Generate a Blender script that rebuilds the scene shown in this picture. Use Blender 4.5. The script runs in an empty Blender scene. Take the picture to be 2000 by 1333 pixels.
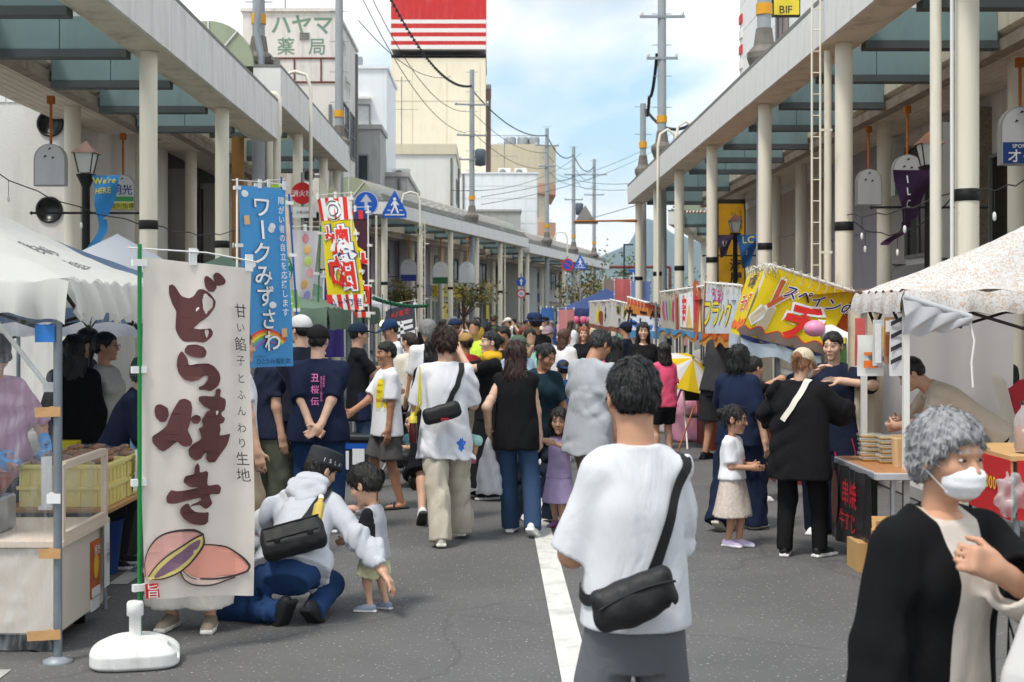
import bpy, bmesh, math, random
import numpy as np
from mathutils import Vector, Matrix
from mathutils.bvhtree import BVHTree
from mathutils.geometry import tessellate_polygon
random.seed(7); RNG = np.random.default_rng(11)
R = math.radians
SC = bpy.context.scene; COL = SC.collection
# ------------------------------------------------------------------ camera, sky, sun, exposure
EYE, FPX = 1.77, 2700.0                    # eye height (m); focal length in pixels of the 2000 px wide photograph
cam_d = bpy.data.cameras.new('camera'); cam = bpy.data.objects.new('camera', cam_d); COL.objects.link(cam)
cam.location = (0, 0, EYE); cam.rotation_euler = (R(90), 0, 0)
cam_d.sensor_width = 36; cam_d.lens = FPX / 2000 * 36; cam_d.shift_x = .019; cam_d.shift_y = -.0248
cam_d.clip_start = .05; cam_d.clip_end = 20000
cam_d.dof.use_dof = True; cam_d.dof.focus_distance = 9.0; cam_d.dof.aperture_fstop = 6.3
SC.camera = cam
SUN_EL, SUN_AZ = R(62), R(-138)            # high, veiled sun behind the camera to the left
w = bpy.data.worlds.new('World'); SC.world = w; w.use_nodes = True
nt = w.node_tree; nt.nodes.clear(); L = nt.links.new
def N(t, **k):
    n = nt.nodes.new(t)
    for a, b in k.items(): setattr(n, a, b)
    return n
sky = N('ShaderNodeTexSky', sky_type='NISHITA', sun_disc=False, sun_elevation=SUN_EL, sun_rotation=SUN_AZ)
sky.air_density = 1.2; sky.dust_density = 1.5
tc = N('ShaderNodeTexCoord'); sep = N('ShaderNodeSeparateXYZ'); L(tc.outputs['Generated'], sep.inputs[0])
# heaped clouds: noise over the sky sphere, a little flattened
mp = N('ShaderNodeMapping'); L(tc.outputs['Generated'], mp.inputs[0]); mp.inputs['Location'].default_value = (0.5, 3.4, 7.0); mp.inputs['Scale'].default_value = (1, 1, 1.7)
n1 = N('ShaderNodeTexNoise'); L(mp.outputs[0], n1.inputs['Vector']); n1.inputs['Scale'].default_value = 3.4
n1.inputs['Detail'].default_value = 10; n1.inputs['Roughness'].default_value = .5; n1.inputs['Distortion'].default_value = .25
rp = N('ShaderNodeValToRGB'); L(n1.outputs['Fac'], rp.inputs[0])
rp.color_ramp.elements[0].position = .41; rp.color_ramp.elements[0].color = (0, 0, 0, 1)
rp.color_ramp.elements[1].position = .52; rp.color_ramp.elements[1].color = (1, 1, 1, 1)
n2 = N('ShaderNodeTexNoise'); L(mp.outputs[0], n2.inputs['Vector']); n2.inputs['Scale'].default_value = 4.6; n2.inputs['Detail'].default_value = 6
rc = N('ShaderNodeValToRGB'); L(n2.outputs['Fac'], rc.inputs[0])
rc.color_ramp.elements[0].position = .32; rc.color_ramp.elements[0].color = (4.7, 4.9, 5.1, 1)      # grey undersides
rc.color_ramp.elements[1].position = .62; rc.color_ramp.elements[1].color = (8.3, 8.15, 7.9, 1)   # sunlit white
mx = N('ShaderNodeMix', data_type='RGBA'); L(rp.outputs[0], mx.inputs['Factor'])
pale = N('ShaderNodeMix', data_type='RGBA'); pale.inputs['Factor'].default_value = .62
L(sky.outputs[0], pale.inputs['A']); pale.inputs['B'].default_value = (3.0, 4.8, 5.9, 1)           # thin high veil over the blue
L(pale.outputs['Result'], mx.inputs['A']); L(rc.outputs[0], mx.inputs['B'])
bg = N('ShaderNodeBackground'); L(mx.outputs['Result'], bg.inputs[0]); bg.inputs[1].default_value = .08
ow = N('ShaderNodeOutputWorld'); L(bg.outputs[0], ow.inputs[0])
sd = bpy.data.lights.new('sun', 'SUN'); sd.energy = 1.3; sd.angle = R(12); sd.color = (1, .94, .85)
sun = bpy.data.objects.new('sun', sd); COL.objects.link(sun)
sun.rotation_euler = Vector((math.sin(SUN_AZ) * math.cos(SUN_EL), math.cos(SUN_AZ) * math.cos(SUN_EL), math.sin(SUN_EL))).to_track_quat('Z', 'Y').to_euler()
SC.view_settings.view_transform = 'Standard'; SC.view_settings.look = 'None'
SC.view_settings.exposure = 1.2; SC.view_settings.gamma = 1; SC.view_settings.use_curve_mapping = False
SC.cycles.max_bounces = 6; SC.cycles.diffuse_bounces = 3; SC.cycles.glossy_bounces = 2
SC.cycles.transmission_bounces = 4; SC.cycles.transparent_max_bounces = 12
SC.cycles.caustics_reflective = False; SC.cycles.caustics_refractive = False

# ------------------------------------------------------------------ helpers
def at(px, py, Y): return Vector(((px - 962) * Y / FPX, Y, EYE + (617 - py) * Y / FPX))
def xat(px, Y): return (px - 962) * Y / FPX
def lin(c): return tuple((v / 255 / 12.92 if v / 255 <= .04045 else ((v / 255 + .055) / 1.055) ** 2.4) for v in c)
MATS = {}
def mat(name, col, rough=.7, var=.10, vs=5., bump=0., bs=60., metal=0., spec=.35, stretch=(1, 1, 1), dirt=0., dcol=(70, 62, 52), trans=0., alpha=1., emit=0., sheen=0., speck=0.):
    key = (name, tuple(col), rough, var, vs, bump, bs, metal, dirt, alpha, emit)
    if key in MATS: return MATS[key]
    m = bpy.data.materials.new(name); MATS[key] = m; m.use_nodes = True
    t = m.node_tree; ln = t.links.new; b = t.nodes['Principled BSDF']
    def nd(ty, **k):
        n = t.nodes.new(ty)
        for a, v in k.items(): setattr(n, a, v)
        return n
    c = lin(col)
    tcn = nd('ShaderNodeTexCoord'); mpn = nd('ShaderNodeMapping'); ln(tcn.outputs['Object'], mpn.inputs[0]); mpn.inputs['Scale'].default_value = stretch
    b.inputs['Base Color'].default_value = (*c, 1); b.inputs['Roughness'].default_value = rough; b.inputs['Metallic'].default_value = metal
    b.inputs['Specular IOR Level'].default_value = spec
    if sheen: b.inputs['Sheen Weight'].default_value = sheen
    if var:
        no = nd('ShaderNodeTexNoise'); ln(mpn.outputs[0], no.inputs['Vector']); no.inputs['Scale'].default_value = vs; no.inputs['Detail'].default_value = 4
        mxn = nd('ShaderNodeMix', data_type='RGBA'); ln(no.outputs['Fac'], mxn.inputs['Factor'])
        mxn.inputs['A'].default_value = (*[max(0, x * (1 - 2 * var)) for x in c], 1); mxn.inputs['B'].default_value = (*[min(1, x * (1 + 2 * var)) for x in c], 1)
        out = mxn.outputs['Result']
        if dirt:
            d1 = nd('ShaderNodeTexNoise'); m2 = nd('ShaderNodeMapping'); ln(tcn.outputs['Object'], m2.inputs[0]); m2.inputs['Scale'].default_value = (1, 1, .18)
            ln(m2.outputs[0], d1.inputs['Vector']); d1.inputs['Scale'].default_value = 2.6; d1.inputs['Detail'].default_value = 8; d1.inputs['Roughness'].default_value = .68
            r1 = nd('ShaderNodeValToRGB'); ln(d1.outputs['Fac'], r1.inputs[0]); r1.color_ramp.elements[0].position = .50; r1.color_ramp.elements[1].position = .78
            r1.color_ramp.elements[1].color = (dirt, dirt, dirt, 1)
            mx2 = nd('ShaderNodeMix', data_type='RGBA'); ln(r1.outputs[0], mx2.inputs['Factor']); ln(out, mx2.inputs['A']); mx2.inputs['B'].default_value = (*lin(dcol), 1)
            out = mx2.outputs['Result']
        if speck:
            d1 = nd('ShaderNodeTexNoise'); ln(tcn.outputs['Object'], d1.inputs['Vector']); d1.inputs['Scale'].default_value = 90; d1.inputs['Detail'].default_value = 2
            r1 = nd('ShaderNodeValToRGB'); ln(d1.outputs['Fac'], r1.inputs[0]); r1.color_ramp.elements[0].position = .655; r1.color_ramp.elements[1].position = .70
            r1.color_ramp.elements[1].color = (speck,) * 3 + (1,)
            mx2 = nd('ShaderNodeMix', data_type='RGBA'); ln(r1.outputs[0], mx2.inputs['Factor']); ln(out, mx2.inputs['A']); mx2.inputs['B'].default_value = (.42, .42, .41, 1)
            out = mx2.outputs['Result']
        ln(out, b.inputs['Base Color'])
    if bump:
        n3 = nd('ShaderNodeTexNoise'); ln(mpn.outputs[0], n3.inputs['Vector']); n3.inputs['Scale'].default_value = bs; n3.inputs['Detail'].default_value = 3
        bp = nd('ShaderNodeBump'); bp.inputs['Strength'].default_value = bump; bp.inputs['Distance'].default_value = .02
        ln(n3.outputs['Fac'], bp.inputs['Height']); ln(bp.outputs[0], b.inputs['Normal'])
    if trans: b.inputs['Transmission Weight'].default_value = trans; b.inputs['IOR'].default_value = 1.1
    if alpha < 1: b.inputs['Alpha'].default_value = alpha
    if emit: b.inputs['Emission Color'].default_value = (*c, 1); b.inputs['Emission Strength'].default_value = emit
    return m
def cloth(col, var=.07, bump=.5, bs=7., rough=.88):
    m = mat('cloth', col, rough, var, 4., bump, bs, spec=.15, stretch=(1, 1, .5))
    for n in m.node_tree.nodes:              # creased rather than pitted
        if n.type == 'TEX_NOISE' and abs(n.inputs['Scale'].default_value - bs) < 1e-4: n.inputs['Distortion'].default_value = .8; n.inputs['Detail'].default_value = 4
        if n.type == 'BUMP': n.inputs['Distance'].default_value = .035
    return m
def thincloth(col, tr=.35):
    m = mat('thin_fabric', col, .85, .05, 3., .12, 14.)
    if 'tl' not in m:
        m['tl'] = 1; t = m.node_tree; b = t.nodes['Principled BSDF']; o = [n for n in t.nodes if n.type == 'OUTPUT_MATERIAL'][0]
        tl = t.nodes.new('ShaderNodeBsdfTranslucent'); tl.inputs[0].default_value = (*lin(col), 1); ms = t.nodes.new('ShaderNodeMixShader'); ms.inputs[0].default_value = tr
        t.links.new(b.outputs[0], ms.inputs[1]); t.links.new(tl.outputs[0], ms.inputs[2]); t.links.new(ms.outputs[0], o.inputs[0])
    return m

def link(o, parent=None):
    COL.objects.link(o)
    if parent is not None: o.parent = parent
    return o
def tag(o, label=None, cat=None, group=None, kind=None):
    if label: o['label'] = label
    if cat: o['category'] = cat
    if group: o['group'] = group
    if kind: o['kind'] = kind
    return o
def thing(name, label, cat, loc=(0, 0, 0), rz=0, group=None):
    o = bpy.data.objects.new(name, None); o.empty_display_size = .1; o.location = loc; o.rotation_euler = (0, 0, rz); link(o)
    return tag(o, label, cat, group)
def copy_tree(o, parent=None):
    c = o.copy(); COL.objects.link(c); c.parent = parent
    for ch in list(o.children): copy_tree(ch, c)
    return c
class MB:                                   # mesh builder: boxes, tubes, lathes, prisms collected into ONE mesh
    def __init__(s): s.v = []; s.f = []; s.m = []; s.mats = []; s.sm = []
    def mi(s, m):
        if m not in s.mats: s.mats.append(m)
        return s.mats.index(m)
    def add(s, vs, fs, m=None, smooth=False):
        k = len(s.v); s.v += [tuple(v) for v in vs]; i = s.mi(m)
        s.f += [tuple(a + k for a in f) for f in fs]; s.m += [i] * len(fs); s.sm += [smooth] * len(fs); return s
    def box(s, c, d, m=None, rz=0, rx=0, ry=0, bev=0):
        x, y, z = d[0] / 2, d[1] / 2, d[2] / 2
        M = Matrix.Translation(c) @ Matrix.Rotation(rz, 4, 'Z') @ Matrix.Rotation(rx, 4, 'X') @ Matrix.Rotation(ry, 4, 'Y')
        if bev:
            b = min(bev, x * .45, y * .45, z * .45); vs = []
            for zz, e in ((-z, b), (-z + b, 0), (z - b, 0), (z, b)):
                for (a, q) in ((-x + e + (b if not e else 0), -y + e), (x - e - (b if not e else 0), -y + e), (x - e, -y + e + (b if not e else 0)), (x - e, y - e - (b if not e else 0)),
                               (x - e - (b if not e else 0), y - e), (-x + e + (b if not e else 0), y - e), (-x + e, y - e - (b if not e else 0)), (-x + e, -y + e + (b if not e else 0))): vs.append(M @ Vector((a, q, zz)))
            fs = [tuple(range(7, -1, -1)), tuple(range(24, 32))]
            for k in range(3):
                for i in range(8): fs.append((k * 8 + i, k * 8 + (i + 1) % 8, k * 8 + 8 + (i + 1) % 8, k * 8 + 8 + i))
            return s.add(vs, fs, m)
        vs = [M @ Vector((a * x, q * y, e * z)) for e in (-1, 1) for (a, q) in ((-1, -1), (1, -1), (1, 1), (-1, 1))]
        return s.add(vs, [(3, 2, 1, 0), (4, 5, 6, 7), (0, 1, 5, 4), (1, 2, 6, 5), (2, 3, 7, 6), (3, 0, 4, 7)], m)
    def tube(s, pts, r, m=None, n=8, cap=True, smooth=True):
        pts = [Vector(p) for p in pts]; rs = r if isinstance(r, (list, tuple)) else [r] * len(pts); vs = []; up = None
        for i, p in enumerate(pts):
            t = (pts[min(i + 1, len(pts) - 1)] - pts[max(i - 1, 0)]).normalized()
            a = Vector((0, 0, 1)) if abs(t.z) < .9 else Vector((1, 0, 0))
            if up is not None: a = up
            x = t.cross(a).normalized() if t.cross(a).length > 1e-4 else t.orthogonal().normalized(); y = x.cross(t).normalized(); up = y
            for k in range(n):
                q = 2 * math.pi * k / n; vs.append(p + (x * math.cos(q) + y * math.sin(q)) * rs[i])
        fs = [(i * n + k, i * n + (k + 1) % n, (i + 1) * n + (k + 1) % n, (i + 1) * n + k) for i in range(len(pts) - 1) for k in range(n)]
        s.add(vs, fs, m, smooth)
        if cap: s.add(vs[:n], [tuple(range(n - 1, -1, -1))], m); s.add(vs[-n:], [tuple(range(n))], m)
        return s
    def lathe(s, prof, c=(0, 0, 0), m=None, n=16, smooth=True, sx=1, sy=1):
        vs = [(c[0] + r * math.cos(2 * math.pi * k / n) * sx, c[1] + r * math.sin(2 * math.pi * k / n) * sy, c[2] + z) for r, z in prof for k in range(n)]
        fs = [(i * n + k, i * n + (k + 1) % n, (i + 1) * n + (k + 1) % n, (i + 1) * n + k) for i in range(len(prof) - 1) for k in range(n)]
        s.add(vs, fs, m, smooth); s.add(vs[:n], [tuple(range(n - 1, -1, -1))], m); return s.add(vs[-n:], [tuple(range(n))], m)
    def prism(s, poly, a, b, ax='y', m=None):   # polygon in the plane across an axis, from a to b along it
        f = {'y': lambda p, t: (p[0], t, p[1]), 'x': lambda p, t: (t, p[0], p[1]), 'z': lambda p, t: (p[0], p[1], t)}[ax]
        n = len(poly); vs = [f(p, a) for p in poly] + [f(p, b) for p in poly]
        s.add(vs, [(i, (i + 1) % n, n + (i + 1) % n, n + i) for i in range(n)], m)
        tri = tessellate_polygon([[Vector((p[0], p[1], 0)) for p in poly]])
        s.add(vs, [tuple(t) for t in tri] + [tuple(n + q for q in reversed(t)) for t in tri], m); return s
    def quad(s, a, b, c, d, m=None): return s.add([a, b, c, d], [(0, 1, 2, 3)], m)
    def grid(s, fn, nu, nv, m=None, smooth=True, flip=False):
        vs = [fn(i / nu, j / nv) for j in range(nv + 1) for i in range(nu + 1)]
        fs = [(j * (nu + 1) + i, j * (nu + 1) + i + 1, (j + 1) * (nu + 1) + i + 1, (j + 1) * (nu + 1) + i) for j in range(nv) for i in range(nu)]
        return s.add(vs, [f[::-1] for f in fs] if flip else fs, m, smooth)
    def mesh(s, name):
        me = bpy.data.meshes.new(name); me.from_pydata(s.v, [], s.f)
        for m in s.mats: me.materials.append(m)
        me.polygons.foreach_set('material_index', s.m); me.polygons.foreach_set('use_smooth', s.sm); return me
    def build(s, name, parent=None, loc=None, fix=True):
        me = s.mesh(name)
        if fix:
            bm = bmesh.new(); bm.from_mesh(me); bmesh.ops.recalc_face_normals(bm, faces=bm.faces); bm.to_mesh(me); bm.free()
        o = bpy.data.objects.new(name, me); link(o, parent)
        if loc is not None: o.location = loc
        return o
def struct(o): o['kind'] = 'structure'; return o
# ---- lettering: glyph outlines from Blender's built-in font, laid out by hand
GLY = {}
def glyph(ch, off):
    k = (ch, off)
    if k not in GLY:
        cu = bpy.data.curves.new('g', 'FONT'); cu.body = ch; cu.size = 1; cu.offset = off; cu.resolution_u = 3; cu.fill_mode = 'FRONT'
        ob = bpy.data.objects.new('g', cu); me = bpy.data.meshes.new_from_object(ob)
        v = [(p.co.x, p.co.y) for p in me.vertices]; f = [tuple(p.vertices) for p in me.polygons]
        bpy.data.objects.remove(ob); bpy.data.curves.remove(cu); bpy.data.meshes.remove(me)
        if v:
            xs = [p[0] for p in v]; ys = [p[1] for p in v]
            if ord(ch) > 0x2000: cx, cy, wd = (.5, .38, 1.)
            else: cx = (min(xs) + max(xs)) / 2; cy = .36; wd = max(xs) - min(xs) + .1
            v = [(a - cx, b - cy) for a, b in v]
        else: wd = .4
        GLY[k] = (v, f, wd)
    return GLY[k]
def text2d(s, size, off=.0, vertical=False, pitch=1., sx=1., mirror=False, slant=0.):
    """vertices and faces of a line of lettering, centred on the origin (vertical: reading downwards from the top)"""
    V, F = [], []; gl = [glyph(c, off) for c in s]
    pos = 0; tot = sum((1. if vertical else g[2] * sx) * pitch for g in gl)
    for c, (v, f, wd) in zip(s, gl):
        step = (1. if vertical else wd * sx) * pitch; k = len(V)
        rot = vertical and c in 'ー'
        for a, b in v:
            if rot: a, b = b, -a
            p = (a * sx + slant * b, b + tot / 2 - pos - step / 2) if vertical else (a * sx + slant * b - tot / 2 + pos + step / 2, b)
            V.append(((-p[0] if mirror else p[0]) * size, p[1] * size))
        F += [tuple(i + k for i in q) for q in f]; pos += step
    return V, F
def poly2d(pts):
    t = tessellate_polygon([[Vector((p[0], p[1], 0)) for p in pts]]); return list(pts), [tuple(q) for q in t]
def ell2d(cx, cy, rx, ry, n=28, rot=0): return [(cx + rx * math.cos(a) * math.cos(rot) - ry * math.sin(a) * math.sin(rot), cy + rx * math.cos(a) * math.sin(rot) + ry * math.sin(a) * math.cos(rot)) for a in [2 * math.pi * i / n for i in range(n)]]
def ring2d(cx, cy, r0, r1, n=32, a0=0, a1=2 * math.pi):
    V = []; F = []
    for i in range(n + 1):
        a = a0 + (a1 - a0) * i / n; V += [(cx + r0 * math.cos(a), cy + r0 * math.sin(a)), (cx + r1 * math.cos(a), cy + r1 * math.sin(a))]
    return V, [(2 * i, 2 * i + 1, 2 * i + 3, 2 * i + 2) for i in range(n)]
def stroke2d(pts, ws, cap=True):             # a brush stroke: smooth polyline with a width at each point
    P = [Vector((a, b, 0)) for a, b in pts]; n = len(P); Q = []; W = []
    if not isinstance(ws, (list, tuple)): ws = [ws] * n
    for i in range(n - 1):
        p0, p1, p2, p3 = P[max(i - 1, 0)], P[i], P[i + 1], P[min(i + 2, n - 1)]
        for k in range(6):
            t = k / 6; Q.append(.5 * ((2 * p1) + (p2 - p0) * t + (2 * p0 - 5 * p1 + 4 * p2 - p3) * t * t + (3 * p1 - p0 - 3 * p2 + p3) * t ** 3)); W.append(ws[i] * (1 - t) + ws[i + 1] * t)
    Q.append(P[-1]); W.append(ws[-1]); V = []; F = []
    for i, q in enumerate(Q):
        t = (Q[min(i + 1, len(Q) - 1)] - Q[max(i - 1, 0)]).normalized(); nn = Vector((-t.y, t.x, 0)); V += [tuple((q + nn * W[i] / 2)[:2]), tuple((q - nn * W[i] / 2)[:2])]
    F = [(2 * i, 2 * i + 1, 2 * i + 3, 2 * i + 2) for i in range(len(Q) - 1)]
    if cap:
        for e, (q, wv) in enumerate(((Q[0], W[0]), (Q[-1], W[-1]))):
            t = ((Q[0] - Q[1]) if e == 0 else (Q[-1] - Q[-2])).normalized(); k = len(V); nn = Vector((-t.y, t.x, 0))
            V += [tuple((q + (nn * math.cos(a) + t * math.sin(a)) * wv / 2)[:2]) for a in [math.pi * i / 8 for i in range(9)]]; F.append(tuple(range(k, k + 9)))
    return V, F
def tr2d(vf, dx=0, dy=0, s=1): return [(a * s + dx, b * s + dy) for a, b in vf[0]], vf[1]
def printed(mb, layers, surf, nrm, m_off=.0015, base=.003, cut=None):
    """lay flat print on a surface: surf(u, v) -> point, each layer a hair above the one below"""
    for k, (vf, m) in enumerate(layers):
        V, F = vf; n = nrm * (base + m_off * k)
        if cut:
            bm = bmesh.new(); bv = [bm.verts.new((a, b, 0)) for a, b in V]
            for f in F:
                try: bm.faces.new([bv[i] for i in f])
                except ValueError: pass
            for ax in (0, 1):
                lo = min(p[ax] for p in V); hi = max(p[ax] for p in V); t = math.ceil(lo / cut) * cut
                while t < hi:
                    co = [0, 0, 0]; co[ax] = t; no = [0, 0, 0]; no[ax] = 1
                    bmesh.ops.bisect_plane(bm, geom=bm.verts[:] + bm.edges[:] + bm.faces[:], plane_co=co, plane_no=no, dist=1e-5); t += cut
            bm.verts.index_update(); V = [(q.co.x, q.co.y) for q in bm.verts]; F = [tuple(q.index for q in f.verts) for f in bm.faces]; bm.free()
        mb.add([Vector(surf(a, b)) + n for a, b in V], F, m)
    return mb
# ------------------------------------------------------------------ people: one smooth surface per body, grown from a distance field
A = lambda *v: np.array(v, np.float64)
def surfnet(f, lo, hi, h):
    lo = np.asarray(lo, float); n = np.ceil((np.asarray(hi) - lo) / h).astype(int) + 2
    nc = n // 4 + 2
    g = np.stack(np.meshgrid(*[lo[i] + np.arange(nc[i]) * 4 * h for i in range(3)], indexing='ij'), -1).reshape(-1, 3)
    Dc = f(g).reshape(nc)
    ix = [np.minimum((np.arange(n[i]) + 2) // 4, nc[i] - 1) for i in range(3)]
    D = Dc[np.ix_(*ix)].copy(); near = np.abs(D) < 5.2 * h
    I = np.argwhere(near); D[near] = f(lo + I * h)
    D[0], D[-1] = np.maximum(D[0], h * .01), np.maximum(D[-1], h * .01)
    D[:, 0], D[:, -1] = np.maximum(D[:, 0], h * .01), np.maximum(D[:, -1], h * .01); D[:, :, 0], D[:, :, -1] = np.maximum(D[:, :, 0], h * .01), np.maximum(D[:, :, -1], h * .01)
    S = D < 0
    c = np.zeros(n - 1, np.int8)
    for a in (0, 1):
        for b in (0, 1):
            for d in (0, 1): c += S[a:n[0] - 1 + a, b:n[1] - 1 + b, d:n[2] - 1 + d]
    act = (c > 0) & (c < 8); C = np.argwhere(act)
    if not len(C): return np.zeros((0, 3)), np.zeros((0, 4), int)
    idx = -np.ones(n - 1, int); idx[act] = np.arange(len(C))
    acc = np.zeros((len(C), 3)); cnt = np.zeros(len(C))
    cor = [(a, b, d) for a in (0, 1) for b in (0, 1) for d in (0, 1)]
    vals = {q: D[C[:, 0] + q[0], C[:, 1] + q[1], C[:, 2] + q[2]] for q in cor}
    for q in cor:
        for ax in range(3):
            if q[ax]: continue
            r = list(q); r[ax] = 1; r = tuple(r); d0, d1 = vals[q], vals[r]; m = (d0 < 0) != (d1 < 0)
            t = np.where(m, d0 / np.where(m, d0 - d1, 1), 0); p = np.tile(np.array(q, float), (len(C), 1)); p[:, ax] += t
            acc[m] += p[m]; cnt[m] += 1
    V = lo + (C + acc / cnt[:, None]) * h
    Fs = []
    for ax in range(3):
        u, v = (ax + 1) % 3, (ax + 2) % 3
        s0 = [slice(1, -1)] * 3; s1 = [slice(1, -1)] * 3; s0[ax] = slice(0, -1); s1[ax] = slice(1, None)
        a, b = S[tuple(s0)], S[tuple(s1)]; E = np.argwhere(a != b)
        if not len(E): continue
        sg = a[tuple(E.T)]; base = E.copy(); base[:, u] += 1; base[:, v] += 1
        def cell(du, dv):
            k = base.copy(); k[:, u] -= du; k[:, v] -= dv; return idx[k[:, 0], k[:, 1], k[:, 2]]
        Q = np.stack([cell(1, 1), cell(0, 1), cell(0, 0), cell(1, 0)], 1); Q[~sg] = Q[~sg][:, ::-1]; Fs.append(Q)
    F = np.concatenate(Fs); return V, F[(F >= 0).all(1)]
def cone(P, a, b, ra, rb):
    a = np.asarray(a); ba = np.asarray(b) - a; pa = P - a; h = np.clip(pa @ ba / max(ba @ ba, 1e-9), 0, 1)
    q = pa - h[:, None] * ba; return np.sqrt((q * q).sum(1)) - (ra + (rb - ra) * h)
def ell(P, c, r, M=None):
    q = P - np.asarray(c)
    if M is not None: q = q @ M
    r = np.asarray(r); k0 = np.sqrt(((q / r) ** 2).sum(1)); k1 = np.sqrt(((q / r ** 2) ** 2).sum(1)); return k0 * (k0 - 1) / np.maximum(k1, 1e-6)
def rbox(P, c, b, r=.01, M=None):
    q = P - np.asarray(c)
    if M is not None: q = q @ M
    q = np.abs(q) - (np.asarray(b) - r); return np.sqrt((np.maximum(q, 0) ** 2).sum(1)) + np.minimum(q.max(1), 0) - r
def smin(a, b, k): h = np.clip(.5 + .5 * (b - a) / k, 0, 1); return b + (a - b) * h - k * h * (1 - h)
def smax(a, b, k): return -smin(-a, -b, k)
def loft(q, zs, rx, ry, e=2.3, cx=None, cy=None):
    z = q[:, 2]; x = q[:, 0] - (np.interp(z, zs, cx) if cx is not None else 0); y = q[:, 1] - (np.interp(z, zs, cy) if cy is not None else 0)
    a = np.interp(z, zs, rx); b = np.interp(z, zs, ry); k = (np.abs(x / a) ** e + np.abs(y / b) ** e) ** (1 / e)
    return np.maximum((k - 1) * np.minimum(a, b), np.maximum(z - zs[-1], zs[0] - z))
def folds(P, seed, amp, f=1., n=5):
    r = np.random.default_rng(seed); o = np.zeros(len(P)); w = .9 * np.sin(P @ (r.normal(size=3) * 9 * f) + r.uniform(0, 6)) + .6 * np.sin(P @ (r.normal(size=3) * 16 * f))
    for i in range(n):
        k = r.normal(size=3) * A(1, 1, .38); k *= r.uniform(18, 50) * f / np.linalg.norm(k); o += (.62 - np.abs(np.sin(P @ k * .5 + r.uniform(0, 6) + w)))
    return amp * o / math.sqrt(n) * 1.5 * np.clip(.45 + .6 * np.sin(P @ (r.normal(size=3) * 7) + r.uniform(0, 6)), .08, 1)
def rot(yaw=0, pitch=0, roll=0): return np.array(Matrix.Rotation(R(yaw), 3, 'Z') @ Matrix.Rotation(R(pitch), 3, 'X') @ Matrix.Rotation(R(roll), 3, 'Y'))
def unit(v): v = np.asarray(v, float); return v / max(np.linalg.norm(v), 1e-9)
def ik(a, t, l1, l2, hint):
    a, t = np.asarray(a, float), np.asarray(t, float); d = t - a; n = np.linalg.norm(d); m = (l1 + l2) * .999
    if n > m: t = a + d / n * m; d = t - a; n = m
    n = max(n, abs(l1 - l2) + .01); x = (l1 * l1 - l2 * l2 + n * n) / (2 * n); y = math.sqrt(max(l1 * l1 - x * x, 0)); u = d / np.linalg.norm(d)
    hv = np.asarray(hint, float); hv = unit(hv - (hv @ u) * u); return a + u * x + hv * y, t
class Sk: pass
def skel(H=1.7, hr=.137, leg=.515, sw=.132, w=.9, lean=0, twist=0, roll=0, pz=None, px=0, py=0, hands=None, el=None, feet=None, kn=None, head=(0, 0, 0), hump=0, arm=1., neckf=.0, depth=1.):
    k = Sk(); s = k.s = H / 1.7; k.H = H; k.w = w; k.hh = H * hr; k.depth = depth
    zn = H - k.hh - .03 * s; p0 = A(px * s, py * s, leg * H if pz is None else pz * s); T = zn - leg * H; k.T = T
    M = k.M = rot(-twist, -lean, roll); k.p0 = p0; u = M[:, 2]; fw = M[:, 1]; rx = M[:, 0]
    k.pt = lambda x, y, z: p0 + M @ (A(x, y, z))
    k.neck = p0 + u * T - fw * .012 * s; k.sh = {}; k.elb = {}; k.hand = {}; k.hip = {}; k.knee = {}; k.ank = {}; k.fy = {}; k.fp = {}
    k.Rh = rot(-head[0], -head[1], head[2]); hu = unit(k.Rh[:, 2] * .5 + u * .6); k.hu = hu
    k.hc = k.neck + hu * (.03 * s) + k.Rh[:, 2] * (k.hh * .5) + k.Rh[:, 1] * (.022 * s + neckf) 
    hs = dict(L=(-.205, .06, .79), R=(.205, .06, .79)); hs.update(hands or {}); es = dict(L=(-.5, -1, -.1), R=(.5, -1, -.1)); es.update(el or {})
    fs = dict(L=(-.10, 0, 0), R=(.10, 0, 0)); fs.update(feet or {}); ks = dict(L=(-.15, 1, 0), R=(.15, 1, 0)); ks.update(kn or {})
    for q, sg in (('L', -1), ('R', 1)):
        k.sh[q] = k.pt(sg * sw * s * (.5 + .5 * w), 0, T - .085 * s)
        k.elb[q], k.hand[q] = ik(k.sh[q], A(*hs[q][:3]) * s, .167 * H * arm, .148 * H * arm, es[q])
        k.hip[q] = k.pt(sg * .088 * s * w, 0, -.02 * s); ft = fs[q]; an = A(ft[0], ft[1], .082 + ft[2]) * s
        ll = (leg * H - .02 * s - .082 * s); k.knee[q], k.ank[q] = ik(k.hip[q], an, ll * .51, ll * .51, ks[q]); k.fy[q] = ft[3] if len(ft) > 3 else sg * 8; k.fp[q] = ft[4] if len(ft) > 4 else 0
    return k
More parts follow.
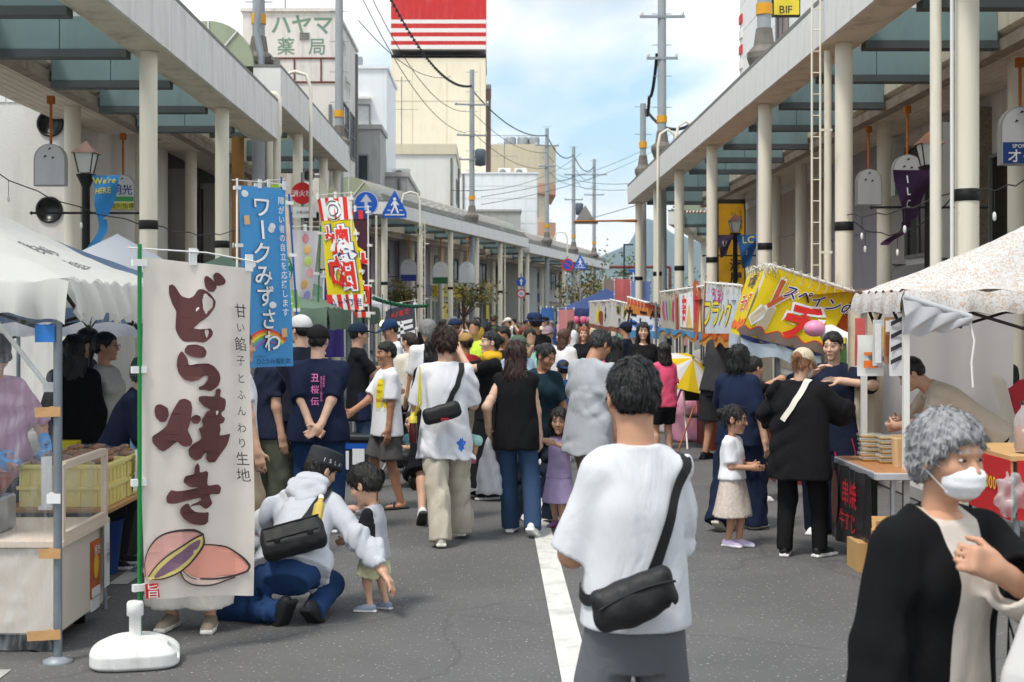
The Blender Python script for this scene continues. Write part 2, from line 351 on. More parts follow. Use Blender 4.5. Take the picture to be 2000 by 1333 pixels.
def head_sdf(k, P, fem=False, fine=True):
    sc = k.hh / .238; q = (P - k.hc) @ k.Rh / sc
    d = smin(ell(q, (0, -.012, .03), (.075, .094, .088)), ell(q, (0, .016, -.05), (.052 if fem else .056, .066, .07)), .035)
    if fine:
        d = smin(d, ell(q, (0, .068, -.1), (.022, .02, .018)), .025)
        for sx in (-1, 1):
            d = smin(d, ell(q, (sx * .036, .052, -.026), (.028, .028, .026)), .03)
            d = smax(d, -ell(q, (sx * .031, .1, .004), (.021, .02, .014)), .012)
            e = ell(q, (sx * .077, -.008, -.008), (.011, .021, .031), rot(sx * 18)); d = smin(d, smax(e, -ell(q, (sx * .087, -.002, -.006), (.008, .011, .018)), .006), .008)
        d = smin(d, ell(q, (0, .074, .024), (.05, .016, .01)), .018)
        d = smin(d, cone(q, (0, .082, .008), (0, .104, -.027), .007, .0115), .012); d = smin(d, ell(q, (0, .092, -.03), (.017, .011, .008)), .008)
        d = smin(d, ell(q, (0, .082, -.058), (.023, .011, .0065)), .006); d = smin(d, ell(q, (0, .081, -.068), (.019, .011, .0065)), .006)
    d = d * sc; nb = k.hc + k.Rh @ A(0, -.022, -.06) * sc; r = (.046 if fem else .054) * k.s * (.8 if k.hh / k.H > .16 else 1)
    return smin(d, cone(P, k.neck - k.M[:, 2] * .05 * k.s, nb, r * 1.12, r), .025)
def hand_frames(k, q, fdir=None, pn=None):
    w, e = k.hand[q], k.elb[q]; f = unit(w - e) if fdir is None else unit(fdir); sg = 1 if q == 'R' else -1
    n = A(-sg, .25, 0) if pn is None else A(*pn); n = unit(n - (n @ f) * f); return w, f, n, np.cross(f, n) * sg          # palm normal n, thumb side last
def hand_sdf(k, q, P, curl=.3, fdir=None, pn=None, spread=0.):
    s = k.s * (1.06 if k.H < 1.3 else 1); w, f, n, t = hand_frames(k, q, fdir, pn)
    if t @ A(0, 1, .3) < 0 and pn is None: t = -t
    c = w + f * .052 * s; M = np.stack([t, f, n], 1)
    d = rbox(P, c, A(.039, .052, .014) * s, .013 * s, M); d = smin(d, cone(P, k.hand[q] - unit(k.hand[q] - k.elb[q]) * .05 * s, w + f * .02 * s, .028 * s, .026 * s), .02)
    for i, (o, l) in enumerate(((.030, .070), (.010, .080), (-.010, .074), (-.029, .056))):
        b = w + f * .098 * s + t * o * s; th = curl * 1.25; d1 = f * math.cos(th) + n * math.sin(th) + t * spread * (1.5 - i) * .3; m = b + unit(d1) * l * s * .55
        th2 = curl * 2.7; d2 = f * math.cos(th2) + n * math.sin(th2); e = m + d2 * l * s * .5
        d = smin(d, np.minimum(cone(P, b - f * .02 * s, m, .0098 * s, .0088 * s), cone(P, m, e, .0088 * s, .0072 * s)), .006)
    b = w + f * .025 * s + t * .032 * s; m = b + unit(t * .75 + f * .75 + n * (.25 + curl * .5)) * .045 * s; e = m + unit(f * (1 - curl * .6) + t * .1 + n * curl * .9) * .034 * s
    return smin(d, np.minimum(cone(P, b, m, .0135 * s, .011 * s), cone(P, m, e, .011 * s, .0085 * s)), .012)
def bb(pts, pad): p = np.array(pts); return p.min(0) - pad, p.max(0) + pad
def npmesh(name, parts, mats, smooth=True):     # parts: list of (V, F, material indices or number)
    V = []; F = []; MI = []; o = 0
    for v, f, mi in parts:
        if not len(v): continue
        V.append(v); F.append(f + o); MI.append(np.full(len(f), mi, int) if np.isscalar(mi) else mi); o += len(v)
    V = np.concatenate(V); F = np.concatenate(F); MI = np.concatenate(MI); me = bpy.data.meshes.new(name)
    me.vertices.add(len(V)); me.vertices.foreach_set('co', V.astype(np.float32).ravel()); me.loops.add(F.size); me.loops.foreach_set('vertex_index', F.astype(np.int32).ravel())
    me.polygons.add(len(F)); me.polygons.foreach_set('loop_start', (np.arange(len(F)) * 4).astype(np.int32)); me.polygons.foreach_set('loop_total', np.full(len(F), 4, np.int32))
    for m in mats: me.materials.append(m)
    me.polygons.foreach_set('material_index', MI.astype(np.int32)); me.polygons.foreach_set('use_smooth', np.ones(len(F), bool) if smooth else np.zeros(len(F), bool)); me.update(calc_edges=True); me.validate(); return me
SKIN = [(208, 164, 138), (196, 148, 120), (180, 130, 102), (218, 178, 154)]
def skin_mat(c): return mat('skin', c, .5, .05, 14., .04, 160., spec=.4)
def hair_mat(c): return mat('hair', c, .42, .25, 30., .5, 150., spec=.45, stretch=(1, 1, .16))
GAP = [.013]
def flat_cut(P, a, dirn): return (P - np.asarray(a)) @ unit(dirn)    # >0 beyond the plane
def open_end(P, d, a, dirn, th=.013, dep=.05):
    if GAP[0] > .019: return np.maximum(d, flat_cut(P, a, dirn))
    th = max(th, GAP[0])                       # cut a garment off at a plane and hollow the opening
    c = flat_cut(P, a, dirn); return np.maximum(np.maximum(d, c), -np.maximum(d + th, -(c + dep)))
def tufts(V, F, k, style, n, ln, rnd, down):
    """short tapering locks along the hair so that its outline and surface break up into strands"""
    sc = k.hh / .238; T = V[F]; nr = np.cross(T[:, 1] - T[:, 0], T[:, 3] - T[:, 0]); ar = np.linalg.norm(nr, axis=1); ok = ar > 1e-12
    i = rnd.choice(np.where(ok)[0], n, p=ar[ok] / ar[ok].sum()); c = T[i].mean(1); nn = nr[i] / ar[i][:, None]
    q = (c - k.hc) @ k.Rh / sc; crown = A(0, -.035, .115); g = q - crown; g = g / np.maximum(np.linalg.norm(g, axis=1), 1e-6)[:, None]; g[:, 2] -= down; g = g @ k.Rh.T
    g = g - (g * nn).sum(1)[:, None] * nn; g /= np.maximum(np.linalg.norm(g, axis=1), 1e-6)[:, None]; g += rnd.normal(size=g.shape) * .13
    sd = np.cross(nn, g); wv = rnd.uniform(.0016, .0034, n)[:, None] * sc; L_ = rnd.uniform(.6, 1.3, n)[:, None] * ln * sc; lift = rnd.uniform(.03, .13, n)[:, None]
    a, b = c - sd * wv, c + sd * wv; m = c + g * L_ * .55 + nn * lift * L_ * .55; e = c + g * L_ + nn * lift * L_ * .6
    Vt = np.stack([a, b, m + sd * wv * .8, m - sd * wv * .8, e + sd * wv * .15, e - sd * wv * .15], 1).reshape(-1, 3); o = np.arange(n)[:, None] * 6
    return Vt, np.concatenate([o + A(0, 1, 2, 3).astype(int), o + A(3, 2, 4, 5).astype(int)])
def hair_sdf(k, P, style):
    sc = k.hh / .238; q = (P - k.hc) @ k.Rh / sc; x, y, z = q[:, 0], q[:, 1], q[:, 2]
    nz = .0035 * np.sin(x * 95 + 3 * np.sin(z * 40)) * np.sin(y * 80 + z * 30) + .002 * np.sin(x * 210 + y * 170)
    if style in ('short', 'bowl', 'thick', 'bun', 'tail', 'crop'):
        g = dict(short=0, bowl=.004, thick=.013, bun=-.003, tail=-.002, crop=-.004)[style]
        d = ell(q, (0, -.014, .035), (.084 + g, .106 + g, .093 + g * 1.3)); d = smin(d, ell(q, (0, -.06, -.01), (.07 + g, .05 + g, .06)), .03)
        fr = dict(short=.02, bowl=.052, thick=.04, bun=.018, tail=.024, crop=.012)[style]
        d = smax(d, y * .72 - z * .66 - fr + .012 * np.sin(x * 70), .012)
        lowz = -.052 if style in ('short', 'crop') else -.07
        d = smax(d, -z + lowz + .42 * np.maximum(y + .06, 0), .012)
        if style == 'bowl': d = smax(d, -smax(smax(np.abs(x) - .07, z - .036, .01), -(y - .03), .01), .01)
        if style == 'bun': d = smin(d, ell(q, (0, -.125, .03), (.04, .036, .038)), .012)
        if style == 'tail': d = smin(d, cone(q, (0, -.115, .02), (0, -.14, -.15), .03, .016), .012)
        nz = nz * (1.8 if style == 'thick' else 1)
    elif style == 'curly':
        d = ell(q, (0, -.016, .032), (.098, .118, .105)); d = smin(d, ell(q, (0, -.055, -.03), (.088, .065, .07)), .03)
        d = smax(d, y * .72 - z * .62 - .026, .02); d = smax(d, -z - .085 + .5 * np.maximum(y + .05, 0), .015); nz = .007 * np.sin(x * 110 + 2 * np.sin(z * 60)) * np.sin(y * 100 + 1.5 * np.sin(x * 55)) * np.sin(z * 105 + 1) + .003 * np.sin(x * 240) * np.sin(z * 230)
    else:
        d = ell(q, (0, -.014, .03), (.09, .109, .1))
        if style == 'bob': zs, rx, ry, cy = [-.135, -.10, -.02, .05], [.075, .097, .1, .075], [.07, .09, .1, .09], [-.04, -.03, -.015, -.012]
        elif style == 'mid': zs, rx, ry, cy = [-.215, -.17, -.06, .05], [.07, .1, .1, .075], [.045, .065, .085, .09], [-.075, -.062, -.03, -.012]
        else: zs, rx, ry, cy = [-.36, -.3, -.08, .05], [.06, .095, .1, .075], [.03, .045, .07, .09], [-.09, -.085, -.045, -.012]
        d = smin(d, loft(q, zs, rx, ry, 2.2, cy=cy), .03)
        face = smax(smax(np.abs(x) - .061 + .25 * np.maximum(z, 0), z - .052, .02), -(y - .022), .01); d = smax(d, -face, .012)
        nz = .004 * np.sin(x * 120 + 4 * np.sin(z * 18)) + .003 * np.sin(y * 130 + x * 60 + 3 * np.sin(z * 22))
    return (d + nz) * sc
def person(label, loc, heading, H=1.7, pose=None, fem=False, skin=0, hair='short', hairc=(22, 19, 18), top=None, bottom=None, shoes=None, cap=None, mask=None, glasses=False, group=None, res=.011, hres=None,
           curl=(.3, .3), fdir={}, pn={}, seed=0, detail=True, z0=0, cat='person', tuft=0, name='person'):
    k = skel(H, **(pose or {})); s = k.s; hres = hres or res * .68; res *= 1.32 if res > .008 else 1.1; hres *= 1.18; rn = np.random.default_rng(seed); GAP[0] = 2 * res
    root = thing(name, label, cat, (loc[0], loc[1], z0), R(heading), group); root_k[root.name] = k
    sm = skin_mat(SKIN[skin] if isinstance(skin, int) else skin); M = k.M; sc = k.hh / .238
    top = dict(dict(col=(230, 230, 230), sl=.55, hem=-.08, e=.015, fold=.011), **(top or {})); bottom = dict(dict(kind='trousers', col=(40, 45, 60), ln=2., e=.014, fold=.010), **(bottom or {}))
    # -- body
    parts = []; fine = detail and hres < .012
    head_pts = [k.hc + k.Rh @ A(a, b, c) * sc for a in (-.1, .1) for b in (-.12, .12) for c in (-.14, .13)] + [k.neck]
    V, F = surfnet(lambda P: head_sdf(k, P, fem, fine), *bb(head_pts, .02 * s), hres)
    q = (V[F].mean(1) - k.hc) @ k.Rh / sc; mi = np.zeros(len(F), int)
    if fine:
        mi[(np.abs(q[:, 0]) < .017) & (q[:, 2] < -.054) & (q[:, 2] > -.072) & (q[:, 1] > .075)] = 1
        bx = np.abs(np.abs(q[:, 0]) - .032); mi[(bx < .019) & (np.abs(q[:, 2] - .0285) < .0036) & (q[:, 1] > .05)] = 2
    parts.append((V, F, mi))
    def torso(P):
        l = (P - k.p0) @ M; d = loft(l, A(-.1, .0, .3, .66, .86, 1.) * k.T, A(.12, .16, .13, .15, .135, .05) * s * k.w, A(.08, .105, .095, .105, .08, .045) * s * k.depth, 2.1)
        for g in ('L', 'R'): d = smin(d, cone(P, k.hip[g], k.knee[g], .074 * s * (.4 + .6 * min(k.w, 1)), .052 * s), .03 * s)
        for g in ('L', 'R'): d = smin(d, cone(P, k.sh[g], k.elb[g], .046 * s, .040 * s), .03 * s)
        for g in ('L', 'R'): d = smin(d, cone(P, k.knee[g], k.ank[g] - A(0, 0, .03 * s), .054 * s, .036 * s), .02 * s); d = smin(d, cone(P, k.knee[g] * .78 + k.ank[g] * .22 - M[:, 1] * .012 * s, k.knee[g] * .55 + k.ank[g] * .45, .052 * s, .042 * s), .02 * s)
        return d
    allp = [k.p0, k.neck] + [v for dd in (k.hip, k.knee, k.ank, k.sh, k.elb) for v in dd.values()]
    lr = res * (1.1 if bottom['ln'] < 1.9 or bottom['kind'] != 'trousers' else 2.6)
    parts.append((*surfnet(torso, *bb(allp, .13 * s), max(lr, .0145)), 0))
    for g, cu in (('L', curl[0]), ('R', curl[1])):
        fd, pp = fdir.get(g), pn.get(g)
        def arm(P): 
            d = smin(cone(P, k.sh[g] * .3 + k.elb[g] * .7, k.elb[g], .044 * s, .040 * s), cone(P, k.elb[g], k.hand[g], .041 * s, .027 * s), .03 * s)
            return smin(d, hand_sdf(k, g, P, cu, fd, pp), .02 * s) if fine else smin(d, cone(P, k.hand[g], k.hand[g] + (unit(k.hand[g] - k.elb[g]) if fd is None else unit(fd)) * .12 * s, .034 * s, .026 * s), .02 * s)
        hd = unit(k.hand[g] - k.elb[g]) if fd is None else unit(fd)
        parts.append((*surfnet(arm, *bb([k.sh[g] * .3 + k.elb[g] * .7, k.elb[g], k.hand[g], k.hand[g] + hd * .19 * s], .06 * s), min(hres * 1.35, res)), 0))
    lipc = tuple(int(a * b) for a, b in zip(sm_col(skin), (.95, .84, .82)))
    body = link(bpy.data.objects.new('body', npmesh('body', parts, [sm, skin_mat(lipc), hair_mat(hairc)])), root)
    if fine:
        for sx in (-1, 1):
            e = MB(); c = k.hc + k.Rh @ A(sx * .031, .0765, .005) * sc
            for rad, cc, mm, sq in ((.0122, A(0, 0, 0), mat('eye_white', (205, 196, 188), .25, 0), .40), (.0068, A(0, .0068, 0), mat('iris', (38, 24, 18), .15, 0), .72)):
                o = k.Rh @ cc * sc; ring = []
                vs = [tuple(c + o + k.Rh @ (A(math.cos(a) * math.cos(b) * 1.25, math.sin(a) * math.cos(b) * .8, math.sin(b) * sq) * rad * sc)) for b in np.linspace(-1.57, 1.57, 7) for a in np.linspace(0, 6.2832, 11)[:-1]]
                e.add(vs, [(i * 10 + j, i * 10 + (j + 1) % 10, i * 10 + 10 + (j + 1) % 10, i * 10 + 10 + j) for i in range(6) for j in range(10)], mm, True)
            e.build('eye', body)
    # -- hair
    if hair:
        pts = [k.hc + k.Rh @ A(a, b, c) * sc for a in (-.13, .13) for b in (-.18, .14) for c in (-.14 if hair in ('short', 'bowl', 'thick', 'bun', 'curly', 'crop') else -.38, .16)]
        V, F = surfnet(lambda P: hair_sdf(k, P, hair), *bb(pts, .01), hres); ps = [(V, F, 0)]
        if tuft: ps.append((*tufts(V, F, k, hair, tuft, dict(short=.016, crop=.011, bowl=.02, thick=.036, curly=.018).get(hair, .06), rn, .2 if hair in ('short', 'bowl', 'thick', 'crop', 'curly') else 1.4), 0))
        link(bpy.data.objects.new('hair', npmesh('hair', ps, [hair_mat(hairc)])), root)
    # -- trousers, shorts, skirt
    b = bottom; e = b['e'] * s; bc = b.get('mat') or cloth(b['col'])
    pel = lambda P, ee: loft((P - k.p0) @ M, A(-.14, -.02, .05, .10) * s * (1 if H > 1.3 else .8), A(.12, .163, .155, .14) * s * k.w + ee, A(.09, .112, .108, .1) * s * k.depth + ee, 2.2)
    if b['kind'] == 'trousers':
        ends = {}
        for g in ('L', 'R'): ends[g] = (k.hip[g] + (k.knee[g] - k.hip[g]) * b['ln'] if b['ln'] <= 1 else k.knee[g] + (k.ank[g] - A(0, 0, .045 * s) - k.knee[g]) * (b['ln'] - 1))
        fl = b.get('flare', .0) * s
        def trs(P):
            f = folds(P, seed + 5, b['fold'] * s, 1.2); d = pel(P, e * .7)
            for g in ('L', 'R'):
                if b['ln'] <= 1: c = cone(P, k.hip[g], ends[g] + (ends[g] - k.hip[g]) * .1, .080 * s * (.4 + .6 * k.w) + e, .066 * s + e + fl); dirn = ends[g] - k.hip[g]
                else: c = smin(cone(P, k.hip[g], k.knee[g], .080 * s * (.4 + .6 * k.w) + e, .058 * s + e + fl * .5), cone(P, k.knee[g], ends[g] + (ends[g] - k.knee[g]) * .1, .058 * s + e + fl * .5, .045 * s + e + fl), .03 * s); dirn = ends[g] - k.knee[g]
                far = flat_cut(P, k.knee[g] if b['ln'] > 1 else k.hip[g], dirn)
                c2 = open_end(P, c + f, ends[g], dirn, .010, .05); c = c2
                d = smin(d, c, .022 * s)
            return d + f * .3
        V, F = surfnet(trs, *bb([k.p0 + M[:, 2] * .2 * s] + [v for dd in (k.hip, k.knee) for v in dd.values()] + list(ends.values()), .2 * s), res)
    else:
        zt, zb = .12 * s, -b['ln'] * H * .25
        def trs(P):
            l = P - k.p0; f = folds(P * A(1, 1, .25), seed + 5, b['fold'] * s * 1.6, 1.6)
            d = loft(l, A(zb / s, -.05, .05, .13) * s, A(b.get('hw', .26), .175, .155, .14) * s + e, A(b.get('hw', .26) * .85, .125, .11, .1) * s + e, 2.) + f
            return np.maximum(d, -np.maximum(d + max(.014, 2 * res), (l[:, 2] - zb - .1)))
        V, F = surfnet(trs, *bb([k.p0 + A(x, y, z) for x in (-.3 * s, .3 * s) for y in (-.28 * s, .28 * s) for z in (zb, zt)], .02), res)
    link(bpy.data.objects.new('skirt' if b['kind'] != 'trousers' else ('trousers' if b['ln'] > 1.3 else 'shorts'), npmesh('bottom', [(V, F, 0)], [bc])), root)
    # -- top
    t = top; e = t['e'] * s; tm = t.get('mat') or cloth(t['col']); hem = t['hem'] * s; T = k.T
    zs = [hem - .02, hem * .5 + .1 * T, .34 * T, .66 * T, .84 * T, .93 * T, 1.0 * T]; hw = t.get('hw', .200) * s
    rxs = A(hw * k.w + e, (hw * .7 + .155 * .3 * s) * k.w + e, t.get('waist', .152) * s * k.w + e, .158 * s * k.w + e * .8, .135 * s * k.w + e * .5, .095 * s + e * .3, .062 * s)
    rys = A(.132 * s * k.depth + e, .122 * s * k.depth + e, .105 * s * k.depth + e, .116 * s * k.depth + e * .8, .095 * s * k.depth + e * .5, .075 * s + e * .2, .066 * s)
    if zs[1] <= zs[0]: zs[1] = zs[0] + .01
    zz = np.linspace(zs[0], zs[-1], 81); ker = np.hanning(19); ker /= ker.sum(); sm_ = lambda v: np.convolve(np.pad(np.interp(zz, zs, v), 9, mode='edge'), ker, 'valid')
    rxs, rys, cys, zs = sm_(rxs), sm_(rys), sm_(A(0, 0, 0, 0, -.003, -.01, -.014) * s), zz
    def shirt(P):
        l = (P - k.p0) @ M; f = folds(P, seed + 9, t['fold'] * s, t.get('ff', 1.)); d = loft(l, zs, rxs, rys, 2.25, cy=cys)
        if fem and H > 1.35: d = smin(d, smin(ell(l, (-.07 * s, .085 * s, .66 * T), A(.075, .05, .07) * s), ell(l, (.07 * s, .085 * s, .66 * T), A(.075, .05, .07) * s), .03), .05)
        d = smax(d, -(l[:, 2] - hem), .004)
        cv = -np.maximum(d + max(.014, 1.5 * res), l[:, 2] - hem - .06); d = np.maximum(d, cv) if res < .009 else d
        for g, sx in (('L', -1), ('R', 1)):
            sh, eb, ha = k.sh[g], k.elb[g], k.hand[g]; inner = k.pt(sx * .08 * s, 0, T - .055 * s)
            r0, r1 = .047 * s + e * .7, t.get('cuff', .046) * s + e * .9
            d = smin(d, cone(P, inner, sh, .045 * s + e * .3, .048 * s + e * .6), .05 * s)
            if t['sl'] <= 0: continue
            if t['sl'] <= 1:
                en = sh + (eb - sh) * t['sl']; c = open_end(P, cone(P, sh, en + (en - sh) * .15, r0, r1 + .008 * s) + f * .8, en, eb - sh)
            else:
                en = eb + (ha - eb) * (t['sl'] - 1); c = open_end(P, smin(cone(P, sh, eb, r0, .05 * s + e), cone(P, eb, en + (en - eb) * .08, .05 * s + e, r1 - .012 * s), .03 * s) + f, en, ha - eb, .01, .04)
            d = smin(d, c, .035 * s)
        nk = flat_cut(P, k.neck + M[:, 2] * (-.002 + t.get('collar', 0)) * s - M[:, 1] * t.get('vneck', .0), M[:, 2] + M[:, 1] * .3)
        d = smax(d, nk, .006)
        return d + f * .8
    pts = [k.pt(x, y, z) for x in (-.22 * s * k.w, .22 * s * k.w) for y in (-.17 * s, .17 * s) for z in (hem, T)] + list(k.sh.values())
    if t['sl'] > 0: pts += list(k.elb.values())
    if t['sl'] > 1: pts += list(k.hand.values())
    V, F = surfnet(shirt, *bb(pts, .09 * s), res); mi = 0
    if t.get('paint'): mi = t['paint'](V[F].mean(1), k)
    sh = link(bpy.data.objects.new(t.get('name', 'shirt'), npmesh('top', [(V, F, mi)], [tm] + t.get('mats', []))), root)
    # -- shoes
    if shoes:
        up, so = mat('shoe_upper', shoes[0], .6, .1, 20, .2, 60), mat('shoe_sole', shoes[1], .7, .06, 12)
        for g in ('L', 'R'):
            Mf = rot(-k.fy[g], k.fp[g]); a = k.ank[g]; op = len(shoes) > 2 and shoes[2] == 'sandal'
            def shoe(P):
                l = (P - a) @ Mf / s; z = l[:, 2]; ln = np.interp(l[:, 1], [-.07, .0, .1, .19], [.036, .036, .047, .036])
                sole = np.maximum(rbox(l, (0, .062, -.068), (.05, .138, .014), .012), np.abs(l[:, 0]) - ln - .004) * .8
                if op: d = np.minimum(sole, np.abs(ell(l, (0, .07, -.05), (.048, .05, .045))) - .004 + np.maximum(0, np.abs(l[:, 1] - .07 - np.abs(l[:, 0])) - .016))
                else:
                    u = smin(ell(l, (0, .10, -.055), (.046, .095, .042)), ell(l, (0, -.012, -.038), (.040, .062, .058)), .05); u = smax(u, z - .012, .01); u = smin(u, ell(l, (0, .04, -.03), (.034, .06, .034)), .03); d = np.minimum(u, sole)
                return np.maximum(d, -(z + .082)) * s
            V, F = surfnet(shoe, *bb([a + Mf @ A(x, y, z) * s for x in (-.06, .06) for y in (-.1, .22) for z in (-.09, .04)], .005), max(res * .85, .0075 * min(1, s)))
            if op: V2, F2 = surfnet(lambda P: smin(ell((P - a) @ Mf / s, (0, .085, -.052), (.038, .1, .022)), ell((P - a) @ Mf / s, (0, -.01, -.035), (.03, .045, .05)), .05) * s, *bb([a + Mf @ A(x, y, z) * s for x in (-.06, .06) for y in (-.1, .22) for z in (-.09, .04)], .005), res * .8)
            zl = ((V[F].mean(1) - a) @ Mf / s)[:, 2]
            ps = [(V, F, (zl < -.052).astype(int))] + ([(V2, F2, 2)] if op else [])
            link(bpy.data.objects.new('sandal' if op else 'shoe', npmesh('shoe', ps, [up, so, sm])), root)
    # -- headwear, mask, spectacles
    if cap:
        ck = cap.get('kind', 'cap'); cy = cap.get('yaw', 0); Rc = k.Rh @ rot(cy); cm = cap.get('mat') or cloth(cap['col'], .05, .2, 30)
        def capf(P):
            l = (P - k.hc) @ Rc / sc
            if ck == 'bucket':
                d = loft(l, [.02, .055, .11, .135], [.15, .1, .09, .06], [.165, .118, .105, .07], 2.); d = np.maximum(d, -np.maximum(d + .006, l[:, 2] - .05))
            elif ck == 'army': d = smin(loft(l, [.03, .05, .125, .135], [.093, .094, .092, .08], [.113, .114, .11, .1], 2.2), rbox(l, (0, .128, .034), (.07, .055, .004), .004, rot(0, -14)) + .9 * np.maximum(0, np.abs(l[:, 0]) - .065 + 2.5 * np.maximum(0, l[:, 1] - .1) ** 1.5 * 3) , .008)
            else: d = smin(np.maximum(ell(l, (0, -.014, .04), (.093, .113, .1)), .022 - l[:, 2]), np.maximum(ell(l, (0, .09, .036), (.078, .105, .009), rot(0, -10)), -(l[:, 1] - .03)), .008)
            return d * sc
        V, F = surfnet(capf, *bb([k.hc + Rc @ A(a, b, c) * sc for a in (-.17, .17) for b in (-.18, .22) for c in (-.02, .16)], .005), hres)
        ps = [(V, F, 0)]; mi2 = 0
        if cap.get('brim'):
            l = (V[F].mean(1) - k.hc) @ Rc / sc; ps = [(V, F, ((l[:, 1] > .1) & (l[:, 2] < .06)).astype(int))]
        link(bpy.data.objects.new('hat' if ck == 'bucket' else 'cap', npmesh('cap', ps, [cm, cloth(cap.get('brim', cap['col']), .05, .2, 30)])), root)
    if mask:
        def mk(P):
            l = (P - k.hc) @ k.Rh / sc; d = ell(l, (0, .052, -.052), (.062, .066, .062)); d = smax(d, l[:, 2] + .022 + .0 * l[:, 0] - .012 * np.exp(-(l[:, 0] / .02) ** 2), .004); d = smax(d, -l[:, 2] - .108, .004); d = d + .0014 * np.sin(l[:, 2] * 210); return smax(d, -(l[:, 1] - .028), .004) * sc
        V, F = surfnet(mk, *bb([k.hc + k.Rh @ A(a, b, c) * sc for a in (-.08, .08) for b in (0, .14) for c in (-.13, .0)], .005), min(hres, .006)); m = MB(); mo = MB()
        me = npmesh('mask', [(V, F, 0)], [mat('mask_paper', mask, .9, .03, 8, .15, 40)]); ob = link(bpy.data.objects.new('face_mask', me), root)
        for sx in (-1, 1): m.tube([k.hc + k.Rh @ A(*p) * sc for p in ((sx * .055, .055, -.03), (sx * .083, -.005, -.005), (sx * .083, -.012, -.03), (sx * .05, .05, -.09))], .0016 * sc, mat('mask_paper', mask, .9, .03, 8, .15, 40), 5)
        m.build('ear_loop', ob)
    if glasses:
        m = MB(); gm = mat('spectacle_frame', (30, 28, 28), .35, 0)
        for sx in (-1, 1):
            m.tube([k.hc + k.Rh @ A(sx * .033 + .024 * math.cos(a), .1, .0 + .018 * math.sin(a)) * sc for a in np.linspace(0, 6.283, 17)], .0016 * sc, gm, 5, False)
            m.tube([k.hc + k.Rh @ A(*p) * sc for p in ((sx * .057, .099, .006), (sx * .08, .03, .008), (sx * .083, -.02, .002))], .0016 * sc, gm, 5)
        m.tube([k.hc + k.Rh @ A(*p) * sc for p in ((-.01, .103, .004), (.01, .103, .004))], .0016 * sc, gm, 5); m.build('glasses', root)
    return root
def sm_col(s): return SKIN[s] if isinstance(s, int) else s
root_k = {}
def bvh_of(root, names=('shirt',)):
    V = []; F = []; o = 0
    for c in root.children:
        if c.name.split('.')[0] in names:
            V += [v.co.copy() for v in c.data.vertices]; F += [tuple(i + o for i in p.vertices) for p in c.data.polygons]; o = len(V)
    return BVHTree.FromPolygons(V, F)
def child(root, nm): return [c for c in root.children if c.name.split('.')[0] == nm][0]
def worn(name, label, cat, root, mbs, group=None):
    """a carried thing in the wearer's coordinates: its Empty sits at its own lowest middle point"""
    pts = [Vector(p) for _, m in mbs for p in m.v]; lo = Vector([min(p[i] for p in pts) for i in range(3)]); hi = Vector([max(p[i] for p in pts) for i in range(3)])
    o = Vector(((lo.x + hi.x) / 2, (lo.y + hi.y) / 2, lo.z)); Mw = Matrix.Translation(root.location) @ Matrix.Rotation(root.rotation_euler.z, 4, 'Z')
    t = thing(name, label, cat, Mw @ o, root.rotation_euler.z, group)
    for n, m in mbs: m.v = [tuple(Vector(p) - o) for p in m.v]; m.build(n, t)
    return t
def strap(mb, bvh, pts, wd, m, off=.006, n=40, th=.003):
    P = [Vector(p) for p in pts]; cum = [0]
    for a, b in zip(P, P[1:]): cum.append(cum[-1] + (b - a).length)
    Q = []
    for i in range(n + 1):
        d = cum[-1] * i / n; j = max(0, min(len(P) - 2, next((q - 1 for q in range(1, len(cum)) if cum[q] >= d - 1e-9), len(P) - 2))); f = (d - cum[j]) / max(cum[j + 1] - cum[j], 1e-6); p = P[j].lerp(P[j + 1], f)
        h = bvh.find_nearest(p)
        Q.append((h[0] + h[1] * off, h[1]) if h[0] is not None and (h[0] - p).length < .12 else (p, Vector((0, -1, 0))))
    S = []
    for i in range(len(Q)):
        a, b = max(0, i - 2), min(len(Q), i + 3); S.append((sum((q[0] for q in Q[a:b]), Vector()) / (b - a), sum((q[1] for q in Q[a:b]), Vector()).normalized()))
    Q = S; V = []; F = []
    for i, (p, nn) in enumerate(Q):
        t = (Q[min(i + 1, n)][0] - Q[max(i - 1, 0)][0]).normalized(); s = t.cross(nn).normalized() * wd / 2; V += [p - s, p + s, p + s + nn * th, p - s + nn * th]
    for i in range(n): F += [(i * 4 + a, i * 4 + (a + 1) % 4, i * 4 + 4 + (a + 1) % 4, i * 4 + 4 + a) for a in range(4)]
    return mb.add(V, F, m)
def sdfadd(mb, f, lo, hi, h, m):
    V, F = surfnet(f, lo, hi, h); return mb.add([tuple(v) for v in V], [tuple(q) for q in F.tolist()], m, True)
def on_cloth(root, layers, org, ux, uz, ray, names=('shirt',), part='print', parent=None, cut=.03, base=.003):
    """print laid on a garment: cast from a flat frame onto the cloth"""
    b = bvh_of(root, names); org, ux, uz, ray = Vector(org), Vector(ux), Vector(uz), Vector(ray).normalized()
    def surf(u, v):
        p = org + ux * u + uz * v; h = b.ray_cast(p, ray); return h[0] if h[0] is not None else b.find_nearest(p + ray * .45)[0]
    mb = MB(); printed(mb, layers, surf, -ray, .0012, base, cut); return mb.build(part, parent or child(root, names[0]), fix=False)
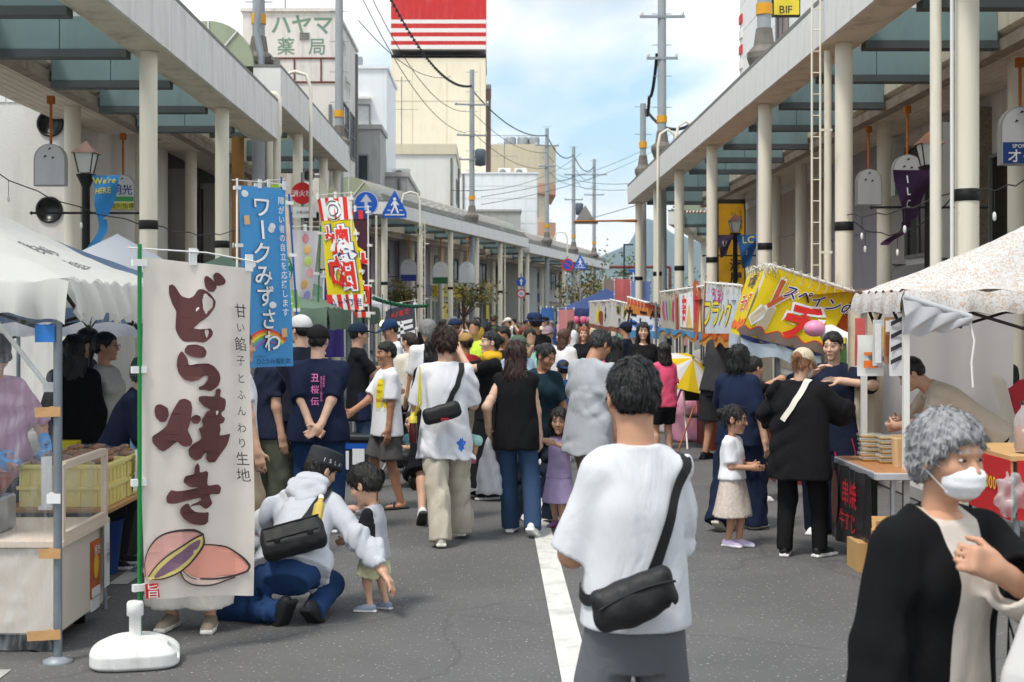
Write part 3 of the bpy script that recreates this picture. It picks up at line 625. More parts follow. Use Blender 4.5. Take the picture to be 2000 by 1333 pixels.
# ------------------------------------------------------------------ the street, its arcades and the buildings
M_ASPH = mat('asphalt', (99, 98, 98), .9, .12, .9, .35, 70, speck=.9)
def weather_road():
    t = M_ASPH.node_tree; b = t.nodes['Principled BSDF']; src = b.inputs['Base Color'].links[0].from_socket; tc_ = [n for n in t.nodes if n.type == 'TEX_COORD'][0]
    def nd(ty, **k):
        n = t.nodes.new(ty); [setattr(n, a, v) for a, v in k.items()]; return n
    ns = nd('ShaderNodeTexNoise'); ns.inputs['Scale'].default_value = 1.4; ns.inputs['Detail'].default_value = 6; t.links.new(tc_.outputs['Object'], ns.inputs['Vector']); ad = nd('ShaderNodeMixRGB'); ad.inputs[0].default_value = .35; t.links.new(tc_.outputs['Object'], ad.inputs[1]); t.links.new(ns.outputs['Color'], ad.inputs[2])
    vo_ = nd('ShaderNodeTexVoronoi', feature='DISTANCE_TO_EDGE'); vo_.inputs['Scale'].default_value = .55; t.links.new(ad.outputs[0], vo_.inputs['Vector']); r = nd('ShaderNodeValToRGB'); t.links.new(vo_.outputs['Distance'], r.inputs[0]); r.color_ramp.elements[0].color = (.78, .78, .78, 1); r.color_ramp.elements[1].position = .006; r.color_ramp.elements[1].color = (1, 1, 1, 1)
    n2_ = nd('ShaderNodeTexNoise'); n2_.inputs['Scale'].default_value = .35; n2_.inputs['Detail'].default_value = 7; n2_.inputs['Roughness'].default_value = .7; t.links.new(tc_.outputs['Object'], n2_.inputs['Vector']); r2 = nd('ShaderNodeValToRGB'); t.links.new(n2_.outputs['Fac'], r2.inputs[0]); r2.color_ramp.elements[0].position = .3; r2.color_ramp.elements[0].color = (.80, .80, .81, 1); r2.color_ramp.elements[1].position = .7; r2.color_ramp.elements[1].color = (1.12, 1.12, 1.1, 1)
    m1 = nd('ShaderNodeMixRGB', blend_type='MULTIPLY'); m1.inputs[0].default_value = 1; t.links.new(src, m1.inputs[1]); t.links.new(r.outputs[0], m1.inputs[2]); m2 = nd('ShaderNodeMixRGB', blend_type='MULTIPLY'); m2.inputs[0].default_value = 1; t.links.new(m1.outputs[0], m2.inputs[1]); t.links.new(r2.outputs[0], m2.inputs[2]); t.links.new(m2.outputs[0], b.inputs['Base Color'])
    for n in t.nodes:
        if n.type == 'TEX_NOISE' and n.inputs['Scale'].default_value == 90: n.inputs['Scale'].default_value = 46
weather_road()
M_PAINT = mat('road_paint', (215, 214, 208), .8, .1, 14, .3, 50, dirt=.75, dcol=(110, 108, 104))
M_WORN = mat('worn_road_paint', (176, 175, 170), .85, .16, 10, .3, 50, dirt=.95, dcol=(98, 97, 95))
M_PAVE = mat('pavement', (150, 146, 140), .85, .1, 3, .2, 40, dirt=.4); M_KERB = mat('kerb', (165, 163, 158), .85, .1, 4, .2, 40, dirt=.4)
m = MB(); m.quad((-500, -60, 0), (500, -60, 0), (500, 3000, 0), (-500, 3000, 0), M_ASPH); struct(m.build('road'))
m = MB(); m.quad((.335, 1, .004), (.485, 1, .004), (.485, 41, .004), (.335, 41, .004), M_PAINT); struct(m.build('centre_line_marking'))
m = MB()
for a, b in ((2, 6.9), (7.6, 8.7), (9.1, 11.3), (12, 20), (21, 39)): m.quad((-2.53, a, .004), (-2.40, a, .004), (-2.40, b, .004), (-2.53, b, .004), M_WORN)
for i in range(9): m.quad((-3.6 + i * .9, 42, .008), (-3.15 + i * .9, 42, .008), (-3.15 + i * .9, 46, .008), (-3.6 + i * .9, 46, .008), M_WORN)
struct(m.build('worn_edge_line_marking'))
def pavement(name, O, hd, t0, t1, sgn, wd=4.2):
    d = Vector((math.sin(hd), math.cos(hd), 0)); n = Vector((math.cos(hd), -math.sin(hd), 0)) * sgn; O = Vector((*O, 0)); m = MB()
    pts = [O + d * t0 - n * .3, O + d * t1 - n * .3, O + d * t1 + n * wd, O + d * t0 + n * wd]
    m.add([p + Vector((0, 0, .13)) for p in pts] + [p for p in pts], [(0, 1, 2, 3), (0, 1, 5, 4), (1, 2, 6, 5), (3, 0, 4, 7)], M_PAVE); o = struct(m.build(name))
    L_ = 1.2; k = int((t1 - t0) / L_); mb = MB(); mb.box((0, 0, .075), (.16, L_ - .015, .15), M_KERB, bev=.02); me = mb.mesh('kerb')
    for i in range(k):
        q = bpy.data.objects.new('kerb_stone', me); link(q, o); q.location = O + d * (t0 + (i + .5) * L_) - n * .385; q.rotation_euler.z = -hd
    return o
pavement('pavement_left', (-4.3, 0), 0, 4, 40.5, -1); pavement('pavement_right', (4.5, 0), 0, 4, 44.5, 1)
H3 = R(13.5); pavement('far_pavement_left', (-4.1, 50), H3, 0, 62, -1); pavement('far_pavement_right', (6.9, 52), H3, 0, 40, 1)
# far hills
def hills():  # wooded ridge some six kilometres off
    m = MB(); hm_ = mat('forested_hillside', (42, 62, 50), .95, .2, .004)
    def fn(i, j):
        x = -2500 + i * 6500; y = 5600 + j * 1500; px = 962 + FPX * x / 6000
        h = np.interp(px, [-200, 500, 900, 1110, 1160, 1190, 1215, 1245, 1268, 1290, 1340, 1420, 1600, 2200, 2800], [90, 140, 150, 180, 235, 290, 300, 345, 425, 440, 380, 330, 300, 240, 150])
        return (x, y, max(-3, h * math.sin(math.pi * min(j * 1.0, 1)) ** .8 + 16 * math.sin(x * .011) * math.sin(x * .027 + 1) * (j > .1)) - 2)
    m.grid(fn, 160, 8, hm_); struct(m.build('mountains', fix=False))
hills()
# ---- arcade roofs
M_FAS = mat('fascia_paint', (224, 223, 220), .55, .05, 2, .0, dirt=.40, dcol=(120, 112, 100)); M_COLM = mat('column_paint', (233, 227, 210), .5, .05, 2, .0, dirt=.5, dcol=(150, 128, 98))
M_TEAL = mat('beam_panel', (134, 160, 164), .6, .08, 2, dirt=.3); M_FLANGE = mat('beam_flange', (84, 92, 94), .7, .1, 3, dirt=.3); M_BOX = mat('box_beam_paint', (222, 214, 194), .7, .07, 2, dirt=.6, dcol=(110, 98, 82))
M_SOF = mat('soffit_boards', (216, 204, 188), .7, .08, 1.5, dirt=.4, dcol=(110, 96, 82)); M_RUST = mat('rusty_steel', (168, 98, 42), .85, .25, 9, .3, 30); M_LEDGE = mat('stained_concrete', (150, 138, 124), .9, .2, 5, .4, 20, dirt=.7)
M_SKYL = mat('skylight_sheet', (206, 218, 214), .5, .06, 2, alpha=.42); M_RAIL = mat('louvre_metal', (122, 122, 118), .6, .12, 4, dirt=.4); M_BAND = mat('black_tape', (22, 22, 22), .5, 0)
M_DOME = mat('green_gable_sheet', (158, 166, 142), .7, .06, 2, dirt=.3); M_GREY = mat('galvanised_steel', (150, 156, 162), .5, .1, 3, metal=.25, dirt=.25)
def arcade(label, O, hd, sgn, t0, t1, zb, zt, cols, inner, group=None, beams=None, bay=1.75, zs=5.2, detail=True, gable=True, cr=.115, skip_in=False):
    lo = .12
    root = thing('arcade', label, 'arcade roof', (*O, 0), -hd, group); sg = sgn          # local x = sideways (times sgn = inward), local y = along
    X = lambda u: u * sg
    L_ = t1 - t0; pw = 1.8 if detail else 3.2; n = max(1, round(L_ / pw)); pl = L_ / n; b = MB(); b.box((0, 0, 0), (.05, pl - .012, zt - zb), M_FAS); me = b.mesh('fascia_panel')
    for i in range(n):
        o = bpy.data.objects.new('fascia_panel', me); link(o, root); o.location = (X(-.27), t0 + (i + .5) * pl, (zb + zt) / 2)
    m = MB(); m.box((X(-.02), (t0 + t1) / 2, zb + .03), (.44, L_, .05), M_BOX); m.box((X(.22), (t0 + t1) / 2, (zb + zt) / 2), (.05, L_ - .02, zt - zb - .01), M_BOX); m.box((X(-.02), (t0 + t1) / 2, zt + .03), (.56, L_ + .06, .05), M_RAIL)
    for e, y in ((0, t0), (1, t1)): m.box((X(-.02), y, (zb + zt) / 2), (.54, .04, zt - zb), M_FAS)
    m.build('gutter_box', root)
    for k in range(3): b = MB(); b.box((X(-.16 + k * .05), (t0 + t1) / 2, zt + .09 + k * .085), (.03, L_, .045), M_RAIL); b.build('louvre_rail', root)
    b = MB(); b.tube([(0, 0, 0), (0, 0, 1)], cr, M_COLM, 20); me = b.mesh('column'); b = MB(); b.lathe([(cr + .004, -.06), (cr + .012, -.05), (cr + .012, .05), (cr + .004, .06)], m=M_BAND, n=20); mb_ = b.mesh('band')
    for t in cols:
        o = bpy.data.objects.new('column', me); link(o, root); o.location = (0, t, .1); o.scale = (1, 1, zb - .1); q = bpy.data.objects.new('tape_band', mb_); link(q, o); q.location = (0, 0, (2.95 - .1) / (zb - .1)); q.scale = (1, 1, 1 / (zb - .1))
    if not skip_in:
        b = MB(); b.tube([(0, 0, 0), (0, 0, 1)], cr * 1.2, M_COLM, 18); me = b.mesh('inner_column')
        for t in inner: o = bpy.data.objects.new('inner_column', me); link(o, root); o.location = (X(2.72), t, .1); o.scale = (1, 1, zs - .1)
    for t in (beams or cols):                    # cross beams: panelled web with a dark flange
        for k in range(2):
            b = MB(); b.box((X(.26 + bay * (.25 + .5 * k)), t, zb + .24), (bay / 2 - .012, .16, .42), M_TEAL); b.build('beam_panel', root)
        b = MB(); b.box((X(.26 + bay / 2), t, zb - .03), (bay, .24, .10), M_FLANGE); b.build('beam_flange', root)
    bx = .26 + bay; m = MB(); m.prism([(X(bx), zs + .12), (X(bx), zt), (X(bx + .3), zt), (X(bx + .3), zs + .12), (X(bx + .14), zs + .03)], t0, t1, 'y', M_BOX); m.build('box_beam', root)
    m = MB(); m.box((X(bx + .14), (t0 + t1) / 2, zs - .06), (.22, L_, .16), M_LEDGE); m.build('ledge', root)
    npl = 8
    for k in range(npl): b = MB(); b.box((X(bx + .26 + (k + .5) * 1.25 / npl), (t0 + t1) / 2, zs + .01), (1.25 / npl - .012, L_, .04), M_SOF); b.build('soffit_board', root)
    m = MB(); m.box((X(bx + 1.05), (t0 + t1) / 2, zs + .35), (1.35, L_, .04), M_RAIL); m.build('roof_deck', root)
    r = bay / 2 + .02; cx = .26 + bay / 2; m = MB()  # barrel vault skylight with rusty ribs
    m.grid(lambda i, j: (X(cx - r * math.cos(math.pi * i)), t0 + (t1 - t0) * j, zt + .02 + r * math.sin(math.pi * i)), 14, max(2, int(L_ / 3)), M_SKYL, True); m.build('skylight_vault', root)
    b = MB(); b.tube([(X(-(r - .05) * math.cos(math.pi * i / 12)), 0, (r - .05) * math.sin(math.pi * i / 12)) for i in range(13)], .035, M_RUST, 6); me = b.mesh('rib')
    k = 0
    while t0 + .6 + k * 1.2 < t1: o = bpy.data.objects.new('skylight_rib', me); link(o, root); o.location = (X(cx), t0 + .6 + k * 1.2, zt + .02); k += 1
    for t in (beams or cols): b = MB(); b.box((X(cx), t + .5, zt - .02), (bay, .06, .08), M_RUST); b.build('tie_bar', root)
    if gable:
        for y in (t0 - .02, t1 + .02):
            b = MB(); b.prism([(X(cx + r * math.cos(math.pi * i / 20)), zt + .02 + r * math.sin(math.pi * i / 20)) for i in range(21)], y - .015, y + .015, 'y', M_DOME); g = b.build('gable_end', root)
            for a in (50, 90, 130):
                b = MB(); b.tube([(X(cx), y - .03, zt + .03), (X(cx + r * math.cos(R(a))), y - .03, zt + .02 + r * math.sin(R(a)))], .02, M_FAS, 6); b.build('gable_bar', g)
    return root
AL1 = arcade('left arcade roof nearest the camera, white fascia on cream round columns', (-4.48, 0), 0, -1, 7, 27.2, 5.2, 5.93, [8.3, 18, 22.9], [10, 14.5, 19.1, 23.7, 28.4][:4], beams=[13, 15.5, 18, 20.4, 22.9, 25.3], zs=5.36)
AL2 = arcade('second left arcade roof, a step higher, reaching the crossing', (-4.48, 0), 0, -1, 27.35, 40.2, 5.95, 6.68, [28.0, 31.8, 36.6, 39.7], [28.4, 33, 38], zs=5.7)
AL3 = arcade('long left arcade roof beyond the crossing, turning with the street', (-4.1, 50), H3, -1, 0, 24.6, 5.4, 5.9, [.6, 5.2, 9.8, 14.4, 19.2, 23.9], [3, 8, 13, 18, 23], detail=False)
AL4 = arcade('farthest left arcade roof with dark soffit, last before the trees', (-4.1, 50), H3, -1, 24.9, 53, 5.15, 5.65, [25.6, 31, 36.4, 41.6, 47, 52], [29, 36, 43, 50], detail=False, zs=5.0)
AR1 = arcade('right arcade roof with white fascia on cream round columns', (4.65, 0), 0, 1, 7, 44.6, 5.37, 5.93, [9.0, 13.55, 18.3, 23.6, 29.3, 34.4, 39, 43.9], [10.5, 15, 19.4, 26, 33, 36, 41], beams=[9, 11.3, 13.6, 15.9, 18.3, 20.9, 23.6, 26.4, 29.3, 31.8, 34.4, 39, 43.9], zs=5.4)
AR2 = arcade('far right arcade roof seen between the right hand columns', (6.9, 52), H3, 1, 0, 40, 5.2, 5.7, [.6, 6, 12, 18, 24, 30], [3, 9, 15], detail=False)
# ---- buildings
M_GLASS = mat('window_glass', (58, 66, 72), .12, .15, .6, spec=.6); M_WFR = mat('window_frame', (132, 134, 134), .5, .08, 5); M_DARKG = mat('dark_shop_glass', (26, 27, 29), .15, .2, 1.5, spec=.6)
def window(root, c, wd, ht, nrm, nx=2, ny=1, frame=M_WFR, glass=M_GLASS, name='window'):
    """frame proud of the wall with a recessed pane and bars; c centre, nrm outward normal"""
    n = Vector(nrm).normalized(); s = Vector((0, 0, 1)).cross(n).normalized(); c = Vector(c); rz = math.atan2(s.y, s.x); m = MB(); t = min(.06, wd * .08)
    for d in (-1, 1):
        m.box(c + s * d * (wd - t) / 2 + n * .03, (t, .07, ht), frame, rz); m.box(c + Vector((0, 0, d * (ht - t) / 2)) + n * .031, (wd - 2 * t, .066, t), frame, rz)
    for i in range(1, nx): m.box(c + s * (i / nx - .5) * (wd - t) + n * .02, (t * .7, .04, ht - 2 * t), frame, rz)
    for i in range(1, ny): m.box(c + Vector((0, 0, (i / ny - .5) * (ht - t))) + n * .022, (wd - 2 * t, .036, t * .7), frame, rz)
    o = m.build(name, root); g = MB(); g.box(c - n * .012 + n * .016, (wd - t, .02, ht - t), glass, rz); g.build('pane', o); return o
def facade_windows(root, face, a0, a1, zs_, cols, wd, ht, x, **kw):
    for z in zs_:
        for i in range(cols):
            a = a0 + (a1 - a0) * (i + .5) / cols; c = (x, a, z) if face in ('E', 'W') else (a, x, z); window(root, c, wd, ht, dict(E=(1, 0, 0), W=(-1, 0, 0), S=(0, -1, 0))[face], **kw)
def panels(root, name, face, a0, a1, z0, z1, na, nz, x, mm, gap=.02, th=.03):
    """cladding panels laid on a wall face, joints left open between them"""
    wa, wz = (a1 - a0) / na, (z1 - z0) / nz; b = MB(); b.box((0, 0, 0), ((th, wa - gap, wz - gap) if face in ('E', 'W') else (wa - gap, th, wz - gap)), mm); me = b.mesh(name)
    for i in range(na):
        for j in range(nz):
            o = bpy.data.objects.new(name, me); link(o, root); a, z = a0 + (i + .5) * wa, z0 + (j + .5) * wz
            o.location = (x + (th / 2 if face == 'E' else -th / 2), a, z) if face in ('E', 'W') else (a, x - th / 2, z)
def letters(root, s, size, mm, org, ux=(1, 0, 0), uz=(0, 0, 1), name='lettering', base=.006, **kw):
    m = MB(); ux, uz, org = Vector(ux), Vector(uz), Vector(org); n = ux.cross(uz).normalized()
    printed(m, [(text2d(s, size, **kw), mm)], lambda u, v: org + ux * u + uz * v, n, base=base); return m.build(name, root, fix=False)
def block(name, label, cat, x0, x1, y0, y1, z1, wm, par=.35, z0=0, rm=None):
    root = thing(name, label, cat, ((x0 + x1) / 2, y0, z0)); root['o'] = 0; P_ = Vector(root.location); m = MB(); m.box((0, (y1 - y0) / 2, (z1 - z0) / 2), (x1 - x0, y1 - y0, z1 - z0), wm); m.build('wall', root)
    if par:
        m = MB(); a, b = (x1 - x0) / 2 + .08, (y1 - y0)
        for c, d in (((0, -.0, z1 - z0 + par / 2), (2 * a, .2, par)), ((0, b, z1 - z0 + par / 2), (2 * a, .2, par)), ((-a + .1, b / 2, z1 - z0 + par / 2), (.2, b - .2, par)), ((a - .1, b / 2, z1 - z0 + par / 2), (.2, b - .2, par))): m.box(c, d, rm or wm)
        m.build('parapet', root)
    return root, P_
W_WHITE = mat('white_wall', (228, 226, 222), .8, .05, .7, .1, 30, dirt=.35, dcol=(130, 122, 110)); W_CREAM = mat('cream_wall', (246, 234, 208), .8, .04, .5, dirt=.2, dcol=(170, 150, 110)); W_GREY = mat('grey_concrete', (176, 176, 174), .9, .08, .8, .2, 30, dirt=.4)
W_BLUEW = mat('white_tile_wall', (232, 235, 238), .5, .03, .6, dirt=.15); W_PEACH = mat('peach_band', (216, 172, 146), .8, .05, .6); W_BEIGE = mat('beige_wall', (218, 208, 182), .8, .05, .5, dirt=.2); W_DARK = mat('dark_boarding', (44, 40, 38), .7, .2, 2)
GREEN_L = mat('sign_green', (120, 148, 128), .8, .08, 2)
def roof_kit(b, x, y, z, ac=1, ant=0):      # outdoor units and aerials
    for k in range(ac):
        m = MB(); m.box((x + k * 1.1, y, z + .35), (.85, .35, .65), M_FAS, bev=.03); q = m.build('air_conditioner', b); m = MB(); m.lathe([(.25, 0), (.25, .02), (.02, .03)], m=M_RAIL, n=14); g = m.build('fan_grille', q); g.rotation_euler.x = R(90); g.location = (x + k * 1.1 - .12, y - .18, z + .35)
    if ant:
        m = MB(); m.tube([(x, y, z), (x, y, z + ant)], .025, M_RAIL, 5); m.tube([(x - .5, y, z + ant * .95), (x + .5, y, z + ant * .95)], .015, M_RAIL, 4); [m.tube([(x + q * .22, y - .25, z + ant * .95), (x + q * .22, y + .25, z + ant * .95)], .01, M_RAIL, 4) for q in (-2, -1, 0, 1, 2)]; m.tube([(x - .9, y, z + ant * .6), (x + .9, y, z + ant * .6)], .012, M_RAIL, 4); m.build('aerial', b)
def wall_pipe(b, x, y, z0, z1, r=.06): m = MB(); m.tube([(x, y, z0), (x, y, z1)], r, M_RAIL, 7); m.build('wall_pipe', b)
# pharmacy tower
b, o = block('pharmacy_building', 'white pharmacy tower with green painted sign letters on top', 'building', -9.4, -5.9, 52, 60, 13.2, mat('pharmacy_wall', (222, 218, 212), .85, .05, .7, .2, 20, dirt=.5, dcol=(126, 108, 94)), .12)
for c, x, z in (('ハ', -.30, 12.72), ('ヤ', .47, 12.72), ('マ', 1.27, 12.72), ('薬', -.12, 11.9), ('局', 1.06, 11.9)): letters(b, c, .80 if z > 12 else .68, GREEN_L, (x, 0, z), off=.022 if z > 12 else .012)
letters(b, 'くすり', .62, GREEN_L, (1.75, 2.6, 12.4), (0, 1, 0), off=.014); letters(b, 'ハヤマ', .8, GREEN_L, (1.75, 4.2, 11.1), (0, 1, 0), off=.014)
for c in [((.58, -.03, 12.28), (.36, .05, .2)), ((-.5, -.04, 11.3), (.3, .06, .3))]: m = MB(); [m.box((c[0][0], c[0][1], c[0][2] + q * .1), (c[1][0], .05, .05), M_RAIL) for q in (-1, 0, 1)]; m.build('vent_louvre', b)
m = MB(); [m.box((0, -.02, z), (3.52, .05, .06), mat('rust_stain_strip', (110, 62, 50), .9, .2, 5)) for z in (11.45, 10.55)]; [m.box((x, -.02, 11.0), (.05, .05, .84), mat('rust_stain_strip', (110, 62, 50), .9, .2, 5)) for x in (-1.2, .2, 1.2)]; m.build('rusty_flashing', b)
window(b, (1.75, 2.6, 9.25), 3.4, 1.9, (1, 0, 0), 4, 2); window(b, (1.75, 5.9, 9.25), 1.6, 1.9, (1, 0, 0), 2, 2); window(b, (1.75, 3, 3.9), 2.2, 1.6, (1, 0, 0), 3, 1)
wall_pipe(b, 1.55, -.07, 0, 9.7); wall_pipe(b, 1.82, 7.4, 0, 13); roof_kit(b, -.6, 3, 13.2, 1, 2)
# white block with an outside stair
b, o = block('stair_building', 'white block with outside stair landing and railings beside the cream tower', 'building', -8.4, -4.9, 64, 70, 13.2, W_BLUEW, .15)
m = MB(); m.box((.5, -.5, 9.2), (1.6, 1.0, .14), W_WHITE); m.box((.5, -.5, 8.95), (.25, .9, .4), W_WHITE)
for i in range(9): m.box((-.3 - i * .24, -.5, 9.05 - (i + .5) * .2), (.26, .9, .06), W_DARK)
m.build('stair', b); m = MB()
for z in (9.75, 10.25): m.tube([(1.3, -1, z), (-.3, -1, z), (-2.4, -1, z - 1.8)], .025, M_RAIL, 6)
for i in range(9): m.tube([(1.3 - i * .2, -1, 9.2), (1.3 - i * .2, -1, 10.25)], .014, M_RAIL, 5)
for i in range(9): m.tube([(-.4 - i * .24, -1, 9.2 - i * .2), (-.4 - i * .24, -1, 10.2 - i * .2)], .014, M_RAIL, 5)
m.tube([(1.3, -1, 10.25), (1.3, 0, 10.25)], .025, M_RAIL, 6); m.build('railing', b)
window(b, (.55, 0, 10.6), .9, 1.9, (0, -1, 0), 1, 1, M_WFR, mat('steel_door', (206, 206, 206), .5), 'door'); m = MB(); m.box((.4, -.2, 11.8), (1.3, .5, .1), W_WHITE); m.build('door_canopy', b)
window(b, (.0, 0, 6.9), 1.0, 2.3, (0, -1, 0), 1, 1, M_WFR, mat('blue_shutter', (170, 186, 205), .5)); m = MB(); m.box((.1, .8, 13.6), (.9, .6, .5), M_GREY); m.box((-.5, 1, 13.5), (.4, .4, .3), M_GREY); m.build('roof_tank', b)
# cream tower with the striped billboard
b, o = block('billboard_tower', 'tall windowless cream tower under a red and white striped billboard', 'building', -7.3, -.5, 100, 108, 20.4, W_CREAM, 0)
m = MB(); m.box((0, 4, 3.8), (6.86, 8.06, 7.6), W_WHITE); m.box((0, 4, 8.3), (6.84, 8.04, 1.35), W_PEACH); m.box((0, 4, 20.6), (6.9, 7.9, .1), W_DARK); m.build('colour_bands', b)
for x in (-1.9, .6, 3): m = MB(); m.box((x, -.012, 14), (.025, .02, 12), mat('joint_line', (204, 196, 166), .9, 0)); m.build('wall_joint', b)
m = MB(); m.box((0, -.012, 17.3), (6.7, .02, .025), mat('joint_line', (204, 196, 166), .9, 0)); m.build('wall_joint', b)
RED = mat('billboard_red', (204, 48, 48), .6, .06, .8, dirt=.12, dcol=(225, 190, 185)); WHT = mat('billboard_white', (240, 232, 228), .6, .03, 1); z = 21.0
for h_, mm in ((.3, WHT), (.28, RED), (.32, WHT), (.3, RED), (.3, WHT), (.34, RED), (.28, WHT), (4.4, RED)):
    m = MB(); m.box((0, 3.8, z + h_ / 2), (6.86, 8.2, h_ - .004), mm); m.build('billboard_band', b); z += h_
m = MB(); m.box((3.42 + .18, 5, 9.8), (.34, 5, 17.6), mat('brown_side_panel', (116, 98, 92), .8, .1, 1)); m.box((3.6, 5, 18.75), (.4, 5.1, .3), M_GREY); m.build('lift_shaft', b)
# low buildings stepping down the street
b, o = block('corner_shop_house', 'low white house with cream flat roof edge and side window band', 'building', -6.2, -2.0, 74, 84, 10.4, W_WHITE, .55, rm=W_BEIGE)
facade_windows(b, 'E', 1, 8, [8.6], 3, 1.4, 1.3, 2.1, nx=3); facade_windows(b, 'S', -2, 1.5, [5.2], 2, 1.2, 1.2, 0)
roof_kit(b, -.9, 2, 10.4, 0, 4.5); wall_pipe(b, 1.9, -.07, 0, 10.2); wall_pipe(b, 2.17, 5.2, 0, 10.2)
b, o = block('grey_annex', 'grey concrete annex standing behind the curved arcade roof', 'building', -9, -3.9, 63, 73, 8.1, W_GREY, .2)
facade_windows(b, 'E', 1, 9, [6.4], 3, 1.2, 1.1, 2.55); window(b, (1.4, 0, 6.2), 1.0, 1.1, (0, -1, 0), 3)
roof_kit(b, 1.0, 3, 8.1, 2); wall_pipe(b, 2.2, -.07, 0, 8)
b, o = block('crossing_corner_block', 'grey flat block right behind the pharmacy tower side', 'building', -12, -4.9, 60.3, 63.5, 9.9, W_GREY, .2); window(b, (2.6, 0, 8), .9, 1.6, (0, -1, 0), 2)
b, o = block('tiled_office', 'white office clad in big square panels with slit windows', 'building', -2.1, 2.9, 90, 102, 11.0, W_BLUEW, .1)
panels(b, 'wall_panel', 'S', -2.5, 2.5, 4.5, 11, 7, 8, 0, W_BLUEW, .05); panels(b, 'wall_panel', 'E', 0, 12, 4.5, 11, 8, 5, 2.5, W_BLUEW, .04)
for i in range(4): window(b, (2.56, 2 + i * 2.4, 9.2), .5, 1.8, (1, 0, 0), 1, 1, M_RAIL)
for i in range(5): window(b, (2.56, 1.4 + i * 2.2, 5.6), 1.3, 1.0, (1, 0, 0), 2, 1, M_RAIL, M_GLASS if i != 1 else mat('orange_panel', (226, 112, 70), .6))
roof_kit(b, .4, 3, 11, 2, 2.5); wall_pipe(b, -2.3, -.08, 0, 11)
b, o = block('small_grey_block', 'low grey block with plain wall before the tiled office', 'building', -.9, 1.7, 84, 89.5, 8.1, W_GREY, .12); window(b, (1.3, 3, 6.6), 1.3, 1, (1, 0, 0), 2)
# rounded beige apartment block
b = thing('apartment_block', 'beige apartment block with rounded corner, peach bands and roof tanks', 'building', (2.2, 118, 0))
def rnd(x0, x1, r, n=10): return [(x0, 12), (x0, 0), (x1 - r, 0)] + [(x1 - r + r * math.sin(math.pi / 2 * i / n), r - r * math.cos(math.pi / 2 * i / n)) for i in range(1, n + 1)] + [(x1, 12)]
for za, zb_, mm, sh in ((0, 5.2, W_BEIGE, 0), (5.2, 7.4, W_BEIGE, .7), (7.4, 8.6, W_BEIGE, 0), (8.6, 9.8, W_PEACH, 0), (9.8, 12.2, W_BEIGE, .7), (12.2, 13.1, W_PEACH, 0), (13.1, 16.4, W_BEIGE, 0)):
    m = MB(); m.prism(rnd(-3 + sh, 3.3 - sh, 2.2), za, zb_, 'z', mm); m.build('storey' if sh else 'parapet_band', b)
for z in (6.3, 11): [window(b, (x, .0, z), 1.0, 1.5, (0, -1, 0), 2) for x in (-1.4, .2)]; window(b, (2.62, 4.5, z), 1.6, 1.7, (1, 0, 0), 3)
for x in (-.6, .5, 1.5): m = MB(); m.lathe([(.5, 0), (.5, .9), (.42, 1.05), (0.02, 1.1)], (x, 5, 16.6), M_GREY, 14); m.box((x, 5, 16.5), (1.1, 1.1, .2), M_RAIL); m.build('roof_tank', b)
m = MB(); [m.tube([(x, .4, 16.4), (x, .4, 17.2)], .03, M_GREY, 5) for x in (-2.6, -1.2, 0, 1.2, 2.4)]; m.tube([(-2.6, .4, 17.2), (2.4, .4, 17.2)], .03, M_GREY, 5); m.build('roof_railing', b)
# shops under the left arcades
b, o = block('porthole_building', 'white rendered building end wall with round porthole openings', 'building', -16, -7.75, 25.2, 33, 9, mat('rendered_wall', (222, 220, 215), .85, .04, 1, .25, 25, dirt=.25), 0)
for x, z in ((-.2 + .0, 4.27), (0, 2.7), (-.2 + 0, 1.0)):
    m = MB(); m.lathe([(.245, 0), (.245, .03), (.20, .03), (.198, .012), (.001, .012)], (0, 0, 0), mat('porthole', (20, 20, 21), .3, .1, 3), 24)
    p = m.build('porthole', b); p.rotation_euler = (R(90), 0, 0); px_ = 95 if z > 4.1 else 93; p.location = (xat(px_, 25.1) - o.x, -.004, z + 1.0)
panels(b, 'wall_tile', 'S', -4.1, 3.9, 5.65, 8.4, 18, 16, 0, mat('white_wall_tile', (232, 231, 228), .4, .04, 2), .02, .02)
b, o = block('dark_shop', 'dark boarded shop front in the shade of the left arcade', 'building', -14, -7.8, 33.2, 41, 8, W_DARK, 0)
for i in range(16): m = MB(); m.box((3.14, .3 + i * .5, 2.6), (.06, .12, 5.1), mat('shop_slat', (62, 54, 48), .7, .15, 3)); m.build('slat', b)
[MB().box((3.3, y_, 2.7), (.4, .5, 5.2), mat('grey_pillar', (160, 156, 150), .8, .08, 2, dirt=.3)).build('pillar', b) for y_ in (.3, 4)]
b, o = block('pink_shop', 'pale pinkish shop wall at the far end of the left arcade', 'building', -13, -7.3, 41.2, 49, 9.5, mat('pinkish_wall', (222, 198, 176), .85, .05, 1, dirt=.25), .3); window(b, (2.85, 3, 2), 2.6, 2.2, (1, 0, 0), 3, 1, glass=M_DARKG)
window(b, (1.2, 0, 2), 1.8, 2.2, (0, -1, 0), 2, 1, glass=M_DARKG)
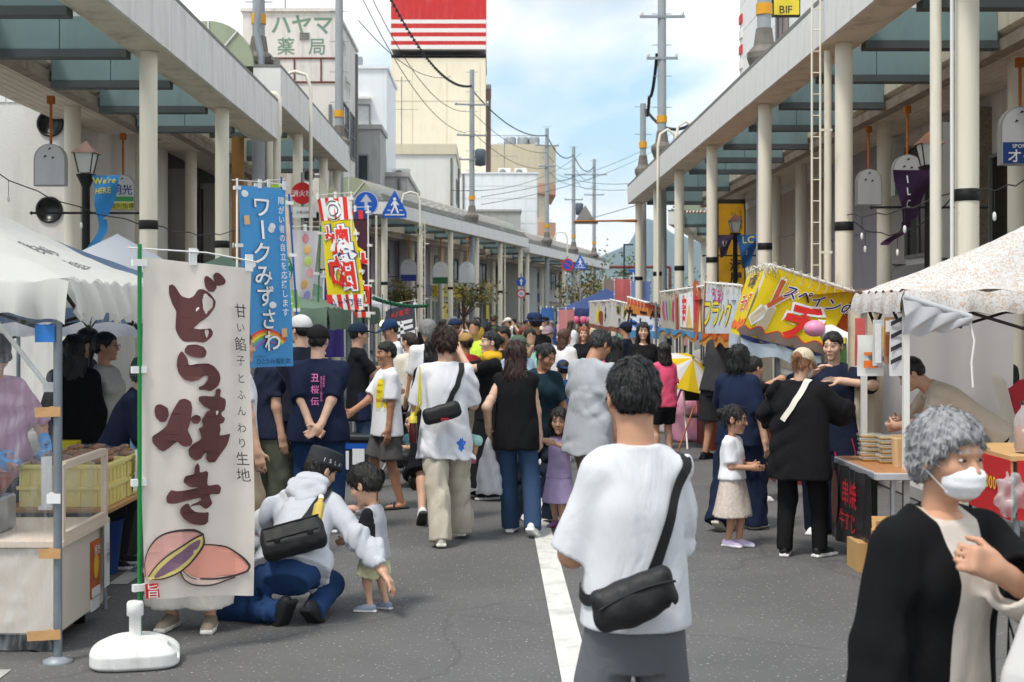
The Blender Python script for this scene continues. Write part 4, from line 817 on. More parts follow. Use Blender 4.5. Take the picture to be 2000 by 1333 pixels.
# shop rows behind the far left arcade
fl = lambda t, u=3.4: (-4.1 + math.sin(H3) * t - math.cos(H3) * u, 50 + math.cos(H3) * t + math.sin(H3) * u)
shopc = [((196, 192, 186), 'pale grey shop front with dark upper windows, first beyond the crossing'), ((168, 160, 178), 'greyish lilac shop front with shuttered doors under far arcade'), ((206, 200, 186), 'cream shop front with yellow window posters under far arcade'), ((186, 180, 160), 'olive beige shop front with wide awning board under far arcade'), ((176, 174, 172), 'grey bank like front near the far arcade end'), ((198, 190, 178), 'last pale shop front before the trees on the left')]
for i, (c, lab) in enumerate(shopc):
    t = i * 9.2; x, y = fl(t); b = thing('shop_front', lab, 'shop', (x, y, 0), -H3); wm = mat('shop_wall', c, .85, .07, 1, .1, 20, dirt=.35)
    m = MB(); m.box((-3, 4.5, 3.6), (6, 9.0, 7.2 - (i % 3) * .5), wm); m.build('wall', b)
    for j, y0 in enumerate((1.6, 4.5, 7.4)):
        window(b, (0, y0, 1.35), 2.3, 2.3, (1, 0, 0), 3 if j != 1 else 2, 1, glass=M_DARKG if (i + j) % 2 else mat('lit_shop_glass', (112, 118, 116), .2, .4, 2), name='shop_window' if j != 1 else 'door'); window(b, (0, y0, 4.2), 1.7, 1.2, (1, 0, 0), 2, glass=M_DARKG)
    m = MB(); m.box((.14, 4.5, 3.0), (.26, 8.2, .55), mat('shop_sign_board', [(206, 206, 200), (120, 116, 132), (214, 190, 70), (150, 146, 112), (40, 62, 120), (190, 190, 186)][i], .6, .1, 2)); m.build('sign_board', b)
    m = MB(); m.box((.06, 2.5, 2.0), (.06, .6, .8), mat('yellow_poster', (226, 200, 60), .7)); m.build('poster', b)
# right hand shops
def rblock(name, label, y0, y1, z1, mm, x0=8.2): return block(name, label, 'building', x0, x0 + 7, y0, y1, z1, mm, 0)[0]
b = rblock('white_shop', 'white shop front with glass doors at the right frame edge', 15.5, 23.4, 5.6, W_WHITE); window(b, (-3.5, 3, 1.6), 4.2, 2.8, (-1, 0, 0), 3, 1, glass=M_DARKG); window(b, (-3.5, 6.6, 2.3), 1.2, 4.2, (-1, 0, 0), 1, 2, glass=M_DARKG)
m = MB(); m.box((-3.6, 7.6, 2.6), (.4, .8, 5.2), mat('pebble_dash', (140, 130, 112), .95, .3, 28, .7, 50)); m.build('pillar', b)
b = rblock('nameplate_shop', 'shop with grey panel bearing metal letters between white pillars', 24.4, 28.6, 5.6, W_WHITE, 8.25)
m = MB(); m.box((-3.58, 2.1, 2.0), (.16, 3.9, 1.5), mat('grey_sign_panel', (150, 148, 148), .6, .05, 1)); p = m.build('sign_panel', b); letters(p, 'R仙味', .55, mat('metal_letters', (196, 184, 168), .4, .1, 4, metal=.4), (-3.67, 1.9, 2.05), (0, -1, 0), off=-.004, base=.02)
window(b, (-3.5, 2.3, 4.0), 1.6, 2.2, (-1, 0, 0), 2, 1, glass=M_DARKG); [MB().box((-3.62, y_, 4.0), (.3, .8, 2.4), W_WHITE).build('pillar', b) for y_ in (3.6, .5)]
b = rblock('lilac_shop', 'greyish lilac painted shop wall under the right arcade', 28.8, 34, 5.6, mat('lilac_wall', (168, 166, 176), .85, .04, 1, dirt=.2)); panels(b, 'wall_panel', 'W', .1, 5.1, .3, 5.2, 3, 3, -3.5, mat('lilac_wall', (168, 166, 176), .85, .04, 1, dirt=.2))
b, o = block('tiled_department_store', 'tall white tiled building above the right arcade with striped sign', 'building', 8.2, 16, 34.2, 45.8, 16, W_WHITE, 0)
panels(b, 'wall_panel', 'W', .1, 11.5, .3, 5.2, 8, 4, -3.9, mat('beige_cladding', (190, 178, 164), .7, .06, 1, dirt=.3)); panels(b, 'wall_tile', 'W', .1, 11.5, 5.6, 15.6, 12, 11, -3.9, mat('white_wall_tile', (232, 231, 228), .4, .04, 2), .02)
for k, z in enumerate((8.4, 8.9, 9.4, 9.9, 10.4, 10.9)): m = MB(); m.box((-3.95, 11.2, z + .6), (.05, .5, .28), RED if k % 2 else WHT); m.build('sign_stripe', b)
window(b, (-3.96, 4.6, 9.3), 1.4, 2.2, (-1, 0, 0), 2); window(b, (-3.96, 7.5, 9.3), 1.2, 1.4, (-1, 0, 0), 2); m = MB(); m.box((-4.1, 5.5, 4.1), (.12, .4, 1.7), W_DARK); m.build('wall_light', b)
b = thing('projecting_sign', 'yellow framed BIF sign projecting above the right arcade roof', 'sign', (7.0, 33, 8.9)); m = MB(); m.box((0, 0, .6), (.66, .16, 1.2), W_DARK); m.build('sign_case', b); m = MB(); m.box((0, -.085, .6), (.60, .02, 1.13), mat('yellow_sign_face', (232, 200, 60), .5, .2, 3)); f = m.build('sign_face', b); letters(f, 'BIF', .26, W_DARK, (-.02, -.095, .16), off=.004)
b = thing('tavern_sign', 'tall yellow tavern sign with black brush lettering beside right lamp post', 'sign', (6.55, 38, 2.2)); m = MB(); m.box((0, 0, 1.38), (.76, .2, 2.76), W_DARK); m.build('sign_case', b); m = MB(); m.box((0, -.105, 1.36), (.70, .02, 2.55), mat('amber_sign_face', (214, 160, 34), .5, .22, 1.6)); f = m.build('sign_face', b)
for s_, x, z, sz in (('海屋', .12, .78, .36), ): letters(f, s_, sz, W_DARK, (x, -.115, z), off=.022, vertical=True)
letters(f, 'いらっしゃい', .13, W_DARK, (.04, -.115, 2.05), vertical=True); letters(f, 'うまい肴', .13, W_DARK, (.24, -.115, 2.2), vertical=True); letters(f, 'B1F', .15, mat('dark_red_print', (120, 40, 30), .6, 0), (-.1, -.115, .16))
# ------------------------------------------------------------------ poles, wires, lamps, signs
M_POLE = mat('concrete_pole', (158, 164, 168), .7, .06, 2, dirt=.2); M_CABLE = mat('cable', (34, 36, 38), .6, 0); M_BLK = mat('black_paint', (30, 29, 29), .45, .08, 5); M_WPLAS = mat('white_plastic', (232, 232, 230), .45, .03, 3); M_ORAN = mat('orange_rod', (178, 104, 38), .8, .2, 10)
def upole(label, x, y, z1, zc=None, arms=(), r=.15, box=None):
    t = thing('utility_pole', label, 'utility pole', (x, y, 0), group='utility poles rising through the arcade roofs'); m = MB(); m.tube([(0, 0, 0), (0, 0, z1)], [r, r * .72], M_POLE, 14); m.build('pole', t)
    if zc: m = MB(); m.lathe([(r, -.5), (r * 1.15, -.45), (r * 2.1, -.05), (r * 2.1, .05), (r * 1.3, .18), (r, .5)], (0, 0, zc), mat('pole_collar', (120, 114, 108), .85, .2, 6, dirt=.6), 10, False); m.build('collar', t); m = MB(); m.tube([(0, 0, zc + .75), (0, 0, zc + .95)], r * .99, mat('yellow_band', (222, 160, 40), .6, .05), 14); m.build('warning_band', t)
    for z, w_, a in arms: m = MB(); m.box((0, -.1, z), (w_, .07, .07), M_GREY, R(a)); [m.lathe([(.03, 0), (.05, .05), (.03, .12)], (q * w_ * .45, -.1, z + .04), M_WPLAS, 8) for q in (-1, 1)]; m.build('cross_arm', t)
    for i in range(int((z1 - (zc or 2)) / .9)): m = MB(); m.tube([(-.28, 0, (zc or 2) + 1.2 + i * .9), (.28, 0, (zc or 2) + 1.2 + i * .9)], .012, M_GREY, 5); m.build('step_bolt', t)
    if box: m = MB(); m.lathe([(.05, 0), (.24, .04), (.25, .7), (.2, .78), (.05, .8)], (.38, 0, box), mat('transformer', (92, 102, 112), .6, .1, 3), 14); m.box((.2, 0, box + .4), (.3, .1, .1), M_GREY); m.build('transformer', t)
    return t
upole('grey pole with flared collar where the two left arcade roofs meet', -4.72, 27.9, 13, 6.9, [(9.5, .9, 20)]); upole('tall grey pole in front of the pharmacy tower window', -4.55, 41, 13.5, 6.9)
upole('pole with transformer box in front of the cream tower', -.94, 63.2, 13.0, 6.3, [(11.4, 1.6, 10), (10.0, 1.4, 10), (8.9, 1.2, 0)], box=8.6)
upole('pole with small lamp before the rounded beige apartment block', 3.15, 80, 12.6, 6.1, [(11.6, 1.4, 10), (10.4, 1.0, 10)]); upole('pole with transformer beside the back of the triangular sign', 5.2, 88.7, 12.6, 6, [(10.8, 1.2, 0), (9.2, 1.2, 0)], box=8.2); upole('farthest slim pole left of the sky gap', 7.1, 96.6, 12.7, 6, [(11.6, 1.8, 0), (10.2, 1.4, 0)])
upole('tall pole with cross arms on the right arcade roof end', 4.9, 40, 14.5, 6.6, [(10.4, 1.3, 0), (9.2, .9, 0)]); upole('short pole at the very end of the right arcade roof', 4.92, 45.2, 8.7, 6.5, r=.13); upole('thick pole before the white tiled store on the right', 4.95, 25.2, 12, 6.5)
def wire(label, pts, r=.012, sag=.6, beads=0, group='overhead wires across the street'):
    t = thing('overhead_wire', label, 'wire', pts[0], group=group); m = MB(); P = [Vector(p) for p in pts]; Q = []
    for a, b in zip(P, P[1:]):
        for i in range(17):
            f = i / 16; Q.append(a.lerp(b, f) - Vector((0, 0, sag * 4 * f * (1 - f))) - P[0])
    m.tube(Q, r, M_CABLE, 5)
    if beads:
        for i in range(0, len(Q) - 1):
            for j in range(3): p = Q[i].lerp(Q[i + 1], j / 3); m.box(p - Vector((0, 0, r * 1.5)), (r * 2.6, r * 5, r * 3), M_CABLE, .4)
    m.build('cable', t); return t
TC = (-.94, 63.2, 12.3); wire('thick black cable sagging from the transformer pole to the upper left', [at(735, -60, 40), TC], .024, 1.0, 1); wire('thin wire sagging left of the thick cable', [at(700, -60, 40), (-1.2, 63.1, 11.1)], .014, 1.1); wire('lowest thin wire running to the transformer pole', [at(690, -40, 40), (-1.2, 63.1, 10.1)], .014, 1.0)
for z, s in ((0, 1.1), (-1.0, .9), (-1.9, .9)):
    wire({0: 'thick top', -1.0: 'thin middle', -1.9: 'thin lower'}[z] + ' cable strung between the poles on the left street side', [(-.94, 63.2, 12.1 + z), (3.15, 80, 12.2 + z), (5.2, 88.7, 12.1 + z * .7), (7.1, 96.6, 12.2 + z * .7)], .03 if z == 0 else .014, s * .6, 0)
WN = iter(('first', 'second', 'third', 'fourth', 'fifth'))
for a, b in (((1085, 340, 89), (1400, 318, 60)), ((1085, 352, 89), (1400, 330, 60)), ((940, 385, 64), (1330, 250, 110)), ((940, 400, 64), (1330, 262, 110)), ((880, 372, 64), (1135, 300, 95))): wire(f'long thin wire crossing the sky gap behind the poles, {next(WN)} from the top left', [at(*a), at(*b)], .014, .8)
wire('loose black cable looping down the right pole', [at(1283, 105, 40), at(1268, 190, 41), at(1262, 215, 45), at(1350, 243, 38)], .05, .35); wire('cable from the right pole up to the left', [at(700, 40, 41), at(880, 150, 63)], .014, .6)
def lamp_post(label, x, y, flag=None, z=3.7):
    t = thing('street_lamp', label, 'street lamp', (x, y, .13), group='lantern lamps along the pavement'); m = MB(); m.lathe([(.12, 0), (.12, .5), (.075, .6), (.06, 1.2), (.055, z - .3), (.09, z - .22), (.14, z - .12)], m=M_BLK, n=12); m.build('post', t)
    h = thing('lantern', None, None, (0, 0, z - .1)); h.parent = t; h.scale = (.6, .6, .6)
    m = MB(); b = [(.13, 0), (.21, .46)]; 
    for q in range(4):
        a = R(45 + 90 * q); m.tube([(.19 * math.cos(a), .19 * math.sin(a), 0), (.31 * math.cos(a), .31 * math.sin(a), .46)], .016, M_BLK, 5)
    m.add([(sx * .235, sy * .235, .46) for sx, sy in ((-1, -1), (1, -1), (1, 1), (-1, 1))] + [(sx * .28, sy * .28, .44) for sx, sy in ((-1, -1), (1, -1), (1, 1), (-1, 1))] + [(0, 0, .74)], [(4, 5, 8), (5, 6, 8), (6, 7, 8), (7, 4, 8), (0, 1, 5, 4), (1, 2, 6, 5), (2, 3, 7, 6), (3, 0, 4, 7)], mat('copper_roof', (136, 108, 98) if x < 0 else (160, 112, 92), .6, .15, 6)); m.build('lantern_roof', h)
    m = MB(); m.add([(sx * .125, sy * .125, .0) for sx, sy in ((-1, -1), (1, -1), (1, 1), (-1, 1))] + [(sx * .21, sy * .21, .45) for sx, sy in ((-1, -1), (1, -1), (1, 1), (-1, 1))], [(0, 1, 5, 4), (1, 2, 6, 5), (2, 3, 7, 6), (3, 0, 4, 7), (0, 3, 2, 1)], mat('frosted_glass', (206, 208, 204), .35, .05, 3)); m.build('lantern_glass', h)
    m = MB(); m.tube([(-.75, 0, z - .65), (.75, 0, z - .65)], .018, M_BLK, 6); [m.lathe([(.001, -.03), (.03, 0), (.001, .03)], (q * .75, 0, z - .65), M_BLK, 8) for q in (-1, 1)]; m.build('banner_arm', t)
    return t
LP1 = lamp_post('dark lantern street lamp with arm bar near the left porthole wall', xat(168, 19), 19); LP2 = lamp_post('lantern street lamp partly behind the thick right column', xat(1814, 18), 18)
LP3 = lamp_post('smaller copper roofed lantern beside the yellow tavern sign', xat(1436, 32.5), 32.5); LP4 = lamp_post('distant copper roofed lantern on the far left pavement', xat(757, 62), 60.5, z=4); lamp_post('distant lantern beside a far left column', xat(882, 70), 70, z=4)
def pennant(label, x, y, z, wd, ht, prints, col, tail=None, twist=.5, cat='pennant'):
    t = thing('pennant', label, cat, (x, y, z), group='cloth pennants on the lamp arms'); m = MB(); fc = cloth(col)
    S = lambda u, v: Vector((wd * (u - .5) * (1 - .65 * v) - .1 * v * wd, .05 * math.sin(u * 4 + v * 7) + twist * .2 * v * (u - .5), -ht * v + .12 * ht * u * v)); m.grid(S, 8, 14, fc); o = m.build('cloth', t, fix=False)
    for s_, sz, c, u, v in prints: m = MB(); printed(m, [(text2d(s_, sz, off=.012), mat('flag_print', c, .7, 0))], lambda a, b: S(u + a / wd, v - b / ht), Vector((0, -1, 0)), base=.012); m.build('lettering', o, fix=False)
    if tail: m = MB(); m.grid(lambda u, v: S(.3, 1) + Vector((.12 * (u - .5) + .06 * math.sin(v * 5) - .22 * v, .03 * math.sin(v * 9), -v * tail)), 2, 12, fc); m.build('tail', t, fix=False)
pennant('blue twisted pennant with yellow We\'re letters hanging from the left lamp', xat(208, 18.9), 18.9, 3.69, .40, .62, [("We're", .13, (240, 220, 60), .45, .12), ('HERE', .12, (240, 220, 60), .42, .36)], (66, 142, 206), .62)
pennant('dark purple pennant with white ILC letters hanging from the right lamp', xat(1785, 17.9), 17.9, 3.66, .54, .70, [('I', .15, (240, 236, 236), .35, .18), ('L', .15, (240, 236, 236), .35, .42), ('C', .15, (240, 236, 236), .35, .66)], (62, 40, 66), .3)
pennant('blue pennant with yellow LC letters by the tavern sign', xat(1462, 32.3), 32.3, 3.66, .55, .8, [('LC', .24, (236, 220, 60), .5, .15), ('E', .15, (240, 236, 236), .45, .55)], (60, 110, 170)); pennant('purple and white pennant in front of the tavern sign', xat(1416, 32.3), 32.3, 3.66, .4, .55, [('U', .2, (240, 236, 236), .5, .4)], (92, 74, 96))
def hang_sign(label, x, y, ztop, txt=None, col=None, wd=.5, ht=.66, zt=5.2):
    t = thing('hanging_sign', label, 'sign', (x, y, ztop - ht), group='rounded shop signs hung under the arcades'); pts = [(-wd / 2, 0), (wd / 2, 0), (wd / 2, ht - wd / 2)] + [(wd / 2 * math.cos(a), ht - wd / 2 + wd / 2 * math.sin(a)) for a in np.linspace(0, math.pi, 13)[1:-1]] + [(-wd / 2, ht - wd / 2)]
    m = MB(); m.prism(pts, -.06, .06, 'y', mat('sign_rim', (150, 150, 148), .5, .05)); m.build('rim', t); m = MB(); m.prism([(a * .92, .02 + b * .955) for a, b in pts], -.064, .064, 'y', mat('white_sign_face', (205, 207, 210), .5, .04, 2, dirt=.2)); f = m.build('face', t)
    m = MB(); m.tube([(0, 0, ht), (0, 0, zt - ztop + ht)], .022, M_ORAN, 8); m.box((0, 0, zt - ztop + ht - .06), (.1, .1, .12), M_ORAN); m.build('hanger_rod', t)
    m = MB(); [m.add([(a, -.068, b), (a + .06, -.068, b + .02), (a + .03, -.068, b + .045)], [(0, 1, 2)], M_BLK) for a, b in ((-.03, ht - .1), (-.1, ht - .22), (.02, ht - .24))]; m.build('bird_emblem', f, fix=False)
    if col: m = MB(); m.box((0, -.066, .16 if txt else .12), (wd * .9, .006, .28), mat('sign_colour', col, .5, .05)); m.build('colour_field', f)
    for s_, sz, c, z in (txt or []): letters(f, s_, sz, mat('sign_letters', c, .5, 0), (0, -.07, z), off=.01, name='lettering')
hang_sign('blank white rounded sign over the lower porthole on the left', -6.9, 21.6, 4.45, wd=.5, ht=.66); hang_sign('rounded sign with green band and yellow tutoring strip on the left', -6.95, 26, 4.42, [('個別指導', .115, (70, 60, 20), .08), ('明光', .2, (40, 70, 140), .38)], None, wd=.48, ht=.67)
m = MB(); m.box((-6.95, 25.933, 3.83), (.43, .006, .13), mat('yellow_strip', (226, 226, 90), .5, 0)); g_ = m.build('yellow_strip'); g_.parent = None
o_ = [o for o in bpy.data.objects if o.name.startswith('hanging_sign')][-1]; 
g_.location = -Vector(o_.location); g_.parent = o_; m = MB(); m.box((0, -.067, .21), (.43, .006, .09), mat('green_strip', (60, 150, 80), .5, 0)); m.build('green_strip', o_)
hang_sign('blank grey rounded sign between the right columns', 6.8, 25, 4.42, wd=.46, ht=.66); hang_sign('rounded sign with dark green lower half behind the purple pennant', 6.78, 22.6, 4.4, [('オ', .2, (230, 230, 230), .14)], (30, 104, 66), wd=.5, ht=.68); hang_sign('rounded sign with dark blue field and white katakana at right edge', 7.02, 18.4, 4.55, [('オイ', .2, (235, 235, 235), .12), ('SPORTS', .07, (235, 235, 235), .25)], (28, 66, 128), wd=.56, ht=.78)
for px, py, c, lab in ((708, 520, (40, 110, 70), 'small rounded sign with green foot on the far left arcade'), (798, 515, (40, 60, 140), 'small rounded sign with blue foot on the far left arcade'), (861, 520, (30, 96, 60), 'second small rounded sign with green foot farther along the left'), (912, 520, None, 'small plain grey rounded sign on the far left arcade')):
    Y = 60; p = at(px, py, Y); hang_sign(lab, p.x, p.y, p.z + .2, None, c, wd=.75, ht=.95, zt=5.15)
# road signs
S_BLUE = mat('sign_blue', (28, 92, 190), .4, .04, 2); S_WHITE = mat('sign_white', (236, 238, 240), .45, .02); S_RED = mat('sign_red', (206, 40, 44), .4, .04, 2); S_ALU = mat('sign_back', (150, 148, 144), .5, .08, 3, dirt=.4)
def sign_face(t, poly, col, layers, th=.03, name='sign_plate'):
    m = MB(); m.prism(poly, 0, th, 'y', col); p = m.build(name, t); m = MB()
    if layers: printed(m, layers, lambda u, v: Vector((u, 0, v)), Vector((0, -1, 0)), .002, .003); m.build('symbol', p, fix=False)
    return p
def pole_sign(label, x, y, z, pole=True, zr=0):
    t = thing('road_sign', label, 'road sign', (x, y, z)); 
    if pole: m = MB(); m.tube([(0, .07, -z), (0, .07, .45)], .038, M_GREY, 10); m.build('post', t)
    return t
r = .43; t = pole_sign('round blue one way sign with white arrow by the crossing', xat(715, 48), 48, 1.77 + 219 / 56.2); sign_face(t, ell2d(0, 0, r, r, 32), S_BLUE, [(poly2d([(-.055, -.3), (.055, -.3), (.055, .05), (.2, .05), (0, .33), (-.2, .05), (-.055, .05)]), mat('arrow_grey', (190, 198, 206), .5, 0)), (ring2d(0, 0, r - .03, r - .012), S_WHITE)])
t = pole_sign('blue pentagon crosswalk sign with walking figure, larger and nearer', xat(770, 48), 48.2, 1.77 + 215 / 56.2, False); pent = [(-.42, -.42), (.42, -.42), (.42, -.22), (.0, .55), (-.42, -.22)]
ped = [(ell2d(0, .24, .055, .06, 14)), [(-.05, .17), (.06, .17), (.07, -.03), (-.04, -.03)], [(-.05, .16), (-.14, .02), (-.11, 0), (0, .13)], [(.05, .16), (.15, .05), (.13, .02), (.03, .1)], [(-.03, -.01), (.02, -.02), (-.10, -.27), (-.15, -.25)], [(.0, -.02), (.07, -.02), (.15, -.25), (.10, -.27)], [(-.34, -.33), (.34, -.33), (.34, -.29), (-.34, -.29)], [(-.25, -.17), (-.14, -.17), (-.14, -.14), (-.25, -.14)], [(.16, -.17), (.27, -.17), (.27, -.14), (.16, -.14)]]
def crosswalk(t, s=1.): sign_face(t, [(a * s, b * s) for a, b in pent], S_BLUE, [(tr2d(poly2d(p), 0, 0, s), S_WHITE) for p in ped])
crosswalk(t); m = MB(); m.tube([(-.9, .05, -.3), (.3, .05, -.3)], .03, M_GREY, 8); m.build('bracket', t)
t = pole_sign('small blue crosswalk sign on the far left arcade', xat(1133, 73), 73, 1.77 + 103 / 37); crosswalk(t, .8)
t = pole_sign('round red and blue no parking sign on the far left', xat(1108, 73), 72.8, 1.77 + 99 / 37); sign_face(t, ell2d(0, 0, .33, .33, 28), S_BLUE, [(ring2d(0, 0, .25, .33), S_RED), (poly2d([(-.2, .15), (-.15, .2), (.2, -.15), (.15, -.2)]), S_RED)])
t = pole_sign('small round blue arrow sign over the speed sign', xat(1018, 70), 70, 1.77 + 66 / 38.6); sign_face(t, ell2d(0, 0, .24, .24, 24), S_BLUE, [(poly2d([(-.04, -.15), (.04, -.15), (.04, .03), (.11, .03), (0, .17), (-.11, .03), (-.04, .03)]), S_WHITE)])
t = pole_sign('round white sign with red rim under the small arrow sign', xat(1018, 70), 69.9, 1.77 + 43 / 38.6); sign_face(t, ell2d(0, 0, .24, .24, 24), S_WHITE, [(ring2d(0, 0, .17, .235), S_RED), (text2d('30', .2, .01), S_BLUE)])
t = pole_sign('round red fire hydrant sign with white characters and number plate', xat(590, 30.5), 30.5, 1.77 + 239 / 88.5); sign_face(t, ell2d(0, 0, .24, .24, 28), S_RED, [(text2d('消火栓', .15, .008), S_WHITE), (text2d('FIRE HYDRANT', .035), S_WHITE)][:1]); m = MB(); m.box((.05, .01, -.42), (.52, .02, .24), S_WHITE); q = m.build('number_plate', t); letters(q, '火事は119番', .075, M_BLK, (.05, -.005, -.42))
t = thing('road_sign', 'back of a triangular sign on a rusty arm from the right arcade end', 'road sign', at(1143, 432, 43.9)); sign_face(t, [(-.38, -.1), (.38, -.1), (0, .5)], S_ALU, []); m = MB(); m.box((0, -.02, -.05), (.8, .04, .1), S_ALU); m.tube([(-.35, -.05, -.02), (1.0, -.05, 0), (1.72, -.05, .0)], [.03, .03, .055], M_RUST, 8); m.tube([(.1, -.05, .05), (1.65, -.05, .5)], .012, M_RAIL, 5); m.build('rusty_arm', t)
t = thing('road_sign', 'big blue direction sign on a red gantry far down the street', 'road sign', at(1237, 540, 112)); sign_face(t, [(-.8, -.55), (.8, -.55), (.8, .55), (-.8, .55)], S_BLUE, [(poly2d([(-.05, -.4), (.05, -.4), (.05, .3), (-.05, .3)]), S_WHITE), (poly2d([(-.6, 0), (.6, 0), (.6, .08), (-.6, .08)]), S_WHITE)]); m = MB(); m.tube([(-3, .2, .75), (3, .2, .75)], .12, mat('gantry_red', (120, 50, 56), .6), 8); m.tube([(3, .2, .75), (3, .2, -5)], .12, mat('gantry_red', (120, 50, 56), .6), 8); m.build('gantry', t)
t = thing('road_lamp', 'thin far street light against the mountains', 'street lamp', at(1219, 617 + 1.77 * 27, 100) * 1.0); m = MB(); m.tube([(0, 0, 0), (0, 0, 6.9)], .06, M_BLK, 6); m.box((.3, 0, 6.9), (.7, .2, .1), M_BLK); m.build('mast', t)
# loudspeakers, ladders, drain pipes, light pulls
def horn(label, p, s=.2, face=-1):
    t = thing('loudspeaker', label, 'loudspeaker', p); m = MB(); m.lathe([(s * .3, .32), (s * .32, .2), (s * .45, .1), (s * .95, -.02), (s, -.05), (s * .9, -.04), (s * .3, .08), (.001, .09)], m=mat('horn_grey', (146, 142, 134), .5, .1, 5), n=20); o = m.build('horn', t); o.rotation_euler = (R(-90), 0, R(25)); m = MB(); m.lathe([(s * .62, -.02), (s * .3, .05), (.001, .05)], m=M_BLK, n=20); q = m.build('throat', o); m = MB(); m.box((.1, .25, .0), (.3, .06, .06), M_GREY); m.build('bracket', t)
horn('grey horn loudspeaker on the left arcade near the hydrant sign', at(601, 343, 31), .15); horn('small horn loudspeaker on the far left arcade column', at(820, 452, 52), .17)
def pipe(label, pts, r=.05, mm=None, nm='drain_pipe'): t = thing(nm, label, 'pipe', pts[0]); m = MB(); m.tube([Vector(p) - Vector(pts[0]) for p in pts], r, mm or M_COLM, 10); m.build('pipe', t); return t
pipe('thick drain pipe with elbow where the left roofs meet', [at(512, 186, 27), at(538, 186, 27), at(543, 192, 27), at(543, 262, 27), at(541, 270, 27), (at(541, 270, 27).x, 27, .1)], .075); pipe('brown rusty drain pipe behind the blue banner', [(-4.9, 26.6, .1), (-4.9, 26.6, 5.2)], .12, mat('brown_pipe', (138, 100, 52), .7, .15, 4)); pipe('grey pipe bent down to the pole collar on the left', [at(512, -40, 27.5), at(500, 60, 27.5), at(510, 110, 27.5), at(513, 175, 27.5)], .07, M_GREY)
pipe('slim white pipe close beside the thick right column', [(4.36, 13.6, .1), (4.36, 13.6, 6.3)], .055, M_COLM); pipe('white pipe beside the second right column', [at(1617, 100, 18.5), (at(1617, 0, 18.5).x, 18.5, .1)], .05); pipe('thin wire pipe strapped to the thick right column', [(4.47, 13.45, .1), (4.47, 13.45, 6.3)], .018, M_WPLAS)
for (px, Y, lab) in ((1285, 36, 'white hooked pipe on the right arcade near its end'), (1320, 34.5, 'second white hooked pipe on the right arcade')): x = xat(px, Y); z0 = 4.6; pipe(lab, [(x, Y, .1), (x, Y, 6.2), (x + .06, Y, 6.5), (x + .25, Y, 6.62), (x + .42, Y, 6.5), (x + .48, Y, 6.2)], .035)
for (px, py, Y, lab) in ((820, 378, 52, 'white hooked pipe on the first far left arcade bay'), (735, 384, 50, 'white elbow pipe over the round arrow sign'), (986, 447, 70, 'white elbow pipe farther along the left arcade'), (1108, 455, 74, 'white hooked pipe above the no parking sign'), (607, 145, 30, 'thin white hooked pipe rising before the pharmacy tower')):
    p = at(px, py, Y); pipe(lab, [(p.x, Y, .1), (p.x, Y, p.z - .3), (p.x - .1, Y, p.z - .02), (p.x - .35, Y, p.z + .05), (p.x - .6, Y, p.z - .03), (p.x - .7, Y, p.z - .4)], .04)
def ladder(label, x, y, z0, z1): 
    t = thing('ladder', label, 'ladder', (x, y, z0), group=None); m = MB(); [m.tube([(q * .055, 0, 0), (q * .055, 0, z1 - z0)], .015, M_COLM, 8) for q in (-1, 1)]; m.build('rail', t); b = MB(); b.tube([(-.055, 0, 0), (.055, 0, 0)], .008, M_COLM, 6); me = b.mesh('rung')
    for i in range(int((z1 - z0) / .28)): o = bpy.data.objects.new('rung', me); link(o, t); o.location = (0, 0, .15 + i * .28)
    for z in (.6, 2.2, 4.2): m = MB(); m.box((.13, 0, z), (.16, .03, .03), M_COLM); m.build('wall_bracket', t)
ladder('narrow cream ladder strapped beside the second right column', xat(1594, 18.1), 18.1, 2.0, 7.4); ladder('narrow white ladder on the far left arcade', xat(828, 51), 50.6, .2, 5.3)
def lights_string(label, pts, n, sag=.35):
    t = thing('light_string', label, 'string lights', pts[0]); m = MB(); P = [Vector(p) - Vector(pts[0]) for p in pts]; Q = []
    for a, b in zip(P, P[1:]): Q += [a.lerp(b, i / 12) - Vector((0, 0, sag * 4 * (i / 12) * (1 - i / 12))) + Vector((0, 0, .02 * math.sin(i * 2.1))) for i in range(13)]
    m.tube(Q, .008, M_CABLE, 5); m.build('cable', t)
    for i in range(n): p = Q[int((i + .5) / n * len(Q))]; m = MB(); m.tube([p, p - Vector((0, 0, .2))], .004, M_CABLE, 4); m.lathe([(.008, .05), (.018, .03), (.018, -.02), (.001, -.04)], p - Vector((0, 0, .25)), M_WPLAS, 8); m.build('bulb_holder', t)
lights_string('light string with hanging bulb holders across the left columns', [at(-40, 320, 18), at(300, 440, 18), at(480, 445, 23)], 5, .12); lights_string('light string with bulb holders looping between the right columns', [at(1655, 420, 18.2), at(1875, 365, 13.5), at(2040, 330, 13)], 5, .1); lights_string('light string before the green rounded sign on the right', [at(1660, 430, 18.4), at(1860, 385, 16)], 3, .3)
